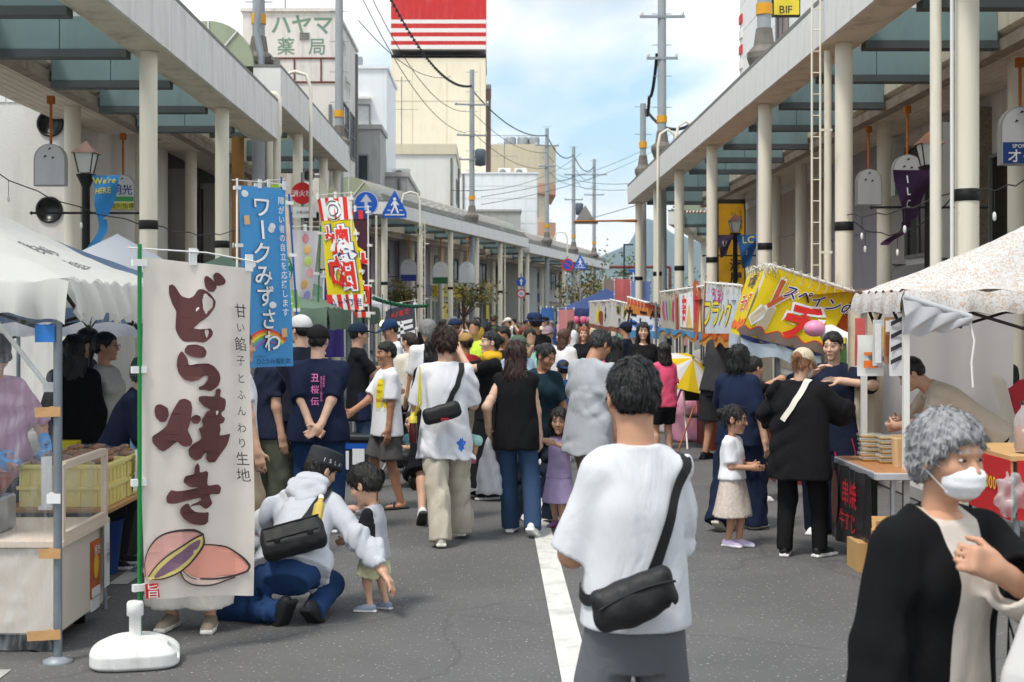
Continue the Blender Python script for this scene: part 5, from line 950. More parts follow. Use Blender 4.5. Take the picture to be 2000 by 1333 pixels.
# street trees
LEAFM = [mat('leaf', c, .75, .2, 3, spec=.2) for c in ((96, 106, 58), (118, 118, 66), (134, 108, 64), (80, 102, 60))]; M_BARK = mat('bark', (92, 78, 66), .9, .2, 6, .4, 20)
def tree(label, x, y, z0, h, cw, ch, mi=(0, 1), n=900, leaf=.14, cat='tree', g='street trees on the far pavements', sd=0):
    rnd_ = np.random.default_rng(abs(sd + int(x * 10))); t = thing('street_tree', label, cat, (x, y, z0), group=g); m = MB(); m.tube([(0, 0, 0), (.03, 0, h * .5), (-.02, 0, h - ch * .3)], [.09, .07, .03], M_BARK, 8)
    cl = [A(rnd_.normal() * cw * .28, rnd_.normal() * cw * .28, h - ch * .5 + rnd_.normal() * ch * .24) for _ in range(14)]
    for c in cl[:7]: m.tube([(0, 0, h * .5), tuple(c)], [.04, .012], M_BARK, 5)
    m.build('trunk', t); V = []; F = [[], [], [], []]; k = 0
    for i in range(n):
        c = cl[rnd_.integers(len(cl))]; p = c + rnd_.normal(size=3) * A(cw * .17, cw * .17, ch * .13); a = unit(rnd_.normal(size=3)) * leaf; b = unit(np.cross(a, rnd_.normal(size=3))) * leaf * .6; V += [p - a, p + b, p + a, p - b]; F[mi[rnd_.integers(len(mi))]].append((k, k + 1, k + 2, k + 3)); k += 4
    m = MB(); V = [tuple(v) for v in V]
    for q in range(4):
        if F[q]: m.add(V, F[q], LEAFM[q]) if not m.v else (m.f.extend(F[q]), m.m.extend([m.mi(LEAFM[q])] * len(F[q])), m.sm.extend([False] * len(F[q])))
    m.build('crown', t, fix=False)
for px, Y, h, cw, ch, mi, lab in ((790, 58, 3.2, 1.5, 1.2, (0, 1, 2), 'street tree with brownish tips behind the smoke coloured banner'), (905, 62, 3.3, 1.9, 1.2, (1, 0, 2), 'round olive street tree before the far left shops'), (1130, 84, 4.2, 2.4, 2.6, (2, 2, 1), 'reddish brown tree near the end of the left arcade'), (1160, 95, 5.2, 3.6, 3.8, (0, 3, 1), 'tall green tree behind the last left columns'), (1205, 90, 4.6, 3.4, 3, (0, 1, 3), 'light green bush tree by the far blue sign'), (1228, 130, 7.5, 2, 5, (0, 3), 'thin conifer like tree below the mountains'), (1385, 75, 4.8, 4, 3, (0, 3), 'green tree seen between the right columns')):
    tree(lab, xat(px, Y), Y, 0, h, cw, ch, mi, 620 if Y < 90 else 560, .085 if Y < 90 else .14)
# ------------------------------------------------------------------ tents and stalls
M_TUBE = mat('tent_pole_steel', (128, 138, 146), .4, .12, 8, metal=.4, dirt=.2); M_TUBEW = mat('tent_pole_white', (226, 226, 222), .5, .04, 4, dirt=.2); M_WOOD = mat('plywood', (176, 134, 88), .6, .12, 5, stretch=(1, 8, 1)); M_TAPE = mat('brown_packing_tape', (196, 152, 104), .45, .08, 9, .2, 30)
def tent(label, x0, x1, y0, y1, ze, za, fm, val=.22, poles=True, pm=M_TUBE, ap=None, edge='plain', group=None, pin=.08, truss=True, sag=.10, legs=None, wr=.012):
    cx, cy = ap or ((x0 + x1) / 2, (y0 + y1) / 2); t = thing('market_tent', label, 'tent', ((x0 + x1) / 2, (y0 + y1) / 2, 0), group=group); o = Vector(t.location); m = MB()
    def top(i, j):
        u, v = i * 2 - 1, j * 2 - 1; h = 1 - (abs(u) ** 9 + abs(v) ** 9) ** (1 / 9); h = max(h, 0); x = cx + u * ((x1 - cx) if u > 0 else (cx - x0)); y = cy + v * ((y1 - cy) if v > 0 else (cy - y0)); a = math.atan2(v, u)
        z = ze + (za - ze) * (h - sag * math.sin(math.pi * h) * (1 - .6 * abs(math.sin(2 * a)) ** 6)) + wr * math.sin(a * 23 + h * 9) * (1 - h) + wr * .7 * math.sin(a * 41 + 2)* (1 - h) * math.sin(h * 20); return Vector((x, y, z)) - o
    m.grid(top, 44, 44, fm); 
    m.build('canopy', t, fix=False)
    def side(p, q, name, nrm):
        p, q, nrm = Vector(p), Vector(q), Vector(nrm); L_ = (q - p).length; nn = max(24, int(L_ * 34)); m = MB()
        def fn(i, j):
            wv = .018 * math.sin(i * L_ * 21) + .012 * math.sin(i * L_ * 47 + 1); ed = 0
            if edge == 'icicle': sp = (i * L_ / .105) % 1; ed = .085 * (1 - abs(sp * 2 - 1)) ** 1.6 * (.55 + .6 * abs(math.sin(i * L_ * 13.7 + 1.3))) if nrm.x else .0; wv *= 2.2
            if edge == 'scallop': ed = .05 * abs(math.sin(i * L_ * math.pi / .3))
            if edge == 'icicle' and nrm.y: ed = .10 * (abs(i * 2 - 1) ** 3) - .04
            return p.lerp(q, i) - o + Vector((0, 0, ze - (val + ed) * j + wr * .5 * math.sin(i * L_ * 30))) + nrm * ((wv + .02) * j + .012 * math.sin(j * 3.1))
        m.grid(fn, nn, 6, fm); m.build('valance', t, fix=False)
    side((x0, y0, 0), (x1, y0, 0), 'v', (0, -1, 0)); side((x1, y0, 0), (x1, y1, 0), 'v', (1, 0, 0)); side((x1, y1, 0), (x0, y1, 0), 'v', (0, 1, 0)); side((x0, y1, 0), (x0, y0, 0), 'v', (-1, 0, 0))
    if poles:
        for (x, y) in (legs or [(x0 + pin, y0 + pin), (x1 - pin, y0 + pin), (x1 - pin, y1 - pin), (x0 + pin, y1 - pin)]):
            m = MB(); m.tube([(x, y, .03), (x, y, ze)], .0225, pm, 12) if pm is M_TUBE else m.box((x, y, (ze + .03) / 2), (.042, .042, ze - .03), pm); q = m.build('leg', t); q.location = -o; m = MB(); m.lathe([(.075, 0), (.075, .012), (.03, .03)], (x, y, .0), M_GREY, 14); f = m.build('foot_plate', q)
    if truss:
        m = MB()
        for a, b in (((x0, y0), (x1, y0)), ((x1, y0), (x1, y1)), ((x1, y1), (x0, y1)), ((x0, y1), (x0, y0))):
            for k in range(4): f0, f1 = k / 4, (k + 1) / 4; z0, z1 = (ze - .03, ze - .26) if k % 2 == 0 else (ze - .26, ze - .03); p = Vector((*a, 0)).lerp(Vector((*b, 0)), f0); q = Vector((*a, 0)).lerp(Vector((*b, 0)), f1); cc = (Vector((cx, cy, 0)) - p).normalized() * .07; m.tube([p + cc + Vector((0, 0, z0)) - o, q + cc + Vector((0, 0, z1)) - o], .012, M_BLK, 5)
        m.build('truss', t)
    return t
F_WHITE = thincloth((226, 226, 222), .4)
T1 = tent('white stall tent nearest left with ragged gathered valance over the sweets counter', -5.2, -2.14, 6.98, 9.15, 1.95, 2.78, F_WHITE, .16, edge='icicle', wr=.02)
o1 = Vector(T1.location)
cn_ = [c for c in T1.children if c.name.startswith('canopy')][0]; bv_ = BVHTree.FromPolygons([v.co.copy() for v in cn_.data.vertices], [tuple(p.vertices) for p in cn_.data.polygons]); m = MB()
for s_, x, y, sz, a_ in (('水沢商店街', -4.35, 7.35, .26, 0), ('青年部', -2.62, 8.0, .15, 90), ('振興会', -2.4, 8.0, .12, 90)):
    ux_, uy_ = Vector((math.cos(R(a_)), math.sin(R(a_)), 0)), Vector((-math.sin(R(a_)), math.cos(R(a_)), 0))
    printed(m, [(text2d(s_, sz, .01), mat('faded_tent_print', (120, 120, 124), .8, .2, 9))], lambda u, v: bv_.ray_cast(Vector((x, y, 9)) - o1 + ux_ * u + uy_ * v, Vector((0, 0, -1)))[0] or Vector((0, 0, 2)), Vector((0, 0, 1)), .001, .006, .06)
m.build('lettering', cn_, fix=False)
tent('slate blue tent roof between the two white tents on the left', -5.2, -2.35, 9.5, 12.3, 1.92, 2.5, thincloth((112, 134, 160), .25), .2); tent('bright white peaked tent behind the blue roof on the left', -5.3, -2.3, 12.7, 15.3, 1.8, 2.6, thincloth((236, 238, 246), .4), .22)
tent('sage green tent with dark green valance under the target banners', -5.0, -1.95, 16.3, 19.4, 1.86, 2.55, thincloth((112, 134, 118), .2), .26); tent('second dull green tent farther along the left stalls', -4.9, -1.9, 20.2, 23.2, 1.9, 2.55, thincloth((96, 118, 104), .2), .26)
tent('navy blue tent with pink lanterns far down the street', xat(1092, 47), xat(1150, 47) + 2.2, 45.5, 48.5, 2.0, 2.7, thincloth((58, 76, 126), .1), .25)
for i in range(5): p = Vector((xat(1096, 45.4) + i * .24, 45.3, 1.62)); t = thing('paper_lantern', 'pink glowing paper lantern under the far navy tent', 'lantern', p, group='pink lanterns under the navy tent'); m = MB(); m.lathe([(.02, -.13), (.08, -.11), (.11, 0), (.08, .11), (.02, .13)], m=mat('pink_lantern', (230, 110, 150), .7, .05, 5), n=12); m.build('shade', t)
tent('pale tent at the far end of the left stall row', -4.9, -2.0, 27, 30, 2.0, 2.7, thincloth((200, 200, 205), .3), .25)
FLOR = mat('floral_canvas', (222, 220, 216), .85, .04, 3, .15, 30)
t_ = FLOR.node_tree; b_ = t_.nodes['Principled BSDF']; n_ = t_.nodes.new('ShaderNodeTexNoise'); n_.inputs['Scale'].default_value = 30; n_.inputs['Detail'].default_value = 5; n_.inputs['Distortion'].default_value = 1.6; c_ = t_.nodes.new('ShaderNodeTexCoord'); t_.links.new(c_.outputs['Object'], n_.inputs['Vector']); r_ = t_.nodes.new('ShaderNodeValToRGB'); t_.links.new(n_.outputs['Fac'], r_.inputs[0])
for p_, q_ in zip((0.0, .52, .55, .60, .63), ((204, 203, 202), (204, 203, 202), (186, 164, 142), (184, 160, 138), (206, 206, 210))):
    e_ = r_.color_ramp.elements.new(p_) if p_ not in (0.0,) else r_.color_ramp.elements[0]; e_.color = (*lin(q_), 1)
r_.color_ramp.elements[-1].position = 1; r_.color_ramp.elements[-1].color = (*lin((206, 206, 210)), 1); t_.links.new(r_.outputs[0], b_.inputs['Base Color'])
T2 = tent('white tent with brown flower pattern over the food stall on the right', 2.83, 5.9, 9.5, 10.8, 1.94, 2.66, FLOR, .15, pm=M_TUBEW, legs=[(2.87, 9.6), (2.88, 10.72), (5.8, 9.6), (5.8, 10.72)], wr=.016)
# ---- left stall: vinyl curtain, cart, crates, table
def vinyl_mat():
    m = bpy.data.materials.new('clear_vinyl'); m.use_nodes = True; t = m.node_tree; b = t.nodes['Principled BSDF']; b.inputs['Base Color'].default_value = (.62, .66, .72, 1); b.inputs['Roughness'].default_value = .16; b.inputs['Specular IOR Level'].default_value = .8; b.inputs['Alpha'].default_value = .2
    n = t.nodes.new('ShaderNodeTexNoise'); n.inputs['Scale'].default_value = 5; n.inputs['Detail'].default_value = 6; c = t.nodes.new('ShaderNodeTexCoord'); mp_ = t.nodes.new('ShaderNodeMapping'); mp_.inputs['Rotation'].default_value = (0, .7, 0); mp_.inputs['Scale'].default_value = (6, 1, .7); t.links.new(c.outputs['Object'], mp_.inputs[0]); t.links.new(mp_.outputs[0], n.inputs['Vector'])
    r = t.nodes.new('ShaderNodeValToRGB'); t.links.new(n.outputs['Fac'], r.inputs[0]); r.color_ramp.elements[0].position = .45; r.color_ramp.elements[0].color = (.07,) * 3 + (1,); r.color_ramp.elements[1].position = .75; r.color_ramp.elements[1].color = (.32,) * 3 + (1,); t.links.new(r.outputs[0], b.inputs['Alpha'])
    bp = t.nodes.new('ShaderNodeBump'); bp.inputs['Strength'].default_value = .6; bp.inputs['Distance'].default_value = .03; t.links.new(n.outputs['Fac'], bp.inputs['Height']); t.links.new(bp.outputs[0], b.inputs['Normal']); return m
VIN = vinyl_mat()
t = thing('vinyl_curtain', 'clear crinkled vinyl sheet hung across the left stall end', 'plastic sheet', (-3.4, 7.07, 0)); m = MB()
def vf(i, j):
    x = -4.7 + i * 2.46; z = .06 + j * 1.78; q = 0
    for zt in (.28, .62, 1.33, 1.78): dx = -2.24 - x; dz = z - zt; rr = math.hypot(dx, dz) + .02; q += .022 * math.sin(math.atan2(dz, dx) * 13 + zt * 9) * math.exp(-rr * 1.1) * min(1, rr * 4)
    return (x + 3.4, q + .008 * math.sin(x * 17 + z * 5) + .01 * math.sin(z * 8 + x * 3), z)
m.grid(vf, 90, 70, VIN); m.build('sheet', t, fix=False)
for z, wd, a in ((1.28, .13, 2), (.56, .11, 0), (.145, .17, 3), (.84, .07, 0)):
    tp = thing('tape_strip', f'{"clear" if z == .84 else "brown"} tape strip holding the vinyl to the pole, {dict([(1.28, "at shoulder height"), (.56, "beside the cart edge"), (.145, "lowest of all"), (.84, "at the window frame top")])[z]}', 'tape', (-2.24, 7.035, z)); m = MB(); m.box((-wd / 2 + .045, -.012, 0), (wd, .004, .05), M_TAPE if z != .84 else M_WPLAS, 0, 0, R(-a)); m.tube([(0, .03, -.025), (0, .03, .025)], .026, M_TAPE if z != .84 else M_WPLAS, 12); m.build('strip', tp)
tp = thing('tape_strip', 'blue tape wrapped at the top of the tent pole', 'tape', (-2.24, 7.035, 1.68)); m = MB(); m.box((-.035, -.012, 0), (.1, .004, .09), mat('blue_tape', (48, 120, 196), .5, .05)); m.build('strip', tp)
t = thing('brace_bar', 'cream diagonal brace bar inside the left tent corner', 'brace', (-2.3, 7.16, 1.4)); m = MB(); m.tube([(0, 0, 0), (-.27, 0, .34)], .013, M_TUBEW, 6); m.box((.02, 0, 0), (.09, .03, .05), M_TUBEW); m.build('bar', t)
CRM = mat('cart_panel', (214, 204, 192), .6, .05, 2, dirt=.15); FRW = mat('pale_wood_frame', (222, 204, 186), .55, .05, 6)
t = thing('food_cart', 'cream griddle cart with wooden framed glass screen in the left stall', 'cart', (-3.1, 7.65, 0))
m = MB(); m.box((.02, .0, .33), (1.62, .84, .46), CRM, bev=.01); m.build('cabinet', t); m = MB(); m.box((.02, 0, .575), (1.68, .88, .03), FRW); m.build('counter_edge', t)
for x in (-.7, .7):
    for y in (-.33, .33): m = MB(); m.lathe([(.001, .0), (.05, .0), (.05, .09), (.001, .09)], (x, y, .0), M_BLK, 12); m.build('caster', t)
sc_ = MB()
for c, d in (((.84, -.40, .79), (.03, .04, .40)), ((.84, .40, .79), (.03, .04, .40)), ((.84, 0, .98), (.032, .76, .04)), ((.84, 0, .61), (.032, .76, .04))): sc_.box(c, d, FRW)
f = sc_.build('screen_frame', t); m = MB(); m.box((.84, 0, .795), (.006, .76, .33), VIN); m.build('glass', f)
m = MB(); m.box((-.1, -.18, .69), (1.1, .46, .19), mat('stainless', (160, 164, 168), .35, .08, 4, metal=.6), bev=.012); q = m.build('stove', t)
for i in range(6): m = MB(); m.lathe([(.001, -.0), (.016, 0), (.016, .03), (.001, .03)], (0, 0, 0), M_BLK, 10); k = m.build('knob', q); k.rotation_euler = (R(90), 0, 0); k.location = (-.5 + i * .14, -.41, .72)
m = MB(); m.box((.31, -.415, .65), (.05, .004, .045), S_WHITE); m.box((.31, -.418, .65), (.025, .004, .022), S_BLUE); m.build('label', q); m = MB(); m.lathe([(.001, 0), (.38, 0), (.43, .09), (.44, .1), (.40, .085), (.001, .06)], (.0, -.12, .80), mat('copper_pan', (150, 78, 62), .35, .15, 5, metal=.5), 30, sx=1.15, sy=.55); m.build('griddle', q)
m = MB(); m.tube([(.29, -.43, .62), (.22, -.45, .5), (.05, -.47, .2), (-.3, -.47, .02)], .017, mat('gas_hose', (62, 70, 82), .5, .05), 8); m.build('hose', t)
m = MB(); m.box((.834, .23, .33), (.008, .17, .32), mat('orange_poster', (196, 98, 36), .5, .35, 9)); p = m.build('poster', t); m = MB(); m.box((.84, .23, .20), (.006, .15, .05), S_WHITE); m.add([(.8405, .23 + .05 * math.cos(a), .34 + .07 * math.sin(a)) for a in np.linspace(0, 6.28, 15)[:-1]], [tuple(range(14))], mat('poster_yellow', (232, 186, 50), .5, .1, 9)); m.build('poster_print', p, fix=False); letters(p, '焼き', .06, S_WHITE, (.842, .23, .44), (0, 1, 0), off=.006); m = MB(); m.box((.834, .23, .13), (.007, .16, .07), S_WHITE); m.build('price_strip', t)
m = MB(); m.box((.86, .38, .38), (.006, .09, .36), S_WHITE); p = m.build('price_list', t); [letters(p, 'どら焼き', .03, M_BLK, (.865, .355 + k * .025, .40), (0, 1, 0), vertical=True) for k in range(3)]
t = thing('table', 'wooden folding table under the yellow sweets crates', 'table', (-2.62, 9.15, 0)); m = MB(); m.box((0, 0, .615), (.72, 1.95, .035), M_WOOD, bev=.008); m.build('tabletop', t)
for y in (-.8, .8):
    for x in (-.28, .28): m = MB(); m.tube([(x, y, 0), (x * .9, y * .95, .6)], .014, M_GREY, 8); m.build('leg', t)
m = MB(); m.tube([(-.25, -.78, .3), (.25, -.78, .3)], .012, M_GREY, 6); m.tube([(0, -.78, .3), (0, .78, .55)], .012, M_GREY, 6); m.build('stretcher', t)
M_CRATE = mat('yellow_crate', (228, 214, 140), .5, .04, 4)
def crate(lab, x, y, z, fill):
    t = thing('food_crate', lab, 'crate', (x, y, z), group='yellow crates of sweets on the table'); m = MB(); W, D, H_ = .52, .44, .125
    for sx in (-1, 1): m.box((sx * (W / 2 - .008), 0, H_ / 2), (.012, D, H_), M_CRATE); m.box((0, sx * (D / 2 - .008), H_ / 2), (W - .03, .012, H_), M_CRATE)
    m.box((0, 0, .008), (W - .04, D - .04, .012), M_CRATE)
    for sx in (-1, 1): m.box((sx * W / 2, 0, H_ - .012), (.022, D + .02, .02), M_CRATE); m.box((0, sx * D / 2, H_ - .0125), (W - .02, .022, .019), M_CRATE)
    for k in range(5):
        for sx in (-1, 1): m.box((-.2 + k * .1, sx * (D / 2 + .002), .05), (.012, .012, .08), M_CRATE); m.box((sx * (W / 2 + .002), -.16 + k * .08, .05), (.012, .012, .08), M_CRATE)
    m.build('shell', t)
    if fill:
        bm_ = mat('bun_brown', (150, 100, 62), .5, .2, 12)
        for i in range(26):
            u, v = random.uniform(-.21, .21), random.uniform(-.17, .17); b = thing('wrapped_sweet', 'round brown bean cake in clear wrapping heaped in a yellow crate', 'sweet', (x + u, y + v, z + H_ - .02 + random.uniform(0, .05)), random.uniform(0, 6), group='wrapped cakes heaped in the yellow crates'); m = MB(); m.lathe([(.001, -.02), (.03, -.014), (.037, 0), (.03, .014), (.001, .02)], m=bm_, n=12); m.build('cake', b); m = MB()
            m.grid(lambda i_, j_: ((i_ - .5) * .13, (j_ - .5) * .10, .022 * math.cos((i_ - .5) * 3) * math.cos((j_ - .5) * 3) + .012 * math.sin(i_ * 23 + j_ * 5) * abs(i_ - .5) * 2), 8, 8, VIN); k = m.build('wrapper', b, fix=False); b.rotation_euler.x = random.uniform(-.4, .4)
for lab, y, z, fl_ in (('lower yellow crate at the near table end', 8.42, .634, 0), ('yellow crate on top of the near stack', 8.42, .76, 1), ('lower yellow crate in the middle of the table', 8.90, .634, 0), ('yellow crate on the middle stack filled with wrapped cakes', 8.90, .76, 1), ('single yellow crate at the far table end', 9.4, .634, 1)): crate(lab, -2.55, y, z, fl_)
t = thing('paper_list', 'white paper price list curling over the yellow crate side', 'paper', (-2.27, 8.78, .66)); m = MB(); m.grid(lambda i, j: (.012 + .01 * math.sin(j * 5) + .004 * math.sin(i * 5), (i - .5) * .11, .26 * (1 - j)), 6, 12, S_WHITE); p = m.build('sheet', t, fix=False); [letters(p, 'どら焼き百円', .028, M_BLK, (.026, -.03 + k * .03, .14), (0, 1, 0), vertical=True, pitch=1.3) for k in range(3)]
t = thing('price_stand', 'small upright price card by the near crate', 'price card', (-2.62, 8.12, .632)); m = MB(); m.box((0, 0, .16), (.06, .012, .3), S_WHITE, .6); m.box((0, 0, .01), (.08, .06, .02), S_WHITE); m.build('card', t)
t = thing('yellow_box', 'small bright yellow box on the back shelf in the dark stall', 'box', (-3.15, 10.3, .72)); m = MB(); m.box((0, 0, .06), (.14, .1, .12), mat('yellow_box', (226, 210, 40), .5, .02), bev=.005); m.box((0, 0, -.37), (1.0, .5, .7), W_DARK); m.build('box', t)
t = thing('blue_container', 'light blue plastic tub beside the wrapped cakes', 'tub', (-2.42, 9.72, .635)); m = MB(); m.box((0, 0, .16), (.2, .26, .32), mat('pale_blue_plastic', (130, 186, 236), .4, .03), bev=.02); m.build('tub', t)
for x, y, c, lab in ((-2.9, 8.6, (200, 204, 206), 'white bucket under the sweets table'), (-2.7, 9.5, (30, 60, 120), 'dark blue tub under the sweets table')): t = thing('bucket', lab, 'bucket', (x, y, 0)); m = MB(); m.lathe([(.12, 0), (.16, .36), (.17, .37), (.15, .36), (.11, .02)], m=mat('bucket_plastic', c, .5, .05), n=16); m.build('body', t)
# ---- banners on poles
def nobori(label, base, ztop, rz, wd, ht, col, layers, pole, lean=0, dx=1, wave=.012, rod=None, zb=None, roddrop=0, cut=.12, shear=0, bend=0., foot=True, name='banner'):
    """pole, top rod, cloth hung from it with loops; layers printed on the cloth in metres from its top-left corner"""
    t = thing(name, label, 'banner', base, rz); lx = math.tan(lean); PX = lambda z: lx * z
    m = MB(); zt_ = ztop - base[2]; m.tube([(0, 0, .05 if foot else zt_ - ht - .5), (PX(zt_ + .03), 0, zt_ + .03)], .011, pole, 10); m.build('pole', t); m = MB(); m.tube([(PX(zt_) - dx * .06, 0, zt_ + .01), (PX(zt_) + dx * wd * .6, 0, zt_ + .015 - roddrop * .4), (PX(zt_) + dx * (wd + .05), 0, zt_ - roddrop)], .0045, rod or M_WPLAS, 6); m.build('top_rod', t)
    def S(u, v):                            # u 0..wd from the left edge as seen from -y, v = metres below the top
        a = u / wd if dx > 0 else 1 - u / wd; z = zt_ - .035 - v - roddrop * a; x = PX(zt_) * (1 - 0) + (PX(z) - PX(zt_)) * (1 - a * .3) + dx * (.018 + a * wd) + shear * v * dx
        y = wave * math.sin(a * 7 + v * 2.2) + wave * .8 * math.sin(a * 3 - v * 4.1) + bend * a * v + wave * .35 * math.sin(a * 19 + v * 3); return Vector((x, y, z))
    m = MB(); m.grid(lambda i, j: S(i * wd, j * ht), 18, 44, thincloth(col, .3) if name == 'banner' else cloth(col)); c = m.build('cloth', t, fix=False)
    if layers: m = MB(); printed(m, [(vf_, mm) for vf_, mm in layers], lambda a, b: S(a, b), Vector((0, -1, 0)), .0012, .003, cut); m.build('lettering', c, fix=False)
    for k in range(4): v = (.03, ht * .33, ht * .66, ht - .06)[k]; p = S(0 if dx > 0 else wd, v); m = MB(); m.box((p.x - dx * .02, p.y * .4, p.z), (.075, .03, .035), M_WPLAS); m.build('loop', t)
    for a in (.45, .97): p = S(a * wd if dx > 0 else (1 - a) * wd, 0); m = MB(); m.box((p.x, p.y * .5, p.z + .03), (.04, .014, .09), M_WPLAS); m.build('loop', t)
    return t, S
flipy = lambda vf: ([(a, -b) for a, b in vf[0]], vf[1])
def T(s, size, x, y, c, off=.0, vertical=True, **kw): v, f_ = text2d(s, size, off, vertical, **kw); return ([(a + x, -b + y) for a, b in v], [q[::-1] for q in f_]), (c if not isinstance(c, tuple) else mat('banner_ink', c, .75, .02))
INK = lambda c: mat('banner_ink', c, .75, .03, 6)
BR, CH, GRN = INK((96, 58, 58)), INK((60, 54, 56)), mat('green_pole', (28, 128, 62), .4, .05)
KX, KY = .60 / 745, 1.745 / 2430
def smooth_loop(p):
    n = len(p); o = []
    for i in range(n):
        p0, p1, p2, p3 = (Vector((*p[(i + k) % n], 0)) for k in (-1, 0, 1, 2))
        for t in (0, .25, .5, .75): l_ = (p2 - p1).length; m1, m2 = (p2 - p0).normalized() * l_ * .55, (p3 - p1).normalized() * l_ * .55; q = p1 * (2 * t ** 3 - 3 * t * t + 1) + m1 * (t ** 3 - 2 * t * t + t) + p2 * (3 * t * t - 2 * t ** 3) + m2 * (t ** 3 - t * t); o.append((q.x, q.y))
    return o
D = lambda pts, mm: (poly2d([((a - 85) * KX, (b - 125) * KY) for a, b in smooth_loop(pts)]), mm)
LY = [  # brush characters traced as outlines, then the two cakes
 D([(262, 310), (285, 300), (305, 315), (345, 375), (390, 388), (420, 370), (450, 320), (480, 314), (530, 345), (568, 395), (560, 440), (510, 510), (455, 555), (425, 588), (413, 602), (430, 607), (455, 607), (500, 600), (525, 596), (545, 620), (535, 655), (480, 700), (420, 700), (350, 704), (318, 670), (298, 620), (300, 560), (305, 490), (280, 440), (260, 370)], BR), D([(419, 484), (430, 462), (446, 446), (453, 455), (438, 474)], INK((222, 212, 204))),
 D([(490, 225), (505, 214), (535, 232), (568, 266), (574, 292), (550, 325), (515, 325), (495, 300), (487, 260)], BR), D([(548, 205), (565, 184), (590, 184), (620, 205), (640, 235), (630, 262), (575, 278), (552, 240)], BR),
 D([(352, 760), (370, 730), (420, 720), (470, 735), (492, 768), (478, 805), (440, 816), (385, 808), (352, 785)], BR), D([(332, 778), (365, 825), (374, 872), (420, 860), (500, 852), (550, 870), (590, 915), (598, 960), (580, 1010), (520, 1052), (480, 1045), (436, 1046), (430, 1030), (470, 1005), (500, 965), (500, 944), (470, 945), (430, 975), (385, 990), (345, 978), (310, 935), (298, 880), (305, 820)], BR),
 D([(165, 1178), (190, 1166), (236, 1190), (246, 1240), (225, 1288), (195, 1292), (165, 1262), (157, 1215)], BR), D([(312, 1128), (345, 1116), (378, 1135), (387, 1180), (375, 1290), (362, 1340), (382, 1392), (392, 1420), (380, 1452), (345, 1462), (318, 1448), (300, 1428), (258, 1470), (215, 1502), (185, 1490), (148, 1445), (146, 1400), (180, 1370), (230, 1320), (265, 1220)], BR), D([(385, 1245), (410, 1227), (440, 1238), (446, 1262), (425, 1292), (395, 1290), (378, 1270)], BR),
 D([(560, 1040), (580, 1028), (598, 1040), (592, 1085), (628, 1105), (632, 1140), (622, 1185), (600, 1205), (606, 1230), (625, 1245), (612, 1280), (590, 1290), (596, 1330), (590, 1370), (640, 1362), (662, 1360), (640, 1440), (590, 1520), (560, 1568), (520, 1572), (496, 1545), (493, 1500), (455, 1545), (415, 1560), (375, 1530), (366, 1480), (400, 1435), (452, 1400), (440, 1350), (432, 1325), (462, 1310), (452, 1260), (470, 1235), (490, 1200), (520, 1188), (470, 1165), (430, 1125), (432, 1095), (470, 1088), (550, 1086)], BR), D([(505, 1300), (528, 1292), (530, 1312), (508, 1318)], INK((222, 212, 204))), D([(556, 1200), (576, 1192), (572, 1220), (556, 1226)], INK((222, 212, 204))),
 D([(410, 1605), (430, 1578), (446, 1605), (452, 1645), (500, 1635), (513, 1650), (514, 1740), (580, 1732), (602, 1755), (592, 1802), (530, 1810), (548, 1870), (530, 1900), (505, 1915), (460, 1885), (400, 1892), (384, 1900), (400, 1880), (470, 1850), (462, 1832), (340, 1858), (290, 1875), (240, 1872), (233, 1830), (262, 1780), (300, 1785), (440, 1755), (380, 1752), (338, 1718), (350, 1675), (405, 1655)], BR), D([(320, 1910), (345, 1880), (372, 1872), (390, 1905), (430, 1935), (500, 1942), (525, 1940), (524, 1985), (522, 2010), (500, 2032), (455, 2032), (390, 2015), (345, 1985), (318, 1940)], BR),
 D([(82, 2390), (78, 2300), (110, 2190), (170, 2115), (280, 2070), (400, 2066), (470, 2085), (486, 2100), (400, 2140), (260, 2230), (150, 2330)], INK((222, 168, 158))), D([(335, 2350), (400, 2290), (480, 2180), (560, 2172), (650, 2195), (740, 2260), (780, 2320), (770, 2370), (700, 2400), (600, 2415), (470, 2420), (400, 2400)], INK((228, 158, 140))), D([(320, 2365), (335, 2352), (400, 2402), (480, 2425), (740, 2400), (660, 2435), (520, 2470), (420, 2460), (350, 2420)], INK((232, 206, 194))), D([(90, 2395), (150, 2320), (260, 2225), (400, 2140), (488, 2100), (488, 2180), (430, 2270), (340, 2340), (230, 2400), (140, 2420)], INK((226, 206, 128))), D([(140, 2400), (180, 2340), (280, 2250), (400, 2165), (470, 2140), (460, 2190), (400, 2260), (300, 2330), (200, 2385)], INK((128, 98, 120))),
 (poly2d([((a - 85) * KX, (b - 125) * KY) for a, b in ((77, 2440), (165, 2438), (174, 2538), (80, 2545))]), INK((200, 40, 40)))]
def SW(pts, w_): v, f_ = stroke2d([((a - 85) * KX, (b - 125) * KY) for a, b in pts], [q * KX for q in w_] if isinstance(w_, list) else w_ * KX); return (v, f_), CH
LY += [SW([(80, 2390), (80, 2290), (110, 2190), (180, 2110), (300, 2068), (420, 2068), (488, 2100)], [5, 6, 8, 10, 14, 16, 10]), SW([(488, 2100), (380, 2148), (250, 2232), (150, 2320), (100, 2390)], [12, 11, 9, 8, 6]), SW([(488, 2100), (490, 2180), (420, 2280), (320, 2356), (210, 2405), (120, 2410)], [8, 14, 12, 10, 9, 5]), SW([(492, 2175), (570, 2178), (650, 2195), (740, 2260), (786, 2325), (770, 2370)], [8, 9, 10, 14, 16, 8]), SW([(775, 2365), (690, 2405), (560, 2425), (470, 2425)], [12, 14, 12, 8]), SW([(315, 2365), (350, 2425), (430, 2468), (540, 2470), (700, 2415)], [12, 7, 8, 9, 8]), SW([(330, 2352), (380, 2400), (440, 2425)], 6)]
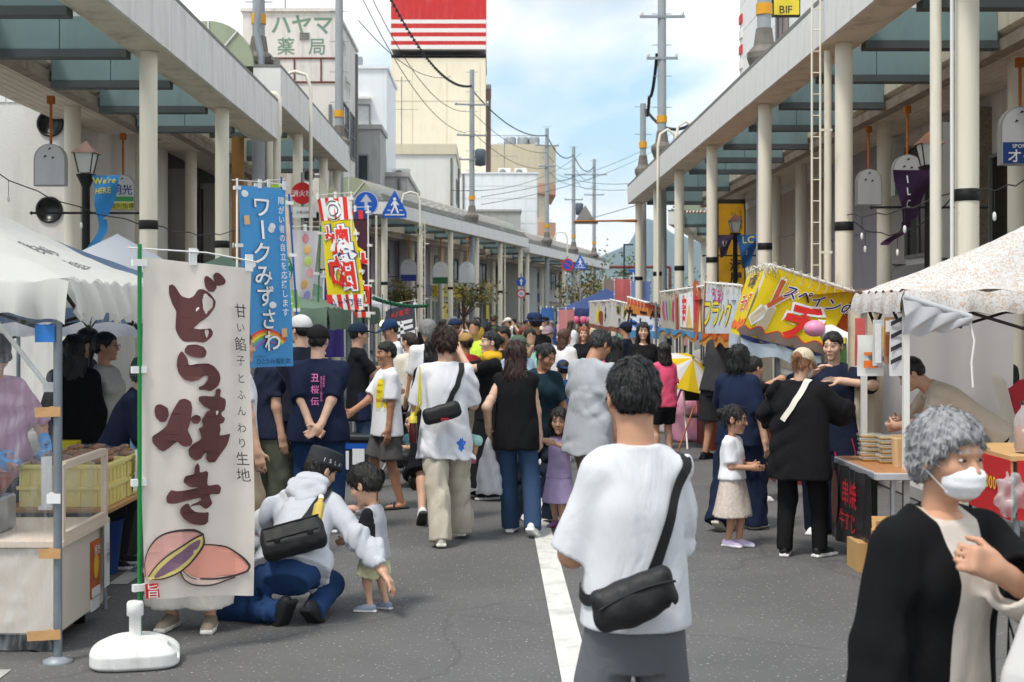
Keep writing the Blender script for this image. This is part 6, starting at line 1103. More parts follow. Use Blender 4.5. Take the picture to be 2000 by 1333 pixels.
LY += [T('旨', .075, (125 - 85) * KX, (2490 - 125) * KY, (238, 226, 222), .004)]
for c_, y_ in zip('甘い餡子とふんわり生地', (447, 570, 692, 812, 944, 1065, 1183, 1310, 1420, 1535, 1655)): LY.append(T(c_, .078 if c_ in '甘餡生地' else .058, ((735 if c_ != '地' else 740) - 85) * KX, (y_ - 125) * KY, CH, .0, slant=-.12))
nobori('cream cloth banner with brown brush lettering and two bean cakes on a green pole', (-1.80, 7.05, 0), 2.105, R(33), .60, 1.745, (240, 230, 221), LY, GRN, roddrop=.05, wave=.02, cut=.1)
t = thing('weight_base', 'white plastic water weight base holding the green banner pole', 'banner weight', (-1.815, 7.02, 0), R(12)); m = MB(); sdfadd(m, lambda P: np.maximum(smax(loft(P, [0, .015, .075, .105, .15], [.20, .222, .222, .20, .12], [.15, .175, .175, .15, .09], 3.4), P[:, 2] - .105 - .05 * np.clip(1 - np.abs(P[:, 0] / .2) ** 2, 0, 1) - .0 * P[:, 1], .02), -(rbox(P, (.215, -.06, .1), (.05, .04, .06), .02))), (-.24, -.2, -.01), (.24, .2, .2), .007, mat('scuffed_plastic', (228, 228, 226), .5, .05, 6, .05, 30, dirt=.55, dcol=(120, 116, 110))); m.build('tank', t); m = MB(); m.lathe([(.03, .13), (.03, .245), (.042, .25), (.042, .31), (.036, .32), (.012, .322)], m=M_WPLAS, n=16); m.build('collar', t)
WT = INK((240, 240, 242)); SKY_ = (88, 164, 224)
def rainbow(cx, cy, r0): return [(([(a + cx, cy - b) for a, b in ring2d(0, 0, r0 - k * .022, r0 - k * .022 + .022, 20, R(40), R(150))[0]], ring2d(0, 0, r0 - k * .022, r0 - k * .022 + .022, 20, R(40), R(150))[1]), INK(c)) for k, c in enumerate(((226, 84, 66), (236, 150, 66), (238, 214, 90), (120, 190, 90), (90, 150, 210), (150, 110, 180)))]
L2 = rainbow(.27, 1.74, .30) + [(poly2d(ell2d(x, y, .045, .035, 12)), WT) for x, y in ((.07, .08), (.36, .42), (.38, .39), (.09, .76), (.11, .78), (.35, 1.18))] + [(poly2d([(x - .03, y - .04), (x + .03, y - .05), (x + .035, y + .04), (x - .025, y + .05)]), INK((226, 180, 130))) for x, y in ((.07, .34), (.48, 1.46))]
L2 += [T(c, .225, x, y, INK((50, 54, 60)), .03) for c, x, y in zip('ワークみずさわ', (.25, .24, .22, .23, .25, .28, .32), (.20, .43, .66, .88, 1.09, 1.32, 1.54))] + [T(c, .225, x, y, WT, .014) for c, x, y in zip('ワークみずさわ', (.25, .24, .22, .23, .25, .28, .32), (.20, .43, .66, .88, 1.09, 1.32, 1.54))]
L2 += [T('障がい者の自立を応援します', .085, .49, .69, WT, .012, pitch=1.1), T('ひたかみ福祉会', .062, .31, 1.74, INK((30, 60, 90)), .006, False), T('社会福祉法人', .026, .16, 1.69, INK((30, 60, 90)), 0, False)]
nobori('sky blue banner with big white katakana, bread pictures and a rainbow', (xat(463, 10.6), 10.6, 0), 3.59, R(46), .58, 1.80, SKY_, L2, M_WPLAS, shear=.05, wave=.012, cut=.15)[0].scale = (.78,) * 3
BLP = mat('blue_pole', (40, 84, 170), .4, .04)
L3 = [(poly2d(ell2d(.18, .36, .15, .19, 24)), INK((240, 150, 96))), (poly2d(ell2d(.20, .72, .17, .19, 24)), INK((48, 140, 96))), (poly2d([(.05, .96), (.40, .94), (.42, 1.14), (.08, 1.18)]), INK((160, 200, 80))), (poly2d([(.2, 1.3), (.46, 1.28), (.48, 1.52), (.24, 1.55)]), INK((170, 210, 236))), (poly2d(ell2d(.32, 1.05, .05, .05, 14)), WT), (poly2d([(.02, .02), (.3, .02), (.3, .2), (.02, .2)]), INK((190, 218, 236))), T('花農', .1, .18, .38, WT, .01, False), T('ひろがる', .075, .2, .66, WT, .01, False), T('工房自遊', .075, .2, .78, WT, .01, False)]
nobori('peach banner with orange and green circles on a leaning blue pole', (xat(600, 14.6), 14.6, 0), 3.02, R(14), .36, 1.75, (236, 208, 176), L3, BLP, lean=R(-3.6), dx=-1, cut=.15); nobori('lime green banner top behind the sky blue banner', (xat(556, 15.6), 15.6, 0), 3.3, R(58), .42, 1.7, (170, 210, 70), [], BLP, dx=-1, lean=R(-1.0), roddrop=.12)
RN = random.Random(5); nobori('pale translucent banner with pastel dots behind the hydrant sign', (xat(612, 17), 17, 0), 2.85, R(35), .42, 1.6, (228, 222, 226), [(poly2d(ell2d(RN.uniform(.06, .36), .1 + k * .14, .05, .06, 12)), INK(c)) for k, c in enumerate(((230, 150, 160), (240, 190, 120), (200, 220, 120), (240, 170, 180), (230, 180, 120), (160, 150, 210), (236, 200, 140), (230, 160, 190), (180, 210, 150), (240, 180, 170)))], GRN, dx=-1, lean=R(2), shear=.08)
REDI, YEL = INK((226, 52, 46)), INK((244, 222, 48))
def stripes(x0, x1, y0, y1, n, ca=REDI, cb=WT): return [(poly2d([(x0 + (x1 - x0) * i / n, y0), (x0 + (x1 - x0) * (i + 1) / n, y0), (x0 + (x1 - x0) * (i + 1) / n, y1), (x0 + (x1 - x0) * i / n, y1)]), (ca, cb)[i % 2]) for i in range(n)]
BLU = INK((40, 60, 120))
def fat(s, size, x, y, c, rim, rim2, mirror=False, o1=.05, o2=.1): return ([T(s, size, x, y, rim2, o2, mirror=mirror)] if rim2 else []) + [T(s, size, x, y, rim, (o1 + o2) / 2 + .005, mirror=mirror), T(s, size, x, y, c, o1 * .7, mirror=mirror)]
L4 = stripes(0, .58, 0, .30, 8) + [(poly2d(ell2d(.27, .17, .14, .14, 28)), WT), (ring2d(.27, .17, .115, .13), CH), (ring2d(.27, .17, .065, .08), CH)] + fat('射', .46, .29, .60, REDI, WT, BLU, True) + fat('的', .46, .30, 1.0, REDI, WT, BLU, True) + stripes(0, .58, 1.28, 1.48, 8) + [T('当てゲーム', .11, .3, 1.38, BLU, .012, False, mirror=True)]
nobori('yellow and red striped target shooting banner seen from behind', (xat(690, 18), 18, 0), 3.36, R(-34), .58, 1.48, (244, 222, 48), L4, M_WPLAS, dx=-1, lean=R(-.6), shear=-.16, wave=.02)
L5 = stripes(0, .5, 0, .12, 6, REDI, BLU) + [(poly2d(ell2d(.16, .36, .18, .19, 28)), BLU), (poly2d(ell2d(.16, .36, .16, .17, 28)), WT), (poly2d(ell2d(.13, .36, .07, .08, 20)), REDI), (poly2d([(.14, .45), (.4, .6), (.42, .56), (.16, .42)]), YEL)] + fat('射', .42, .27, .80, REDI, WT, None) + fat('的', .42, .30, 1.2, REDI, WT, None) + stripes(0, .5, 1.42, 1.5, 6, REDI, WT)
nobori('dark maroon target shooting banner with red characters behind the yellow one', (xat(722, 19.3), 19.3, 0), 3.28, R(-35), .5, 1.5, (84, 48, 62), L5, M_WPLAS, dx=-1, lean=R(-.5), shear=-.05)
L6 = [T('うまい!', .12, .28, .13, REDI, .02, False, mirror=True)] + [T('手', .5, .3, .50, WT, .03, mirror=True), T('羽', .42, .34, .98, WT, .03, mirror=True)]
nobori('charcoal banner with white brush characters and red heading leaning right', (xat(822, 26), 26, 0), 2.06, R(-10), .56, 1.5, (82, 80, 92), L6, M_WPLAS, dx=-1, lean=R(-3.2), shear=-.02, roddrop=.16); nobori('blue and purple banner glimpsed behind the yellow target banner', (xat(632, 20), 20, 0), 2.4, R(30), .3, 1.2, (80, 70, 150), [], M_WPLAS)
nobori('small faded brown banner far right of the left arcade', (xat(1178, 60), 60, 0), 3.4, 0, .8, 1.9, (150, 130, 124), [], M_WPLAS); nobori('pink far banner near the navy tent', (xat(1090, 44), 44, 0), 2.0, 0, .5, 1.5, (226, 150, 150), [], M_WPLAS); nobori('blue far banner hanging before the left shops', (xat(1056, 52), 52, 0), 2.1, 0, .45, 1.5, (70, 120, 190), [], M_WPLAS); nobori('red and white far banner above the right stalls', (xat(1200, 45), 45, 0), 3.0, 0, .5, 1.5, (226, 120, 120), [], M_WPLAS); nobori('blue and pink far banner above the right stalls', (xat(1232, 44), 44, 0), 2.9, 0, .6, 1.5, (140, 160, 220), [], M_WPLAS)
t = thing('rope_garland', 'green twisted rope garland strung from the maroon banner pole', 'garland', at(728, 582, 22)); m = MB(); p0_, p1_ = Vector((0, 0, 0)), at(836, 597, 26) - at(728, 582, 22)
for q in range(2): m.tube([p0_.lerp(p1_, i / 60) + Vector((0, .02 * math.cos(i * 1.3 + q * 3.14), .02 * math.sin(i * 1.3 + q * 3.14) - .25 * (i / 60) * (1 - i / 60))) for i in range(61)], .02, mat('green_rope', (50, 130, 90) if q else (30, 80, 60), .8), 5)
m.build('rope', t)
for px, py in ((747, 634), (763, 641)): t = thing('light_bulb', f'lit warm bulb hanging in the dark stall, {"left" if px < 750 else "right"} one of two', 'bulb', at(px, py, 23)); m = MB(); m.lathe([(.001, -.05), (.045, -.02), (.045, .02), (.02, .06), (.001, .07)], m=mat('lit_bulb', (255, 226, 160), .5, 0, emit=2.2), n=12); m.build('globe', t); m = MB(); m.tube([(0, 0, .06), (0, 0, .5)], .006, M_CABLE, 4); m.build('flex', t)
# ---- right stall: table, food, boxes, curtain
t = thing('table', 'folding table with wood top and silver rim in the right stall', 'table', (3.25, 9.95, 0)); m = MB(); m.box((0, 0, .69), (1.26, 1.1, .03), mat('table_wood', (178, 126, 82), .4, .1, 5, stretch=(6, 1, 1)), bev=.006); m.build('tabletop', t)
for c, d in (((0, -.56, .675), (1.3, .025, .05)), ((0, .56, .675), (1.3, .025, .05)), ((-.64, 0, .675), (.025, 1.09, .05)), ((.64, 0, .675), (.025, 1.09, .05))): m = MB(); m.box(c, d, mat('silver_rim', (198, 200, 204), .35, .05, metal=.5), bev=.008); m.build('rim', t)
for x in (-.5, .5):
    for y in (-.45, .45): m = MB(); m.tube([(x, y, 0), (x, y, .66)], .018, mat('silver_rim', (198, 200, 204), .35, .05, metal=.5), 10); m.build('leg', t)
t = thing('poster_cloth', 'black vinyl poster with red lettering hung on the table side', 'poster', (2.585, 9.95, .1)); m = MB(); m.grid(lambda i, j: (-.01 + .014 * math.sin(i * 13) + .01 * math.sin(i * 29 + j * 3), (i - .5) * 1.06, .57 * j), 30, 10, mat('black_vinyl', (44, 42, 44), .3, .3, 8)); p = m.build('sheet', t, fix=False)
letters(p, '串焼', .20, mat('red_print', (196, 40, 44), .4), (-.04, -.1, .4), (0, -1, 0), off=.01); letters(p, '牛すじ', .15, mat('red_print', (196, 40, 44), .4), (-.04, -.05, .2), (0, -1, 0), off=.01); m = MB(); m.add([(-.035, .36 + .1 * math.cos(a), .32 + .2 * math.sin(a)) for a in np.linspace(0, 6.28, 15)[:-1]], [tuple(range(14))], mat('meat_print', (150, 92, 70), .4, .3, 14)); m.build('meat_picture', p, fix=False)
CARD = mat('cardboard', (196, 156, 104), .8, .06, 6, .1, 30)
def carton(label, x, y, dx_, dy_, dz_, rz, flap=True, txt=None):
    t = thing('cardboard_box', label, 'cardboard box', (x, y, 0), rz); m = MB(); m.box((0, 0, dz_ / 2), (dx_, dy_, dz_), CARD); b = m.build('body', t)
    if flap:
        for a in (-1, 1): m = MB(); m.box((0, a * (dy_ / 2 - .0) , dz_ + dy_ * .2), (dx_ - .01, .006, dy_ * .42), CARD, 0, R(-a * 14)); m.build('flap', t)
    if txt: letters(b, txt, .05, mat('box_print', (92, 74, 56), .7), (0, -dy_ / 2 - .0, dz_ * .8), off=.004); letters(b, txt, .05, mat('box_print', (92, 74, 56), .7), (-dx_ / 2 - .0, 0, dz_ * .8), (0, -1, 0), off=.004); m = MB(); m.box((-dx_ / 2 - .002, .0, dz_ * .42), (.004, dy_ * .3, dz_ * .35), mat('box_print', (92, 74, 56), .7)); m.build('print', b)
carton('open cardboard box standing before the black poster', 2.66, 9.18, .26, .2, .34, R(-8), True, 'GK-15'); carton('closed cardboard box half under the table', 2.62, 9.68, .2, .3, .2, 0, False)
M_CLR = mat('clear_plastic', (220, 226, 226), .1, 0, alpha=.35, spec=.8); M_TEA = mat('brown_tea', (176, 92, 30), .1, .1, 5, alpha=.9)
for sx, sy in ((2.78, 10.15), (2.88, 10.0)):
    for k in range(6): t = thing('food_pack', 'clear tray of yellow skewered food in the stacked packs', 'food pack', (sx + random.uniform(-.01, .01), sy, .708 + k * .034), random.uniform(-.1, .1), group='clear food packs stacked on the right table'); m = MB(); m.box((0, 0, .008), (.15, .1, .014), mat('food_yellow', (206, 160, 60), .6, .3, 30), bev=.004); m.build('food', t); m = MB(); m.box((0, 0, .018), (.17, .12, .022), M_CLR, bev=.006); m.build('tray', t)
t = thing('skewer_cup', 'bundle of wooden chopsticks standing in a round tub', 'chopsticks', (2.86, 9.72, .706)); m = MB(); m.lathe([(.045, 0), (.058, .2), (.06, .21), (.055, .2)], m=mat('tub_beige', (204, 172, 128), .6, .2, 40, stretch=(1, 1, .1)), n=18); m.build('tub', t)
for i in range(40): a = i * 2.4; r_c = .045 * math.sqrt((i + .5) / 40); b = MB(); b.tube([(r_c * math.cos(a), r_c * math.sin(a), .02), (r_c * 1.15 * math.cos(a), r_c * 1.15 * math.sin(a), .215 + random.uniform(0, .015))], .0035, mat('chopstick_wood', (214, 182, 130), .7, .1, 20), 4); b.build('chopstick', t)
def bottle(label, x, y, z, r, h, liquid, fill=.6, cap=(30, 30, 32), grp=None):
    t = thing('bottle', label, 'bottle', (x, y, z), group=grp); m = MB(); m.lathe([(r * .9, 0), (r, .02), (r, h * .62), (r * .85, h * .72), (r * .35, h * .86), (r * .3, h * .94)], m=M_CLR, n=16); m.build('body', t); m = MB(); m.lathe([(r * .85, .006), (r * .94, .02), (r * .94, h * fill), (.001, h * fill + .001)], m=liquid, n=16); m.build('liquid', t); m = MB(); m.lathe([(r * .36, h * .93), (r * .36, h), (.001, h + .001)], m=mat('bottle_cap', cap, .5, 0), n=14); m.build('cap', t)
bottle('large tea coloured plastic bottle with black cap at the right edge', 3.27, 8.5, .935, .062, .31, M_TEA, .5); bottle('second large brown bottle cut by the right picture edge', 3.42, 8.62, .935, .062, .31, M_TEA, .5); bottle('tall slim sauce bottle with white cap behind the old woman', 3.02, 9.75, .706, .03, .22, M_TEA, .8, (235, 235, 235)); bottle('round amber jar beside the sauce bottle', 3.1, 9.8, .706, .045, .13, M_TEA, .8); bottle('small tub of orange pickles behind the chopsticks', 2.95, 9.85, .706, .05, .12, mat('orange_pickle', (214, 126, 46), .5, .2, 20), .8, (230, 230, 230))
t = thing('table', 'red cloth covered table behind the old woman at the right edge', 'table', (3.6, 8.75, 0)); m = MB(); m.box((0, 0, .91), (.98, .9, .03), CARD); m.build('tabletop', t); m = MB(); m.box((-.492, -.1, .72), (.008, .7, .36), mat('red_cloth', (190, 36, 40), .7, .06)); p = m.build('red_cloth', t); letters(p, '1000', .11, mat('yellow_print', (238, 196, 40), .6), (-.5, -.15, .74), (0, -1, 0), off=.012); m = MB(); m.box((0, -.452, .72), (.9, .008, .36), mat('red_cloth', (190, 36, 40), .7, .06)); m.build('front_cloth', t); [(lambda q: q)(MB().tube([(x, y, 0), (x, y, .9)], .02, M_GREY, 8).build('leg', t)) for x in (-.42, .42) for y in (-.36, .36)]
t = thing('back_curtain', 'grey cloth curtain hung at the back of the right tent', 'curtain', (3.62, 11.2, .75)); m = MB(); m.grid(lambda i, j: ((i - .5) * 1.18, .02 * math.sin(i * 9 + j * 2) + .012 * math.sin(i * 23), 1.08 * j), 30, 12, thincloth((212, 209, 210), .5)); p = m.build('cloth', t, fix=False)
t = thing('side_curtain', 'beige pleated cloth hanging beside the far tent pole', 'curtain', (2.98, 11.05, .72)); m = MB(); m.grid(lambda i, j: ((i - .5) * .28, .02 * math.sin(i * 15), 1.1 * j), 16, 6, cloth((206, 194, 172))); m.build('cloth', t, fix=False)
t = thing('rolled_curtain', 'silver rolled up side sheet tied at the right tent corner', 'plastic sheet', (2.84, 9.47, 1.70)); m = MB(); m.grid(lambda u, v: (-.04 + .47 * u, -.03 - .05 * math.sin(v * 3.0) * (1 - .7 * u) + .012 * math.sin(u * 21 + v * 9), .20 - .14 * u - v * (.24 * (1 - u) ** .7 + .03) + .012 * math.sin(u * 17 + v * 13)), 34, 14, thincloth((196, 198, 203), .3)); m.build('flap', t, fix=False); m = MB(); m.tube([(-.03, -.02, .2), (.2, -.03, .13), (.43, -.02, .06)], .022, mat('grey_sheet_roll', (190, 192, 197), .5, .08, 6, .2, 30), 8); m.build('roll', t); m = MB(); m.tube([(.42, -.02, .03), (.45, -.03, -.1), (.43, -.03, -.25), (.44, -.03, -.42)], .008, M_WPLAS, 6); m.build('cord', t)
for i, (px, py0, py1, wd_, c, lab) in enumerate(((1680, 622, 715, 26, (206, 96, 92), 'red paper streamer hanging at the right tent corner'), (1700, 655, 735, 64, (226, 226, 222), 'clear bag of orange and white snack packs hung at the tent corner'), (1722, 625, 715, 44, (206, 208, 210), 'row of hanging photo cards in plastic sleeves'), (1737, 620, 710, 26, (180, 130, 84), 'hanging card with a food photograph'), (1750, 625, 735, 32, (222, 222, 226), 'hanging paper with dark diagonal stripes'))):
    Y = 9.9 - i * .05; p = at(px, py1, Y); hh_ = (py1 - py0) / FPX * Y; w_ = wd_ / FPX * Y * .8; t = thing('hanging_card', lab, 'card', p); m = MB(); m.grid(lambda a, b: ((a - .5) * w_, .008 * math.sin(b * 6 + a * 3), b * hh_), 6, 10, mat('card_paper', c, .5, .05, 9)); q = m.build('card', t, fix=False); m = MB()
    lay = {1: [([(-.05, .06), (.05, .06), (.05, .11), (-.05, .11)], (232, 120, 40)), ([(-.05, .15), (.05, .15), (.05, .17), (-.05, .17)], (232, 120, 40)), (ell2d(.01, .135, .03, .02, 12), (120, 110, 104))], 2: [([(-.05, .02), (-.005, .02), (-.005, .3), (-.05, .3)], (232, 232, 230)), (ell2d(.025, .05, .022, .03, 12), (60, 70, 140)), ([(0, .12), (.04, .12), (.04, .28), (0, .28)], (222, 190, 110))], 3: [([(-.03, .05), (.03, .05), (.03, .2), (-.03, .2)], (140, 80, 50)), ([(-.03, .22), (.03, .22), (.03, .3), (-.03, .3)], (232, 230, 226))], 4: [([(-.04, .08 + k * .09), (.04, .12 + k * .09), (.04, .15 + k * .09), (-.04, .11 + k * .09)], (52, 52, 60)) for k in range(4)]}.get(i, [])
    for k, (pg, cc) in enumerate(lay): v, f_ = poly2d(pg); m.add([(a, -.012 - .001 * k, b) for a, b in v], f_, mat('card_ink', cc, .5, .1, 20))
    if lay: m.build('print', q, fix=False)
t = thing('plant_panel', 'dark sheet with white leaf pattern behind the far tent pole', 'panel', (2.9, 11.32, .0)); m = MB(); m.box((0, 0, .65), (.5, .02, 1.3), mat('dark_green_sheet', (38, 48, 40), .5, .3, 9)); q = m.build('sheet', t); m = MB(); [m.add([(x + .035 * math.cos(a) * math.cos(k) - .016 * math.sin(a) * math.sin(k), -.013, z + .035 * math.cos(a) * math.sin(k) + .016 * math.sin(a) * math.cos(k)) for a in np.linspace(0, 6.28, 11)[:-1]], [tuple(range(10))], S_WHITE) for k, (x, z) in enumerate([(random.uniform(-.2, .2), random.uniform(.6, 1.25)) for _ in range(22)])]; m.build('leaf_print', q, fix=False)
t = thing('striped_cloth', 'red and white striped cloth draped over goods right of the curtain', 'cloth', (4.35, 11.0, 0)); m = MB()
for k in range(6): m.grid(lambda i, j: ((k + i) * .13 - .39 + .1 * j, -.35 * j + .03 * math.sin(k + i * 3), 1.28 - .05 * k * (1 - j) - j * (1.0 - .1 * k) * .9 + .04 * math.sin((k + i) * 4 + j * 5)), 4, 12, cloth((196, 62, 74) if k % 2 else (226, 218, 206)))
m.build('cloth', t, fix=False); t = thing('plastic_bag', 'crumpled clear bag hanging under the right table edge', 'bag', (3.12, 8.32, .55)); m = MB(); sdfadd(m, lambda P: ell(P, (0, 0, .14), (.09, .06, .14)) + .02 * np.sin(P[:, 0] * 50) * np.sin(P[:, 2] * 45 + P[:, 1] * 30), (-.14, -.1, -.02), (.14, .1, .32), .012, M_CLR); m.build('bag', t)
# ---- festival food stalls with printed awnings
def quadS(a, b, c, d): a, b, c, d = map(Vector, (a, b, c, d)); return lambda u, v: a.lerp(b, u).lerp(d.lerp(c, u), v)     # u right, v down
def awning(t, q, wd, ht, col, layers, wav=None, name='awning_sheet', bump=.015, drop=.2, cut=.15):
    S0 = quadS(*q); n = (Vector(q[1]) - Vector(q[0])).cross(Vector(q[3]) - Vector(q[0])).normalized(); n = n if n.dot(Vector(q[0]) - Vector((0, 0, EYE))) < 0 else -n; o = Vector(t.location)
    S = lambda u, v: S0(u / wd, v / ht) + n * bump * (math.sin(u * 6 + v * 3) + .5 * math.sin(u * 15)) - o
    m = MB(); m.grid(lambda i, j: S(i * wd, j * ht), 20, 12, thincloth(col, .25)); p = m.build(name, t, fix=False)
    if layers: m = MB(); printed(m, layers, S, n, .0015, .004, cut); m.build('print', p, fix=False)
    for k, (c, dr, am, ph) in enumerate(wav or []):
        m = MB(); m.grid(lambda i, j: S(i * wd, ht) + n * (.012 + .01 * k + .01 * math.sin(i * 20) * j) + Vector((0, 0, -j * (dr + am * math.sin(i * wd * 10 + ph)))), 50, 4, thincloth(c, .2)); m.build('scalloped_valance', t, fix=False)
    m = MB(); m.tube([S(0, 0) + Vector((0, 0, .02)), S(wd, 0) + Vector((0, 0, .02))], .018, M_WPLAS, 8); m.build('top_bar', t)
    for k in range(10):
        p_ = S(wd * (k + .5) / 10, 0); m = MB(); m.tube([p_ + Vector((-.02, 0, .04)), p_ + n * .03 + Vector((0, 0, .05)), p_ + n * .03 + Vector((.015, 0, -.05)), p_ + n * .02 + Vector((-.01, 0, -.1))], .006, mat('hemp_cord', (196, 188, 170), .9, .1, 20), 5); m.build('cord', t)
    return S
def stall_frame(t, x0, x1, y0, y1, zt):
    o = Vector(t.location)
    for x in (x0, x1):
        for y in (y0, (y0 + y1) / 2, y1): m = MB(); m.tube([Vector((x, y, 0)) - o, Vector((x, y, zt)) - o], .02, M_TUBE, 8); m.build('leg', t)
    m = MB(); m.quad(*[Vector(p) - o for p in ((x0 - .1, y0, zt), (x1 + .2, y0, zt + .15), (x1 + .2, y1, zt + .15), (x0 - .1, y1, zt))], thincloth((176, 120, 84), .3)); m.build('roof_sheet', t); m = MB(); m.box(Vector(((x0 + x1) / 2 - .2, (y0 + y1) / 2, .42)) - o, (x1 - x0 - .5, y1 - y0 - .3, .84), mat('stall_counter', (120, 60, 48), .7, .2, 3)); m.build('counter', t)
NAVY = INK((32, 40, 92)); ORG = INK((206, 104, 52)); t = thing('food_stall', 'churros stall with yellow awning, red katakana and stick pictures', 'food stall', (3.4, 15, 0)); stall_frame(t, 2.95, 4.5, 14.3, 16.2, 1.95)
W_, H_ = 1.0, .72
L7 = [(poly2d(p), c) for p, c in (([(.16, .08), (.24, .08), (.24, .40), (.27, .40), (.27, .66), (.13, .66), (.14, .40), (.16, .40)], WT), ([(.17, .10), (.23, .10), (.23, .40), (.17, .40)], ORG), ([(.14, .42), (.26, .42), (.26, .65), (.14, .65)], INK((206, 190, 160))), ([(.36, .12), (.43, .18), (.17, .46), (.17, .55), (.07, .66), (-.0, .58), (.07, .42), (.12, .42)], WT), ([(.36, .14), (.41, .18), (.17, .44), (.13, .40)], ORG), ([(.10, .42), (.16, .47), (.06, .64), (.015, .58)], INK((206, 190, 160))))]
L7 += [T('スペインの', .17, .68, .20, WT, .06, False), T('スペインの', .17, .68, .20, NAVY, .012, False), T('チ', .46, .62, .48, WT, .1, False), T('チ', .46, .62, .48, REDI, .045, False)] + [(stroke2d([(i * .07, .73 + .03 * math.sin(i * 1.9)) for i in range(15)], .10), INK((120, 104, 96))), (stroke2d([(i * .07, .675 + .03 * math.sin(i * 1.9)) for i in range(15)], .012), REDI)]
awning(t, (at(1502, 521, 14.2), at(1668, 574, 14.6), at(1600, 692, 14.3), at(1444, 654, 14.0)), W_, H_ + .06, (242, 214, 36), L7, [((206, 222, 236), .17, .03, 0), ((40, 52, 100), .03, .02, 0)])
L8 = [T('チュロス', .24, .7, .36, WT, .06, False), T('チュロス', .24, .7, .36, REDI, .02, False), T('本場の味', .17, .7, .12, NAVY, .01, False)] + [(stroke2d([(i * .1, .62 + .03 * math.sin(i * 3.)) for i in range(15)], [.1, .06] * 7 + [.1]), INK((228, 110, 40)))]
awning(t, (at(1462, 536, 15.9), at(1500, 521, 14.25), at(1442, 655, 14.05), at(1428, 650, 15.9)), 1.4, .72, (242, 214, 36), L8, [((206, 222, 236), .15, .03, 0)])
m = MB(); m.quad(*[p - Vector(t.location) for p in (at(1656, 574, 14.75), at(1712, 568, 14.9), at(1690, 680, 14.8), at(1588, 688, 14.4))], cloth((190, 84, 36))); m.grid(lambda i, j: at(1650, 575, 14.75).lerp(at(1730, 566, 15.2), i).lerp(at(1580, 690, 14.5).lerp(at(1730, 700, 15.2), i), j) - Vector(t.location) + Vector((0, .1 + .05 * math.sin(i * 4) * j, 0)), 8, 8, thincloth((206, 92, 36), .4)); m.build('orange_side_flap', t, fix=False)
m = MB(); [m.tube([at(px + 2 * math.sin(px), py, 14.2) - Vector(t.location), at(px + 4 + 3 * math.cos(px * 2), py + 10 + 6 * math.sin(px * 1.7), 14.15) - Vector(t.location)], .006, mat('hemp_cord', (196, 188, 170), .9, .1, 20), 4) for px in range(1470, 1520, 2) for py in (520,)]; m.build('rope_fringe', t)
t = thing('food_stall', 'sausage stall with pale blue awning and yellow black katakana', 'food stall', (3.4, 16.9, 0)); stall_frame(t, 2.9, 4.4, 16.1, 17.7, 1.95)
BLK_ = INK((26, 26, 34)); PINK = INK((206, 60, 140)); SAUS = INK((180, 84, 56))
L9 = [T('フランク', .36, .74, .33, BLK_, .05, False), T('フランク', .36, .74, .33, YEL, .02, False), T('うまい', .2, .7, .12, PINK, .03, False), (stroke2d([(.05, .02), (.04, .3), (.06, .58)], .12), SAUS)]
awning(t, (at(1378, 556, 17.6), at(1447, 562, 15.9), at(1438, 652, 15.9), at(1376, 652, 17.6)), 1.75, .58, (222, 232, 240), L9, [((222, 150, 70), .14, .03, 1), ((206, 100, 40), .05, .03, 1)])
t = thing('food_stall', 'stall with banana, kebab and red lettered awning behind the sausage stall', 'food stall', (3.3, 19.5, 0)); stall_frame(t, 2.8, 4.3, 18, 21, 1.98)
L10 = [(stroke2d([(.25 + k * .2, .18), (.23 + k * .2, .3), (.27 + k * .2, .42)], .1), INK(c)) for k, c in enumerate(((190, 90, 120), (150, 100, 190), (120, 170, 70), (230, 200, 60), (200, 70, 110)))] + [(stroke2d([(1.35, .1), (1.33, .55)], .14), SAUS), (poly2d([(1.5, .05), (2.6, .03), (2.6, .55), (1.5, .55)]), WT), T('串', .46, 1.8, .30, REDI, .03, False), (poly2d([(2.1, .55), (2.3, .2), (2.4, .55)]), INK((228, 196, 130))), (stroke2d([(2.65, .03), (2.7, .3), (2.65, .56)], [.3, .42, .36]), INK((190, 96, 56))), (stroke2d([(2.66, .15), (2.68, .4)], .14), INK((206, 50, 80))), (poly2d([(2.9, .58), (3.02, .2), (3.15, .58)]), INK((236, 214, 130)))]
awning(t, (at(1291, 574, 21.2), at(1379, 562, 17.9), at(1376, 652, 17.8), at(1292, 640, 21.2)), 3.2, .6, (206, 200, 188), L10, [((190, 150, 90), .12, .03, 2), ((90, 150, 200), .06, .03, 2)])
t = thing('food_stall', 'stall with orange sunset panel and black hiragana brush lettering', 'food stall', (3.0, 23, 0)); stall_frame(t, 2.6, 4.2, 22, 24, 1.98); awning(t, (at(1226, 583, 23.6), at(1292, 602, 22), at(1292, 648, 22), at(1224, 645, 23.6)), .9, .45, (238, 150, 70), [(poly2d([(0, .22), (.9, .2), (.9, .45), (0, .45)]), INK((232, 236, 244))), (poly2d([(0, .0), (.9, 0), (.9, .06), (0, .07)]), INK((226, 80, 40))), (stroke2d([(0, .40), (.2, .34), (.4, .42), (.7, .38), (.9, .43)], .09), INK((70, 130, 206))), T('たこ焼', .3, .45, .24, BLK_, .03, False)], [((90, 160, 214), .1, .03, 0)])
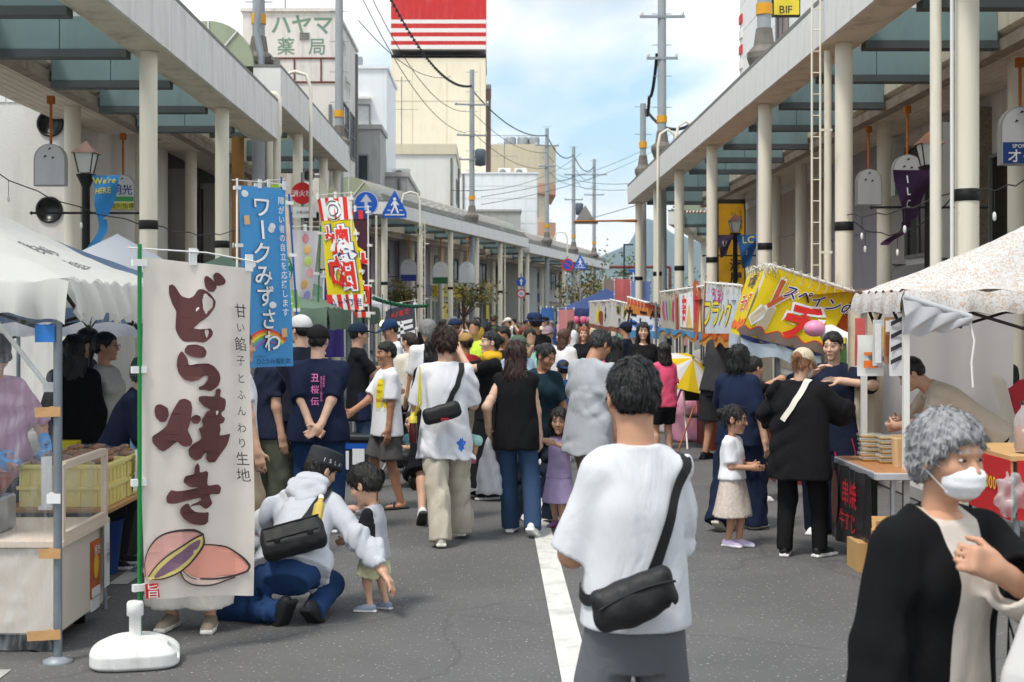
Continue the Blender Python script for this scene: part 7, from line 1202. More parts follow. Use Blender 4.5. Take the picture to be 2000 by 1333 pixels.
t = thing('food_stall', 'white awning stall with black and yellow brush characters for grilled noodles', 'food stall', (3.0, 26, 0)); stall_frame(t, 2.6, 4.2, 24.8, 27.5, 1.98); awning(t, (at(1193, 588, 27), at(1246, 600, 24.8), at(1246, 655, 24.8), at(1193, 637, 27)), 2.2, .5, (232, 230, 226), [T('焼', .46, 1.35, .27, YEL, .07, False), T('焼', .46, 1.35, .27, BLK_, .03, False), T('横手', .18, .7, .15, YEL, .06, False), T('横手', .18, .7, .15, BLK_, .02, False), T('風', .18, .7, .38, BLK_, .02, False)], [((150, 96, 78), .09, .0, 0)])
t = thing('food_stall', 'farthest white awning stall with yellow figure print', 'food stall', (2.9, 29, 0)); stall_frame(t, 2.5, 4.2, 27.8, 31, 1.98); awning(t, (at(1152, 592, 31), at(1192, 590, 27.8), at(1192, 640, 27.8), at(1152, 632, 31)), 2.6, .52, (234, 230, 226), [(poly2d(ell2d(1.2, .2, .16, .14, 14)), YEL), (poly2d(ell2d(1.0, .36, .2, .12, 14)), YEL), (poly2d(ell2d(1.5, .35, .2, .16, 14)), INK((150, 80, 50))), T('祭', .36, 2.1, .26, BLK_, .03, False)], [((150, 96, 78), .09, 0, 0)])
t = thing('parasol', 'yellow and white segmented parasol tilted between the right stalls', 'parasol', (2.62, 18.6, 1.0), R(20)); m = MB()
for k in range(8): a0, a1 = k * math.pi / 4, (k + 1) * math.pi / 4; m.add([(0, 0, .26), ((.42) * math.cos(a0), (.42) * math.sin(a0), 0), ((.42) * math.cos((a0 + a1) / 2) * 1.0, (.42) * math.sin((a0 + a1) / 2) * 1.0, .02), ((.42) * math.cos(a1), (.42) * math.sin(a1), 0)], [(0, 1, 2), (0, 2, 3)], thincloth((240, 206, 40) if k % 2 else (236, 236, 236), .3))
m.build('canopy', t, fix=False); m = MB(); m.tube([(0, 0, -.75), (0, 0, .3)], .015, M_GREY, 8); m.build('shaft', t); t.rotation_euler.x = R(38)
t = thing('inflatable', 'white inflatable tube with pink knob beside the churros stall', 'inflatable', (xat(1618, 14.0), 14.0, .9)); m = MB(); sdfadd(m, lambda P: np.minimum(ell(P, (-.14, 0, .74), (.11, .1, .085)), np.full(len(P), 9.)), (-.28, -.18, .5), (.12, .18, .9), .016, mat('pink_vinyl', (232, 150, 186), .35, .03)); m.build('pink_knob', t); m = MB(); sdfadd(m, lambda P: smin(cone(P, (.02, .02, .68), (.2, 0, .58), .1, .1), cone(P, (.2, 0, .58), (.26, 0, -.6), .1, .1), .05), (-.15, -.15, -.75), (.4, .15, .85), .02, M_WPLAS); m.build('white_tube', t); m = MB(); m.box((.06, -.1, .40), (.19, .02, .5), mat('green_poster', (70, 96, 50), .5, .4, 12)); m.box((.06, -.112, .62), (.17, .01, .06), mat('yellow_print', (238, 196, 40), .6)); m.build('poster', t)
t = thing('cooler_box', 'dark cooler bin with blue band and paper notices by the left stalls', 'cooler', (xat(693, 15), 15, 0), R(-6)); m = MB(); m.prism([(-.2, 0), (.2, 0), (.24, .42), (-.24, .42)], -.18, .18, 'y', mat('dark_grey_plastic', (48, 54, 60), .5, .08, 5)); m.build('bin', t); m = MB(); m.box((0, 0, .46), (.52, .42, .06), mat('dark_grey_plastic', (48, 54, 60), .5, .08, 5), bev=.02); m.box((0, -.185, .37), (.46, .02, .06), S_BLUE); m.build('lid', t); m = MB(); m.box((-.09, -.19, .22), (.13, .01, .2), S_WHITE); m.box((.08, -.192, .26), (.13, .01, .17), S_WHITE); m.box((.09, -.19, .1), (.14, .01, .09), mat('leaf_photo', (96, 120, 80), .5, .3, 30)); m.build('notice', t)
for x, y, c, lab in ((xat(1335, 19.5), 19.5, (222, 160, 190), 'pink cushion heap on a folding chair by the right stalls'), (xat(1305, 21), 21, (210, 206, 210), 'white sheeted crate under the far right awning')): t = thing('goods_heap', lab, 'goods', (x, y, 0)); m = MB(); sdfadd(m, lambda P: smin(ell(P, (0, 0, .5), (.28, .25, .2)), rbox(P, (0, 0, .22), (.25, .22, .22), .03), .06) + .015 * np.sin(P[:, 0] * 22 + P[:, 2] * 18), (-.35, -.32, -.02), (.35, .32, .75), .03, cloth(c)); m.build('heap', t)
t = thing('folding_chair', 'white tube folding chair by the right stalls', 'chair', (xat(1368, 18.5), 18.5, 0)); [MB().tube([(x, -.2, 0), (x, .2, .75)], .013, M_WPLAS, 6).build('leg', t) or MB().tube([(x, .2, 0), (x, -.2, .45)], .013, M_WPLAS, 6).build('leg', t) for x in (-.2, .2)]; m = MB(); m.box((0, 0, .43), (.4, .36, .03), M_BLK); m.build('seat', t); m = MB(); m.box((0, .2, .7), (.4, .02, .16), M_BLK); m.build('backrest', t)
t = thing('cane', 'orange brown walking stick leaning by the folding chair', 'cane', (xat(1322, 17.6), 17.6, 0)); m = MB(); m.tube([(0, 0, 0), (.24, .1, .62)], .012, mat('cane_wood', (176, 110, 70), .5), 8); m.build('shaft', t)
# ------------------------------------------------------------------ the people one can tell apart
NVY, BLKC, WHC, JEAN = (34, 42, 66), (30, 30, 33), (232, 233, 237), (44, 66, 104)
SN_W, SN_B = ((222, 222, 222), (238, 238, 236)), ((30, 30, 32), (225, 225, 225))
BAGM = mat('black_nylon', (30, 30, 32), .55, .12, 12, .12, 60); STRAPM = mat('black_webbing', (24, 24, 26), .6, .1, 30)
def P(px, Y): return (xat(px, Y), Y)
def txt_layers(items): return [(tr2d(text2d(s, sz, off, v), x, y), mat('garment_print', c, .8, 0)) for s, sz, x, y, v, c, off in items]
# 1 boy in the foreground, seen from behind
p = person('person seen from behind in oversized white shirt with black sling bag, nearest to camera', P(1240, 4.15), 6, 1.64, dict(sw=.112, w=.80, hands=dict(L=(-.15, .30, 1.04), R=(.12, .36, 1.2)), el=dict(L=(-.4, -.1, -1), R=(.25, -.3, -1)), feet=dict(L=(-.16, .02, 0), R=(.16, 0, 0)), head=(-3, 6, 0)), skin=1, hair='short', hairc=(17, 15, 15), top=dict(col=(214, 216, 221), sl=.98, hem=.0, e=.022, hw=.19, waist=.168, fold=.018, cuff=.05), bottom=dict(ln=.98, col=(104, 106, 112), e=.016, flare=.0), shoes=SN_B, res=.0075, hres=.0055, tuft=3800, seed=3)
b = bvh_of(p); s = root_k[p.name].s; m = MB()
strap(m, b, [(-.10, -.2, .93), (.04, -.22, 1.03), (.10, -.2, 1.14), (.15, -.16, 1.26), (.155, -.05, 1.34), (.12, .04, 1.34)], .034, STRAPM, .007)
strap(m, b, [(-.10, -.18, .96), (-.17, -.06, .93), (-.17, .06, .95)], .034, STRAPM, .007)
g = MB(); sdfadd(g, lambda Q: smin(rbox(Q, (0, 0, 0), (.125, .035, .062), .034, rot(0, 0, -20)), ell(Q, (-.01, -.012, -.02), (.11, .045, .055), rot(0, 0, -20)), .03) + .003 * np.sin(Q[:, 0] * 60 + Q[:, 2] * 20) * np.sin(Q[:, 2] * 50), (-.17, -.09, -.13), (.17, .08, .13), .006, BAGM)
o_ = Vector((-.045, -.205, .965)); g.v = [tuple(Vector(q) + o_) for q in g.v]; zp = MB(); zp.tube([o_ + Vector((x, -.046, .03 + x * .36 - x * x * 1.2)) for x in np.linspace(-.11, .11, 9)], .004, STRAPM, 5)
z2 = MB(); z2.add([tuple(o_ + Vector(q)) for q in ((.085, -.045, -.035), (.115, -.043, -.022), (.10, -.044, -.005))], [(0, 1, 2)], mat('reflective_logo', (190, 190, 192), .4, 0))
worn('sling_bag', 'black sling bag across the back of the foreground boy', 'bag', p, [('pouch', g), ('zip', zp), ('triangle_emblem', z2), ('strap', m)])
# 2 old woman, lower right
def cardigan_mat():                            # black knit, open over a beige top: the edge of the opening is a line in the garment's own coordinates
    m = cloth((206, 196, 186)).copy(); t = m.node_tree; b = t.nodes['Principled BSDF']; src = b.inputs['Base Color'].links[0].from_socket
    def mth(op, a, c=0.):
        n = t.nodes.new('ShaderNodeMath'); n.operation = op
        for i, v in enumerate((a, c)):
            if isinstance(v, (int, float)): n.inputs[i].default_value = v
            else: t.links.new(v, n.inputs[i])
        return n.outputs[0]
    tc_ = t.nodes.new('ShaderNodeTexCoord'); sx = t.nodes.new('ShaderNodeSeparateXYZ'); t.links.new(tc_.outputs['Object'], sx.inputs[0]); X, Y, Z = sx.outputs
    cx = mth('MULTIPLY', mth('SUBTRACT', 1.3, Z), -.055); wd = mth('ADD', .048, mth('MULTIPLY', mth('ABSOLUTE', mth('SUBTRACT', Z, 1.12)), .10)); ins = mth('LESS_THAN', mth('ABSOLUTE', mth('SUBTRACT', X, cx)), wd); f = mth('MULTIPLY', ins, mth('GREATER_THAN', Y, .03))
    mxn = t.nodes.new('ShaderNodeMix'); mxn.data_type = 'RGBA'; t.links.new(f, mxn.inputs['Factor']); mxn.inputs['A'].default_value = (.007, .007, .008, 1); t.links.new(src, mxn.inputs['B']); t.links.new(mxn.outputs['Result'], b.inputs['Base Color']); return m
p = person('old person with curly grey hair, white mask and open black cardigan over a beige top', P(1812, 3.5), 204, 1.53, dict(sw=.148, w=1.0, lean=6, hands=dict(L=(.0, .26, 1.30), R=(.27, .10, .83)), el=dict(L=(-1, -.15, -.55), R=(.6, -1, 0)), head=(-4, 6, 0)), fem=True, skin=1, hair='curly', hairc=(150, 150, 152), mask=(238, 239, 242), top=dict(col=(19, 19, 21), sl=1.74, hem=-.30, e=.028, fold=.012, cuff=.075, mat=cardigan_mat()), bottom=dict(col=(26, 26, 28), e=.03), shoes=SN_B, res=.0075, hres=.005, tuft=2600, curl=(1.0, .35), fdir=dict(L=(.85, .1, .3)), pn=dict(L=(0, -1, -.1)), seed=8)
k = root_k[p.name]; hL = Vector(k.hand['L'])
g = MB(); sdfadd(g, lambda Q: smin(loft(Q, [-.36, -.33, -.2, -.08, 0], [.10, .125, .12, .08, .02], [.05, .07, .07, .05, .02], 2.3), cone(Q, (0, 0, -.04), (0, 0, .02), .02, .015), .05) + .006 * np.sin(Q[:, 0] * 50 + Q[:, 2] * 12) + .004 * np.sin(Q[:, 2] * 40 + Q[:, 0] * 70) + .003 * np.sin(Q[:, 1] * 90), (-.17, -.11, -.38), (.17, .11, .05), .009, thincloth((232, 230, 228), .35))
g.v = [tuple(Vector(q) + hL + Vector((-.085, .08, -.03))) for q in g.v]; worn('plastic_bag', 'white plastic shopping bag hanging from the old person with grey hair', 'bag', p, [('bag', g)])
g = MB(); sdfadd(g, lambda Q: rbox(Q, (0, 0, -.15), (.11, .05, .14), .03) + .005 * np.sin(Q[:, 0] * 120) * np.sin(Q[:, 2] * 120), (-.15, -.09, -.32), (.15, .09, .02), .009, mat('speckled_bag', (88, 84, 70), .8, .45, 60)); g.v = [tuple(Vector(q) + Vector((-.14, .15, .80))) for q in g.v]; hd = MB(); hd.tube([(-.2, .15, .8), (-.19, .08, 1.0), (-.15, .12, .8)], .008, STRAPM, 6); worn('tote_bag', 'dark speckled tote bag beneath the white plastic bag', 'bag', p, [('bag', g), ('handle', hd)])
# 3 kneeling father and toddler
p = person('person kneeling in pale grey hooded top and dark military cap beside a toddler', P(574, 8.06), -8, 1.72, dict(sw=.142, w=1.0, pz=.315, lean=50, py=-.05, roll=0, hands=dict(L=(-.16, .34, .33), R=(.50, .10, .27)), el=dict(L=(-1.2, -.2, .2), R=(.7, -.6, .6)), feet=dict(L=(-.03, -.16, .04, -60, -60), R=(.14, -.10, .03, 10, -35)), kn=dict(L=(-1.0, .12, -.8), R=(-.05, 1, .3)), head=(42, 22, 0)), skin=0, hair='short', top=dict(col=(192, 195, 203), sl=1.92, hem=-.05, e=.022, hw=.225, fold=.024, cuff=.042), bottom=dict(col=(40, 66, 108), e=.018, fold=.016), shoes=((30, 31, 36), (28, 28, 30)), cap=dict(kind='army', col=(56, 58, 62)), res=.0085, hres=.0058, tuft=500, seed=12)
k = root_k[p.name]; b = bvh_of(p); bk = lambda x, y, z: tuple(k.pt(x, y, z)); T_ = k.T; m = MB()
hd_ = MB(); sdfadd(hd_, lambda Q: (lambda l: smax(smin(ell(l, (0, -.10, .94 * T_), (.13, .055, .11)), ell(l, (0, -.075, .80 * T_), (.055, .05, .11)), .06) + folds(Q, 3, .012, 1.2), -(ell(l, (0, .02, 1.02 * T_), (.085, .09, .12))), .02))((Q - k.p0) @ k.M), *bb([k.pt(x, y, z) for x in (-.16, .16) for y in (-.2, .06) for z in (.5 * T_, 1.2 * T_)], .02), .009, cloth((192, 195, 203))); hd_.build('hood', child(p, 'shirt'), fix=False)
strap(m, b, [bk(.0, -.2, .18 * T_), bk(.09, -.18, .5 * T_), bk(.13, -.14, .8 * T_), bk(.11, -.03, .97 * T_)], .05, STRAPM, .01)
g = MB(); Mb = k.M @ rot(0, 0, -22); c0 = k.pt(.05, -.215, .03 * T_)
sdfadd(g, lambda Q: smin(rbox(Q, c0, (.185, .055, .095), .04, Mb), rbox(Q, c0 + Mb @ A(0, -.045, .01), (.17, .025, .075), .02, Mb), .02) + .002 * np.sin(Q[:, 0] * 60) * np.sin(Q[:, 2] * 70), c0 - .26, c0 + .26, .0085, BAGM); fl_ = MB(); fl_.tube([tuple(c0 + Mb @ A(x, -.072, .07)) for x in (-.16, -.05, .1, .17)], .006, STRAPM, 5); fl_.tube([tuple(c0 + Mb @ A(x, -.074, -.03)) for x in (-.15, 0, .15)], .005, STRAPM, 5)
bkl = MB(); [bkl.box(tuple(c0 + Mb @ A(x, -.075, -.045)), (.03, .02, .02), STRAPM) for x in (-.09, .1)]
worn('messenger_bag', 'large black messenger bag on the back of the kneeling person', 'bag', p, [('bag', g), ('flap_seam', fl_), ('buckle', bkl), ('strap', m)])
bo = MB(); q0 = Vector(c0 + Mb @ A(.15, -.03, .07)); ax = Vector(Mb @ A(.35, 0, 1)).normalized(); bo.tube([q0, q0 + ax * .11, q0 + ax * .14, q0 + ax * .16], [.032, .032, .018, .014], mat('green_tea', (196, 170, 80), .15, .1, 8), 14); cp = MB(); cp.tube([q0 + ax * .16, q0 + ax * .185], .017, M_WPLAS, 12); worn('tea_bottle', 'plastic tea bottle with white cap in the messenger bag pocket', 'bottle', p, [('body', bo), ('cap', cp)])
lt = MB(); sc = k.hh / .238
for i_, ch in enumerate('COLACOLA'[:0] + 'ISLACOOL'):
    a = R(-150 + (7 - i_) * 20 + 130); V_, F_ = text2d(ch, .034, .003); rx_, ry_ = .0965, .117
    lt.add([tuple(k.hc + k.Rh @ (A(rx_ * math.sin(a - u / .1), ry_ * math.cos(a - u / .1), .062 + v) * sc)) for u, v in V_][::1], [f for f in F_], mat('cap_lettering', (214, 214, 216), .6, 0))
lt.build('lettering', child(p, 'cap'), fix=False)
p = person('toddler in grey shirt with black sleeves and yellow patterned shorts facing the kneeling person', P(733, 8.3), 74, .885, dict(hr=.262, leg=.405, sw=.13, w=1.15, arm=1.0, lean=4, hands=dict(R=(.02, .56, 1.16), L=(-.1, .35, .80)), head=(8, 24, 0), feet=dict(L=(-.1, .02, 0), R=(.10, -.10, 0))), skin=0, hair='bowl', hairc=(20, 16, 15), top=dict(col=(176, 178, 184), sl=.85, hem=-.1, e=.03, fold=.008, paint=lambda C, k: (np.abs((C - k.p0) @ k.M[:, 0]) > .105 * k.s + .035).astype(int), mats=[cloth((34, 34, 38))]), bottom=dict(ln=.9, col=(214, 204, 150), e=.04, flare=.03, mat=mat('patterned_shorts', (206, 198, 160), .85, .4, 16)), shoes=((128, 140, 158), (222, 222, 224)), res=.007, hres=.0048, tuft=1300, seed=4, curl=(.4, .9))
# 4 behind the cream banner, and queue at the left stall
person('person hidden behind the cream banner, wide white trousers and beige sneakers showing', P(376, 7.85), 176, 1.56, dict(feet=dict(L=(-.12, .02, 0), R=(.13, 0, 0))), fem=True, skin=0, hair='bob', top=dict(col=(80, 82, 96), sl=.6, fold=.01), bottom=dict(col=(226, 222, 214), ln=1.72, e=.06, flare=.05, fold=.016), shoes=((150, 138, 122), (226, 222, 214)), res=.011, seed=21)
p = person('person in white shirt, khaki trousers and brown shoes beside the cream banner', P(468, 9.9), -70, 1.66, dict(feet=dict(L=(-.1, .08, 0), R=(.12, -.05, 0)), hands=dict(R=(.2, .1, .8))), skin=0, hair='short', top=dict(col=(222, 224, 232), sl=.6), bottom=dict(col=(168, 152, 128), e=.03, flare=.02, fold=.014), shoes=((112, 70, 42), (50, 36, 30)), res=.011, seed=22)
g = MB(); sdfadd(g, lambda Q: rbox(Q, (.0, -.22, 1.05), (.13, .09, .2), .08), (-.16, -.34, .82), (.16, -.1, 1.28), .014, BAGM); worn('backpack', 'rounded black backpack on the person in khaki trousers', 'bag', p, [('bag', g)])
p = person('person in navy shirt with light blue bag and olive trousers in the stall queue', P(522, 11.4), -60, 1.62, dict(), skin=0, fem=True, hair='tail', top=dict(col=(40, 46, 66), sl=.7), bottom=dict(col=(92, 96, 80), e=.03), shoes=SN_B, res=.012, seed=23)
g = MB(); sdfadd(g, lambda Q: rbox(Q, (-.05, -.18, .98), (.13, .06, .16), .03), (-.2, -.26, .8), (.1, -.1, 1.16), .014, cloth((150, 178, 226))); worn('tote_bag', 'light blue cloth bag of the person in the stall queue', 'bag', p, [('bag', g)])
p = person('stout person in navy festival shirt and jeans, black cap, hands clasped behind back', P(621, 11.3), -2, 1.68, dict(sw=.172, w=1.26, depth=1.2, hands=dict(L=(.0, -.215, .80), R=(.03, -.235, .82)), el=dict(L=(-1.4, -.5, 0), R=(1.4, -.5, 0)), head=(6, 3, 0), feet=dict(L=(-.14, 0, 0), R=(.14, 0, 0))), skin=3, hair='crop', top=dict(col=(30, 38, 62), sl=.92, hem=-.12, e=.022, fold=.012), bottom=dict(col=(38, 62, 100), e=.025, fold=.014), shoes=SN_B, cap=dict(col=(34, 33, 34), yaw=180 if False else 0), res=.009, hres=.006, tuft=300, curl=(.7, .6), fdir=dict(L=(.9, -.1, -.5), R=(-.9, -.1, -.55)), pn=dict(L=(0, -1, .1), R=(0, -1, .1)), seed=31)
PKC = (236, 130, 190)
on_cloth(p, txt_layers([(c, .072, 0, -.095 * i, False, PKC, .008) for i, c in enumerate('丑桜伝')] + [('奥州前沢四十二歳厄年連', .0185, .052, -.09, True, PKC, .001), ('令和五年度', .0185, .073, -.03, True, PKC, .001)]), (.0, -.6, 1.27), (1, 0, 0), (0, 0, 1), (0, 1, 0), part='back_lettering', cut=.05, base=.005)
person('person in dark shirt with white and black cap behind the stout navy shirt', P(588, 12.4), 30, 1.76, dict(w=1.1, head=(-25, 0, 0), hands=dict(L=(-.28, .1, .78))), skin=3, hair='short', top=dict(col=(34, 38, 52), sl=.8), bottom=dict(col=(50, 50, 44), e=.04), shoes=SN_B, cap=dict(col=(206, 206, 206), brim=(36, 36, 38)), res=.011, seed=32)
p = person('boy in white shirt with yellow number card, grey shorts and sandals', P(756, 12.7), 112, 1.53, dict(sw=.135, w=.9, hands=dict(R=(.05, .36, .99), L=(-.2, .05, .78)), el=dict(R=(.6, -1, -.6)), feet=dict(L=(-.1, -.12, 0), R=(.1, .1, .0)), head=(-4, 2, 0)), skin=2, hair='short', hairc=(20, 18, 17), top=dict(col=(236, 238, 244), sl=.85, hem=-.13, e=.03, hw=.205), bottom=dict(ln=.9, col=(92, 90, 90), e=.025, flare=.03), shoes=((40, 38, 36), (56, 50, 46), 'sandal'), res=.009, hres=.006, tuft=900, seed=33)
on_cloth(p, [(poly2d([(-.055, -.16), (.055, -.16), (.055, .14), (-.055, .14)]), mat('garment_print', (214, 214, 210), .8, 0)), (poly2d([(-.045, -.13), (.045, -.13), (.045, .13), (-.045, .13)]), mat('garment_print', (238, 214, 40), .8, 0))] + txt_layers([('1024', .03, 0, .08 - .06 * i, False, (90, 70, 30), .0) for i in range(2)] + [('整理券', .03, 0, -.06, False, (210, 110, 40), .002)]), (-.1, .6, 1.06), (-1, 0, 0), (0, 0, 1), (0, -1, 0), part='number_card', cut=.04)
person('vendor in black shirt, cap and glasses with a navy apron by the left stalls', P(700, 15.2), -75, 1.68, dict(hands=dict(R=(.1, .38, 1.0), L=(-.1, .36, 1.0))), skin=0, hair='short', top=dict(col=(30, 31, 34), sl=.8, paint=lambda C, k: (((C - k.p0) @ k.M[:, 2] < .12 * k.T) & ((C - k.p0) @ k.M[:, 1] > -.03)).astype(int), mats=[cloth((38, 46, 74))], hem=-.25), bottom=dict(col=(60, 74, 96)), shoes=SN_B, cap=dict(col=(36, 48, 66)), glasses=True, res=.011, seed=34)
person('person in white shirt and navy baseball cap looking down by the charcoal banner', P(768, 17), 115, 1.72, dict(head=(0, 18, 0), hands=dict(R=(.1, .3, 1.1))), skin=1, hair='short', top=dict(col=(232, 234, 240), sl=.8), bottom=dict(col=(50, 52, 58)), shoes=SN_W, cap=dict(col=(38, 58, 96)), res=.013, seed=35)
p = person('person in cream top with dark ponytail and thin black shoulder strap', P(802, 15.8), 25, 1.58, dict(head=(-30, 4, 0)), fem=True, skin=0, hair='tail', hairc=(44, 32, 28), top=dict(col=(226, 220, 206), sl=1.1, e=.035), bottom=dict(col=(40, 42, 50), e=.03), shoes=SN_W, res=.012, tuft=200, seed=36)
m = MB(); strap(m, bvh_of(p), [(-.12, -.2, .95), (.05, -.2, 1.15), (.12, -.1, 1.3)], .015, STRAPM); worn('shoulder_strap_bag', 'thin black shoulder bag strap across the cream top', 'bag', p, [('strap', m)])
t = thing('stroller', 'black baby stroller with a seated toddler by the cream topped person', 'stroller', (xat(806, 14.4), 14.4, 0), R(150)); m = MB(); sdfadd(m, lambda Q: smax(smin(rbox(Q, (0, 0, .5), (.2, .22, .26), .1), rbox(Q, (0, .2, .32), (.18, .16, .06), .04), .05), -ell(Q, (0, .18, .6), (.16, .22, .24)), .02), (-.25, -.3, .15), (.25, .42, .85), .02, BAGM); m.build('seat', t)
for x in (-.22, .22):
    m = MB(); m.tube([(x, .3, .1), (x, -.1, .5), (x, -.42, 1.0)], .013, M_GREY, 8); m.build('frame', t)
    for y in (.3, -.25): m = MB(); m.lathe([(.001, -.02), (.09, -.02), (.1, 0), (.09, .02), (.001, .02)], m=M_BLK, n=14); w_ = m.build('wheel', t); w_.rotation_euler.y = R(90); w_.location = (x, y, .1)
person('toddler with black hair sitting in the dark stroller', (xat(806, 14.4), 14.4), 150, .92, dict(hr=.24, leg=.41, sw=.13, pz=.44, hands=dict(L=(-.15, .3, .75), R=(.15, .3, .75)), feet=dict(L=(-.1, .42, .42), R=(.1, .42, .42)), kn=dict(L=(0, .5, 1), R=(0, .5, 1)), head=(-10, 6, 0)), skin=0, hair='short', top=dict(col=(70, 110, 120), sl=.9), bottom=dict(col=(90, 100, 110)), shoes=None, res=.012, tuft=200, seed=37)
# 5 walking man with baby, the two women and the girl
p = person('person in white shirt with black crossbody bag and wide beige trousers carrying a baby', P(870, 10.75), 3, 1.67, dict(sw=.155, w=1.0, hands=dict(L=(-.16, .30, 1.08), R=(.12, .32, 1.1)), el=dict(L=(-.4, -.2, -1), R=(.5, -.2, -1)), feet=dict(L=(-.04, -.20, .0, -4, 0), R=(.14, .25, 0, 8)), head=(-14, 4, 0)), skin=0, hair='thick', hairc=(50, 30, 22), top=dict(col=(222, 223, 229), sl=.95, hem=-.2, e=.03, hw=.20, fold=.02), bottom=dict(col=(196, 188, 172), e=.014, flare=.03, fold=.018), shoes=((210, 206, 196), (226, 222, 212)), res=.009, hres=.006, tuft=2200, seed=41)
b = bvh_of(p); m = MB(); strap(m, b, [(-.12, -.22, 1.0), (.0, -.24, 1.06), (.09, -.22, 1.2), (.13, -.15, 1.32), (.12, -.02, 1.4)], .042, STRAPM, .008); g = MB(); o_ = Vector((-.03, -.235, 1.03)); sdfadd(g, lambda Q: rbox(Q, (0, 0, 0), (.15, .045, .065), .045, rot(0, 0, -16)) + .002 * np.sin(Q[:, 0] * 60), (-.19, -.08, -.12), (.19, .08, .12), .009, BAGM); g.v = [tuple(Vector(q) + o_) for q in g.v]
e_ = MB(); e_.box(o_ + Vector((.02, -.048, -.045)), (.06, .006, .02), mat('red_label', (150, 30, 50), .6)); worn('crossbody_bag', 'black crossbody bag with red label on the white shirt of the walking person', 'bag', p, [('bag', g), ('label', e_), ('strap', m)])
m = MB(); [m.tube([(-.20, -.12, 1.38), (-.21 + q * .02, -.18, 1.1), (-.25, -.1, .97)], .006, mat('yellow_cord', (228, 206, 60), .6), 5) for q in (0, 1)]; bo = MB(); bo.lathe([(.03, 0), (.034, .1), (.026, .15), (.014, .17)], (-.25, -.1, .79), mat('dark_drink', (70, 22, 22), .15, .1), 14); cp = MB(); cp.lathe([(.03, 0), (.03, .05), (.016, .06), (.016, .08)], (-.25, -.1, .945), mat('yellow_cap', (224, 208, 80), .5), 12); worn('drink_bottle', 'dark drink bottle on a yellow neck cord by the walking person', 'bottle', p, [('body', bo), ('cap', cp), ('cord', m)])
on_cloth(p, [(poly2d([(.03 * math.cos(a) * (1 + .35 * math.sin(a * 5)), .05 * math.sin(a) * (1 + .2 * math.sin(a * 7))) for a in np.linspace(0, 6.2, 26)]), mat('garment_print', (60, 120, 220), .8, 0))], (.12, -.6, .78), (1, 0, 0), (0, 0, 1), (0, 1, 0), part='blue_print')
person('small child carried on the arm of the white shirted person, pink boot showing', (xat(893, 11.0), 11.0), 185, .80, dict(hr=.25, leg=.41, sw=.12, pz=.60, arm=1.1, hands=dict(L=(-.1, .25, 1.2), R=(.16, .28, 1.55)), el=dict(R=(1, .2, -.2)), feet=dict(L=(-.26, .14, .18, 0, 20), R=(.1, .2, .3)), kn=dict(L=(-1, .8, .3), R=(.3, 1, .3))), skin=0, hair='short', top=dict(col=(30, 32, 38), sl=.9), bottom=dict(ln=1.2, col=(168, 214, 206), e=.04), shoes=((232, 116, 156), (236, 130, 166)), res=.008, seed=42, z0=.52)
person('person in black shorts and striped white sneakers walking ahead of the baby carrier', P(848, 11.9), 5, 1.6, dict(feet=dict(L=(-.12, -.28, .06, -5, -40), R=(.1, .15, 0))), skin=0, fem=True, hair='mid', top=dict(col=(30, 30, 34), sl=.9), bottom=dict(ln=1.05, col=(30, 30, 33), e=.05, flare=.04), shoes=((232, 232, 232), (70, 66, 62)), res=.012, seed=43)
p = person('person with long brown hair in sleeveless black top and blue jeans holding a white bag', P(1008, 11.2), -6, 1.57, dict(sw=.138, w=.95, hands=dict(L=(-.24, .02, .90), R=(.2, .12, .82)), feet=dict(L=(-.06, .12, 0, 2), R=(.16, -.18, .03, 14, -28)), head=(6, 0, 0)), fem=True, skin=3, hair='mid', hairc=(58, 38, 34), top=dict(col=(25, 25, 28), sl=0, hem=-.13, e=.035, hw=.185, fold=.014), bottom=dict(col=(52, 74, 104), e=.012, flare=.02, fold=.016), shoes=SN_W, res=.009, hres=.006, tuft=1800, curl=(1.2, .5), seed=44)
hL = Vector(root_k[p.name].hand['L']); g = MB(); sdfadd(g, lambda Q: smin(loft(Q, [-.44, -.41, -.25, -.1, -.02], [.10, .115, .10, .05, .015], [.06, .075, .07, .035, .012], 2.4), cone(Q, (-.01, 0, -.1), (-.005, 0, .02), .025, .012), .04) + .005 * np.sin(Q[:, 0] * 60 + Q[:, 2] * 15) + .004 * np.sin(Q[:, 2] * 45 - Q[:, 0] * 60), (-.14, -.1, -.46), (.14, .1, .05), .009, thincloth((232, 232, 236), .4)); g.v = [tuple(Vector(q) + hL + Vector((0, 0, -.07))) for q in g.v]; worn('plastic_bag', 'white plastic carrier bag hanging from the hand of the long haired person', 'bag', p, [('bag', g)])
p = person('person in dark teal top and wide navy trousers reaching down to a small girl', P(1052, 11.95), 196, 1.55, dict(sw=.142, lean=10, hands=dict(L=(-.27, .14, .80), R=(.22, .1, .8)), feet=dict(L=(-.12, .12, 0), R=(.1, -.15, .0)), head=(-26, 22, 0)), fem=True, skin=2, hair='bun', hairc=(30, 24, 24), top=dict(col=(32, 52, 62), sl=.75, e=.03), bottom=dict(col=(34, 44, 58), e=.028, flare=.05, fold=.016), shoes=SN_W, res=.010, hres=.007, tuft=300, seed=45)
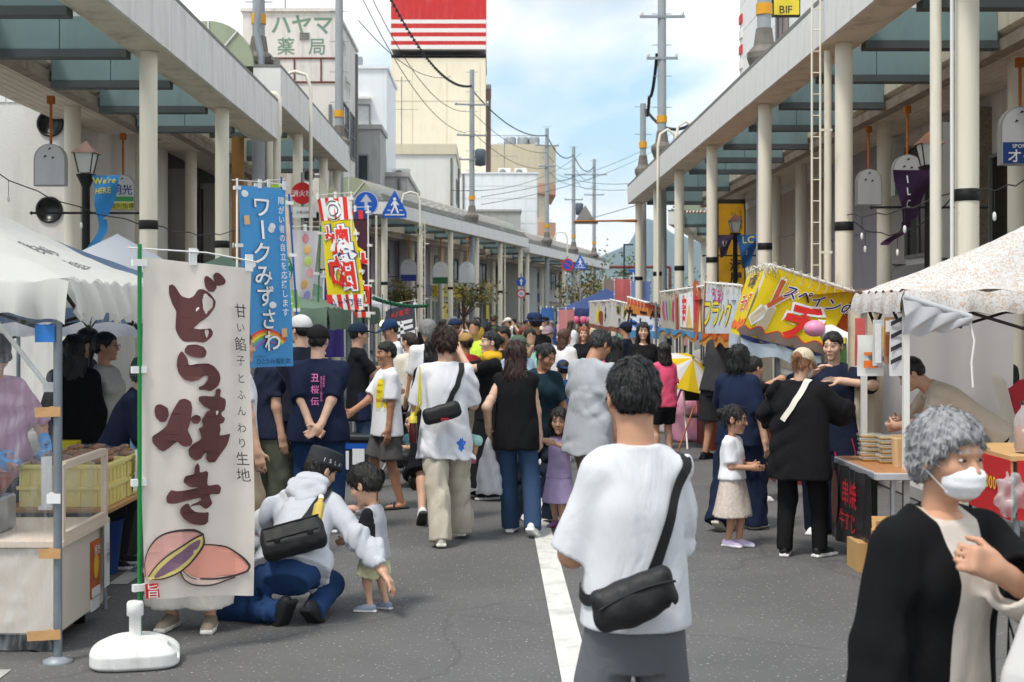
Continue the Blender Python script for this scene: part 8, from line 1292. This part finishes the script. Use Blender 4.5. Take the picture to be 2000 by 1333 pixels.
gd = person('little girl in lavender dress and purple shoes holding a hand', P(1092, 11.55), 150, 1.0, dict(hr=.215, leg=.44, sw=.125, hands=dict(R=(.06, .3, 1.25), L=(-.06, .28, 1.22)), feet=dict(L=(-.07, .06, 0), R=(.08, -.06, 0)), head=(-20, 4, 0)), fem=True, skin=0, hair='bob', hairc=(26, 20, 20), top=dict(col=(190, 170, 214), sl=0, hem=-.05, e=.02, mat=mat('lavender_print_cloth', (192, 172, 216), .85, .12, 14)), bottom=dict(kind='skirt', ln=.92, hw=.24, mat=mat('lavender_print_cloth', (192, 172, 216), .85, .12, 14), col=(0, 0, 0), e=.02), shoes=((150, 100, 150), (130, 96, 130)), res=.009, hres=.0065, tuft=500, seed=46)
p = person('person in long black dress and yellow scarf photographing with a raised phone', P(958, 13.4), 108, 1.62, dict(hands=dict(L=(-.05, .36, 1.53), R=(.02, .38, 1.5)), el=dict(L=(-.6, .2, -1), R=(.8, .2, -1)), head=(4, -2, 0)), fem=True, skin=3, hair='bun', hairc=(30, 26, 26), top=dict(col=(26, 26, 29), sl=.75, e=.03), bottom=dict(kind='skirt', ln=1.75, hw=.30, col=(26, 26, 29), e=.03), shoes=SN_B, res=.010, hres=.007, tuft=200, curl=(.8, .8), seed=47)
k = root_k[p.name]; m = MB(); sdfadd(m, lambda Q: (np.abs(ell(Q, k.neck + A(0, .0, .0), (.085, .085, .05))) - .02) + .006 * np.sin(Q[:, 0] * 60) * np.sin(Q[:, 2] * 50), k.neck - .13, k.neck + .13, .012, cloth((222, 176, 48))); m.build('scarf', p)
ph = MB(); c = Vector(k.hand['L']) + Vector((.03, .07, .10)); ph.box(c, (.075, .012, .15), M_BLK, bev=.004); worn('phone', 'dark phone held up by the black dressed person', 'phone', p, [('phone', ph)])
p = person('tall grey haired person in grey shirt looking down to the right', P(1150, 11.2), -48, 1.68, dict(sw=.158, w=1.04, hands=dict(R=(.2, .1, .80), L=(-.21, .1, .80)), head=(6, 24, 0), lean=4, neckf=.03, feet=dict(L=(-.1, .1, 0), R=(.12, -.05, 0))), skin=2, hair='short', hairc=(44, 43, 44), top=dict(col=(168, 172, 178), sl=.9, hem=-.22, e=.04, hw=.20, fold=.02), bottom=dict(ln=1.25, col=(112, 108, 84), e=.02, mat=mat('camo_cloth', (108, 104, 82), .85, .35, 12)), shoes=((120, 108, 66), (60, 56, 40)), glasses=True, res=.0085, hres=.0058, tuft=1800, seed=48)
# 6 right side of the road
person('child in blue cap and blue shirt standing between the white tops', P(1100, 16.8), 8, 1.22, dict(hr=.17, leg=.47), skin=0, hair='short', top=dict(col=(58, 96, 160), sl=.9), bottom=dict(ln=.9, col=(60, 62, 70), e=.04), shoes=SN_W, cap=dict(col=(40, 62, 116), yaw=180), res=.012, seed=51)
person('person in white shirt, mauve cap and white mask with blue jeans', P(1070, 20), 160, 1.6, dict(), fem=True, skin=0, hair='short', top=dict(col=(234, 235, 240), sl=1.2), bottom=dict(col=(62, 96, 140)), shoes=SN_W, cap=dict(col=(150, 128, 136)), mask=(240, 240, 244), res=.014, seed=52); person('person with brown hair in loose white top and brown bag strap', P(1102, 19.4), -40, 1.58, dict(head=(30, 0, 0)), fem=True, skin=3, hair='mid', hairc=(84, 56, 46), top=dict(col=(236, 236, 238), sl=1.2, e=.05), bottom=dict(col=(60, 88, 128)), shoes=SN_W, res=.014, seed=53); person('person with reddish brown hair in black top and red skirt facing the camera', P(1140, 21.5), 150, 1.6, dict(head=(-20, 0, 0)), fem=True, skin=3, hair='mid', hairc=(150, 84, 50), top=dict(col=(30, 30, 34), sl=.9), bottom=dict(kind='skirt', ln=1.2, col=(200, 60, 60)), shoes=SN_B, res=.014, seed=54)
person('person with black hair in bright pink shirt partly behind the foreground head', P(1200, 14.5), -20, 1.55, dict(), fem=True, skin=1, hair='mid', hairc=(24, 22, 24), top=dict(col=(226, 60, 130), sl=.9), bottom=dict(col=(150, 50, 60)), shoes=SN_W, res=.012, tuft=300, seed=55); person('person with long dark hair in black scoop neck top in front of the octopus stall', P(1256, 18.2), 178, 1.68, dict(), fem=True, skin=3, hair='mid', hairc=(34, 28, 28), top=dict(col=(26, 26, 28), sl=.9, vneck=.05), bottom=dict(col=(30, 30, 34)), shoes=SN_B, res=.012, tuft=300, seed=56); person('child in pink shirt and black shorts near the parasol', P(1297, 16.5), 20, 1.45, dict(), skin=0, fem=True, hair='mid', hairc=(26, 22, 22), top=dict(col=(232, 92, 130), sl=.8), bottom=dict(ln=.75, col=(30, 30, 34), e=.03), shoes=((70, 70, 80), (200, 200, 200)), res=.013, seed=57); person('person in dark cap and dark shirt under the noodle stall awning', P(1222, 22), 60, 1.66, dict(), skin=1, hair='short', top=dict(col=(34, 38, 56), sl=.9), bottom=dict(col=(40, 42, 50)), shoes=SN_B, cap=dict(col=(34, 40, 60)), res=.016, seed=58)
person('tall person in charcoal shirt, dark shorts and pink mask at the churros stall', P(1400, 17.0), -52, 1.76, dict(lean=10, head=(6, 14, 0), hands=dict(R=(.18, .25, .9), L=(-.2, .2, .85)), feet=dict(L=(-.12, -.08, 0), R=(.14, .1, 0))), skin=1, hair='short', mask=(214, 176, 190), top=dict(col=(58, 58, 61), sl=.92, e=.04), bottom=dict(ln=1.0, col=(50, 50, 54), e=.05, flare=.04), shoes=((26, 26, 28), (34, 34, 34)), res=.011, tuft=500, seed=61)
person('girl with short black bob in navy shirt and navy track trousers', P(1442, 11.45), -32, 1.53, dict(sw=.14, hands=dict(R=(.25, .02, .83), L=(-.08, .3, 1.25)), feet=dict(L=(-.1, -.22, .04, 0, -30), R=(.12, .12, 0)), head=(8, 4, 0)), fem=True, skin=0, hair='bob', hairc=(20, 18, 20), top=dict(col=(32, 42, 68), sl=.95, hem=-.1, e=.035, hw=.2), bottom=dict(col=(32, 40, 64), e=.05, flare=.02, fold=.016), shoes=((188, 182, 168), (216, 210, 196)), res=.009, hres=.006, tuft=1000, seed=62)
p = person('little girl in white shirt and beige dotted tulle skirt, lilac sneakers', P(1430, 10.6), 238, 1.09, dict(hr=.2, leg=.46, sw=.128, hands=dict(L=(-.08, .24, .98), R=(.03, .27, .96)), feet=dict(L=(-.06, .06, 0), R=(.05, -.04, 0)), head=(-10, 8, 0)), fem=True, skin=1, hair='bun', hairc=(26, 22, 22), top=dict(col=(236, 236, 240), sl=.85, hem=.02, e=.03, fold=.009), bottom=dict(kind='skirt', ln=.98, hw=.25, col=(206, 190, 178), e=.02, mat=mat('tulle_dotted', (206, 192, 182), .9, .18, 45), fold=.012), shoes=((206, 190, 222), (240, 236, 244)), res=.0085, hres=.0055, tuft=500, seed=63, curl=(.5, .5))
on_cloth(p, [(poly2d(ell2d(-.0, 0, .03, .035, 14)), mat('garment_print', (222, 140, 90), .8, 0)), (poly2d(ell2d(.03, -.03, .02, .025, 12)), mat('garment_print', (90, 60, 50), .8, 0))] + txt_layers([('happy', .028, 0, .06, False, (120, 110, 110), 0)]), (-.03, .5, .64), (-1, 0, 0), (0, 0, 1), (0, -1, 0), part='print')
person('boy in black shirt eating with raised hand beside the navy shirted girl', P(1470, 13.2), -62, 1.38, dict(hr=.155, hands=dict(R=(.1, .3, 1.4), L=(-.1, .28, 1.1)), head=(0, 6, 0)), skin=1, hair='short', top=dict(col=(28, 28, 32), sl=.8), bottom=dict(ln=1, col=(40, 40, 46), e=.04), shoes=SN_W, res=.011, tuft=500, seed=64)
p = person('person in loose black jacket, beige cap with hair bun and white bag strap', P(1562, 10.15), -26, 1.53, dict(sw=.15, w=1.1, hands=dict(L=(-.12, .3, 1.12), R=(.16, .32, 1.15)), el=dict(L=(-1, -.3, -.4), R=(1, -.3, -.4)), feet=dict(L=(-.12, -.02, 0, -10), R=(.15, .06, 0, 24)), head=(14, 20, 0)), fem=True, skin=0, hair='bun', hairc=(150, 104, 74), top=dict(col=(27, 27, 29), sl=1.75, hem=-.24, e=.05, hw=.195, waist=.17, fold=.016), bottom=dict(col=(24, 24, 26), e=.015, ln=1.97), shoes=((24, 24, 26), (224, 224, 226)), cap=dict(col=(208, 196, 172)), mask=(222, 214, 208), res=.0085, hres=.0055, tuft=500, seed=65)
m = MB(); strap(m, bvh_of(p), [(-.12, -.24, 1.0), (-.06, -.25, 1.1), (.03, -.22, 1.22), (.08, -.14, 1.3), (.09, -.02, 1.34)], .042, mat('cream_strap', (224, 220, 208), .7, .04), .008); worn('shoulder_bag', 'cream shoulder bag strap across the black jacket', 'bag', p, [('strap', m)])
p = person('person in navy sports shirt and navy track trousers with red piping, eating', P(1628, 11.2), 148, 1.64, dict(sw=.155, w=1.12, hands=dict(L=(-.14, .24, 1.30), R=(.06, .3, 1.38)), el=dict(L=(-1.3, .1, -.3), R=(1, .1, -.6)), feet=dict(L=(-.13, .05, 0), R=(.12, 0, 0)), head=(0, 6, 0)), fem=True, skin=3, hair='short', hairc=(28, 22, 24), top=dict(col=(31, 38, 58), sl=.95, hem=-.18, e=.04, hw=.2), bottom=dict(col=(28, 34, 54), e=.05, flare=.03, fold=.014), shoes=((236, 236, 236), (240, 240, 240)), res=.009, hres=.006, tuft=800, seed=66)
m = MB(); b = bvh_of(p, ('trousers',)); [strap(m, b, q, .009, mat('red_piping', (196, 40, 60), .6), .003, th=.002) for q in ([(-.17, .10, .80), (-.2, .1, .66), (-.12, .14, .55), (-.2, .12, .42)], [(-.05, .14, .80), (-.06, .16, .68), (-.14, .14, .55)])]; m.build('piping', child(p, 'trousers'), fix=False)
p = person('vendor in beige shirt bending over the table in the flower pattern tent', P(1925, 10.55), 84, 1.70, dict(sw=.155, w=1.05, lean=52, hands=dict(L=(-.12, .68, .93), R=(.10, .64, .96)), el=dict(L=(-1, .1, -.5), R=(1, .1, -.5)), head=(0, 34, 0), neckf=.02), skin=0, hair='short', hairc=(22, 20, 20), top=dict(col=(206, 192, 174), sl=.95, hem=-.1, e=.035, fold=.016), bottom=dict(col=(34, 34, 38)), shoes=SN_B, res=.009, hres=.006, tuft=900, seed=67, curl=(.7, .6))
person('person in black shirt bending behind the striped cloth at the right', P(1935, 13.4), -35, 1.66, dict(lean=36, hands=dict(L=(-.1, .5, .95), R=(.1, .5, .9))), skin=0, hair='short', top=dict(col=(27, 27, 30), sl=.7), bottom=dict(col=(40, 40, 46)), shoes=SN_B, res=.014, seed=68)
# 7 inside the left stall
person('cook in lilac shirt and blue gloves at the griddle behind the vinyl', P(-12, 8.45), 214, 1.66, dict(w=1.15, hands=dict(L=(-.26, .22, 1.0), R=(.05, .3, .96)), head=(0, 20, 0)), skin=1, hair='crop', top=dict(col=(196, 160, 190), sl=.95, e=.03), bottom=dict(col=(50, 52, 60)), shoes=SN_B, cap=dict(col=(50, 50, 56)), res=.011, seed=71)
k = [v for kk, v in root_k.items()][-1]; pr = [o for o in bpy.data.objects if o.get('label', '').startswith('cook in lilac')][0]; k = root_k[pr.name]
for q in ('L', 'R'): m = MB(); sdfadd(m, lambda Q: np.minimum(hand_sdf(k, q, Q, .6) - .004, cone(Q, k.hand[q] - unit(k.hand[q] - k.elb[q]) * .09, k.hand[q], .037, .034)), *bb([k.hand[q] - unit(k.hand[q] - k.elb[q]) * .1, k.hand[q] + unit(k.hand[q] - k.elb[q]) * .2], .07), .007, mat('blue_glove', (88, 156, 222), .5, .08, 12)); m.build('glove', pr)
person('grey haired masked person in navy sweatshirt leaning over the sweets crates', P(222, 9.75), 262, 1.52, dict(lean=24, hands=dict(R=(.1, .4, .82), L=(-.1, .38, .8)), head=(0, 10, 0)), fem=True, skin=0, hair='curly', hairc=(78, 80, 80), mask=(226, 228, 234), top=dict(col=(32, 38, 62), sl=1.85, e=.03), bottom=dict(col=(40, 40, 46)), shoes=SN_B, res=.010, hres=.007, tuft=900, seed=72)
person('person with glasses and dark hair in grey sleeveless top inside the left stall', P(205, 10.9), 258, 1.64, dict(head=(-10, 0, 0)), fem=True, skin=1, hair='tail', hairc=(22, 20, 20), top=dict(col=(176, 176, 168), sl=.1), bottom=dict(col=(50, 50, 54)), shoes=SN_B, glasses=True, res=.012, seed=73); person('person with long black hair and black clothes with pale strap, back of the stall', P(143, 10.6), 20, 1.62, dict(), fem=True, skin=1, hair='long', hairc=(16, 15, 16), top=dict(col=(20, 20, 23), sl=1.8, e=.04), bottom=dict(col=(24, 24, 27)), shoes=SN_B, res=.013, tuft=400, seed=74); person('short haired person in dark shirt at the very back of the left stall', P(172, 12.2), 280, 1.66, dict(), skin=1, hair='short', top=dict(col=(48, 52, 56), sl=.9), bottom=dict(col=(40, 40, 46)), shoes=SN_B, res=.015, seed=75)
# ------------------------------------------------------------------ the crowd farther down the street
CR = random.Random(21); TOPS = [('white', (232, 233, 236)), ('black', (28, 28, 31)), ('navy', (36, 44, 70)), ('white', (232, 233, 236)), ('white', (232, 233, 236)), ('pale grey', (206, 208, 212)), ('pale blue', (168, 192, 218)), ('beige', (212, 198, 174)), ('grey', (150, 152, 158)), ('cream', (222, 212, 192)), ('blue', (70, 108, 166)), ('olive', (96, 98, 72)), ('red', (176, 50, 56)), ('mint', (150, 196, 180)), ('brown', (110, 82, 64)), ('purple', (110, 84, 140)), ('mustard', (206, 164, 70)), ('pink', (222, 150, 164)), ('charcoal', (62, 64, 68))]
BOTS = [('jeans', 'trousers', 2, JEAN), ('black trousers', 'trousers', 2, (30, 30, 33)), ('beige trousers', 'trousers', 2, (190, 178, 156)), ('khaki shorts', 'trousers', .95, (150, 140, 112)), ('dark shorts', 'trousers', .95, (46, 46, 52)), ('long skirt', 'skirt', 1.5, (96, 90, 100)), ('grey trousers', 'trousers', 2, (110, 112, 118))]
used = set(); spots = []
fixed = [(1010, 15.5, 178, 'hat'), (1035, 16.5, 190, 'phone'), (985, 16.2, 150, None), (910, 16.4, 20, None), (925, 18, 160, 'vest'), (850, 17.2, 60, None), (878, 18.6, 190, None), (838, 15.4, 30, 'grey'), (1025, 19, 185, 'red'), (1045, 18.5, 20, 'bucket')]
tries = 0
while len(spots) < 88 and tries < 6000:
    tries += 1; i = len(spots)
    if i < len(fixed): px, Y, hd, sp = fixed[i]; x = xat(px, Y)
    else:
        Y = 20.5 + 40 * CR.random() ** .9; lo_, hi_ = -1.75 + max(0, Y - 42) * .2, 2.05 + max(0, Y - 36) * .27; x = CR.uniform(lo_, hi_); px = 962 + FPX * x / Y; hd = CR.choice([CR.gauss(180, 40), CR.gauss(0, 30), CR.gauss(0, 40), CR.choice((80, -80)) + CR.gauss(0, 30)]); sp = None
        if (1055 < px < 1135 and Y < 34 and CR.random() < .93) or (px > 1215 and Y < 22) or px < 735 or any((x - a) ** 2 + (Y - b) ** 2 < .62 for a, b in spots): continue
    spots.append((x, Y)); fem = CR.random() < .5; kid = CR.random() < .13 and sp is None; H = CR.gauss(1.58, .05) if fem else CR.gauss(1.69, .06); H = CR.uniform(1.0, 1.35) if kid else H
    tn, tcx = CR.choice(TOPS); bn, bk_, bl, bc = CR.choice(BOTS); hr_ = CR.choice(['short'] * 3 + ['crop']) if not fem else CR.choice(['mid', 'bob', 'tail', 'bun', 'long']); hcn, hcc = CR.choice([('black', (22, 20, 20))] * 4 + [('brown', (70, 46, 36)), ('light brown', (104, 70, 50)), ('dark brown', (44, 30, 26)), ('grey', (120, 120, 120))]); cap = None; cn = ''
    if sp == 'hat' or sp == 'bucket' or (sp is None and CR.random() < .33): ck = 'bucket' if sp in ('hat', 'bucket') or CR.random() < .5 else 'cap'; cc = CR.choice([('white', (226, 224, 216)), ('tan', (170, 136, 84)), ('black', (34, 34, 36)), ('navy', (40, 54, 90)), ('green', (80, 100, 80))]); cap = dict(kind=ck, col=cc[1]); cn = f', {cc[0]} {"sun hat" if ck == "bucket" else "cap"}'
    if sp == 'vest': tn, tcx = 'neon yellow', (206, 240, 80)
    if sp == 'grey': hcn, hcc, hr_ = 'grey', (130, 130, 130), 'curly'
    if sp == 'red': hcn, hcc, fem, hr_ = 'reddish', (120, 56, 40), True, 'mid'
    toward = math.cos(R(hd)) < -.3; mk = fem and toward and CR.random() < .3; walk = CR.random() < .6
    style = dict(short='short', crop='cropped', mid='long', bob='bobbed', tail='ponytailed', bun='bunned', long='very long', curly='curly')[hr_]
    where = 'far off' if Y > 42 else ('beyond crossing' if Y > 36 else ('mid crowd' if Y > 25 else 'near crowd'))
    lab = f'{"child" if kid else "person"} in {tn} top, {bn}{cn}, {hcn} {style} hair{", masked" if mk and not cn else ""}, {"frontal" if toward else ("from behind" if math.cos(R(hd)) > .3 else "sideways")}, {where}'
    if lab in used: lab = lab.replace(' top,', ' loose top,')
    lab = lab.replace(' hair', '') if len(lab.split()) > 16 else lab; used.add(lab); st = CR.uniform(.1, .25) if walk else .03; ph_ = CR.choice((-1, 1))
    hands = dict(L=(-.2, .08 - ph_ * st * .5, .8), R=(.2, .08 + ph_ * st * .5, .8)); e2 = None
    if sp == 'phone' or (sp is None and CR.random() < .16): hands = dict(L=(-.06, .33, 1.38), R=(.08, .33, 1.38))
    elif CR.random() < .25: hands['R'] = (.1, .3, 1.05)
    person(lab, (x, Y), hd, H, dict(hr=.137 if not kid else .185, leg=.515 if not kid else .465, sw=.132 if fem or kid else .15, w=CR.uniform(.92, 1.18), hands=hands, el=dict(L=(-.3, -.3, -1), R=(.3, -.3, -1)), feet=dict(L=(-.1, ph_ * st, 0), R=(.1, -ph_ * st, 0)), head=(CR.gauss(0, 20), CR.gauss(6, 7), 0)), fem=fem, skin=CR.randrange(4), hair=hr_, hairc=hcc, mask=(236, 236, 240) if mk else None, cap=cap, top=dict(col=tcx, sl=CR.choice((.8, .9, .9, 1.8)), e=.03, fold=.012), bottom=dict(kind=bk_, col=bc, ln=bl, e=.03, flare=.02), shoes=CR.choice((SN_W, SN_B, ((120, 110, 100), (200, 195, 185)))) if Y < 30 else None, group='festival visitors walking down the street', res=.017 if Y < 22 else (.026 if Y < 32 else .036), hres=.011 if Y < 22 else (.018 if Y < 32 else .026), tuft=250 if Y < 24 else 0, seed=100 + i, detail=Y < 24)
# ------------------------------------------------------------------ the summer air between here and the hills
m = MB(); m.box((800, 3600, 305), (7600, 7600, 612), None); hz_ = m.build('haze'); hz_['kind'] = 'stuff'
vm = bpy.data.materials.new('haze_air'); vm.use_nodes = True; vt = vm.node_tree; vt.nodes.clear(); pv = vt.nodes.new('ShaderNodeVolumePrincipled'); vo = vt.nodes.new('ShaderNodeOutputMaterial'); vt.links.new(pv.outputs[0], vo.inputs['Volume'])
pv.inputs['Color'].default_value = (.70, .85, 1, 1); pv.inputs['Density'].default_value = .00009; pv.inputs['Anisotropy'].default_value = .2; hz_.data.materials.clear(); hz_.data.materials.append(vm)
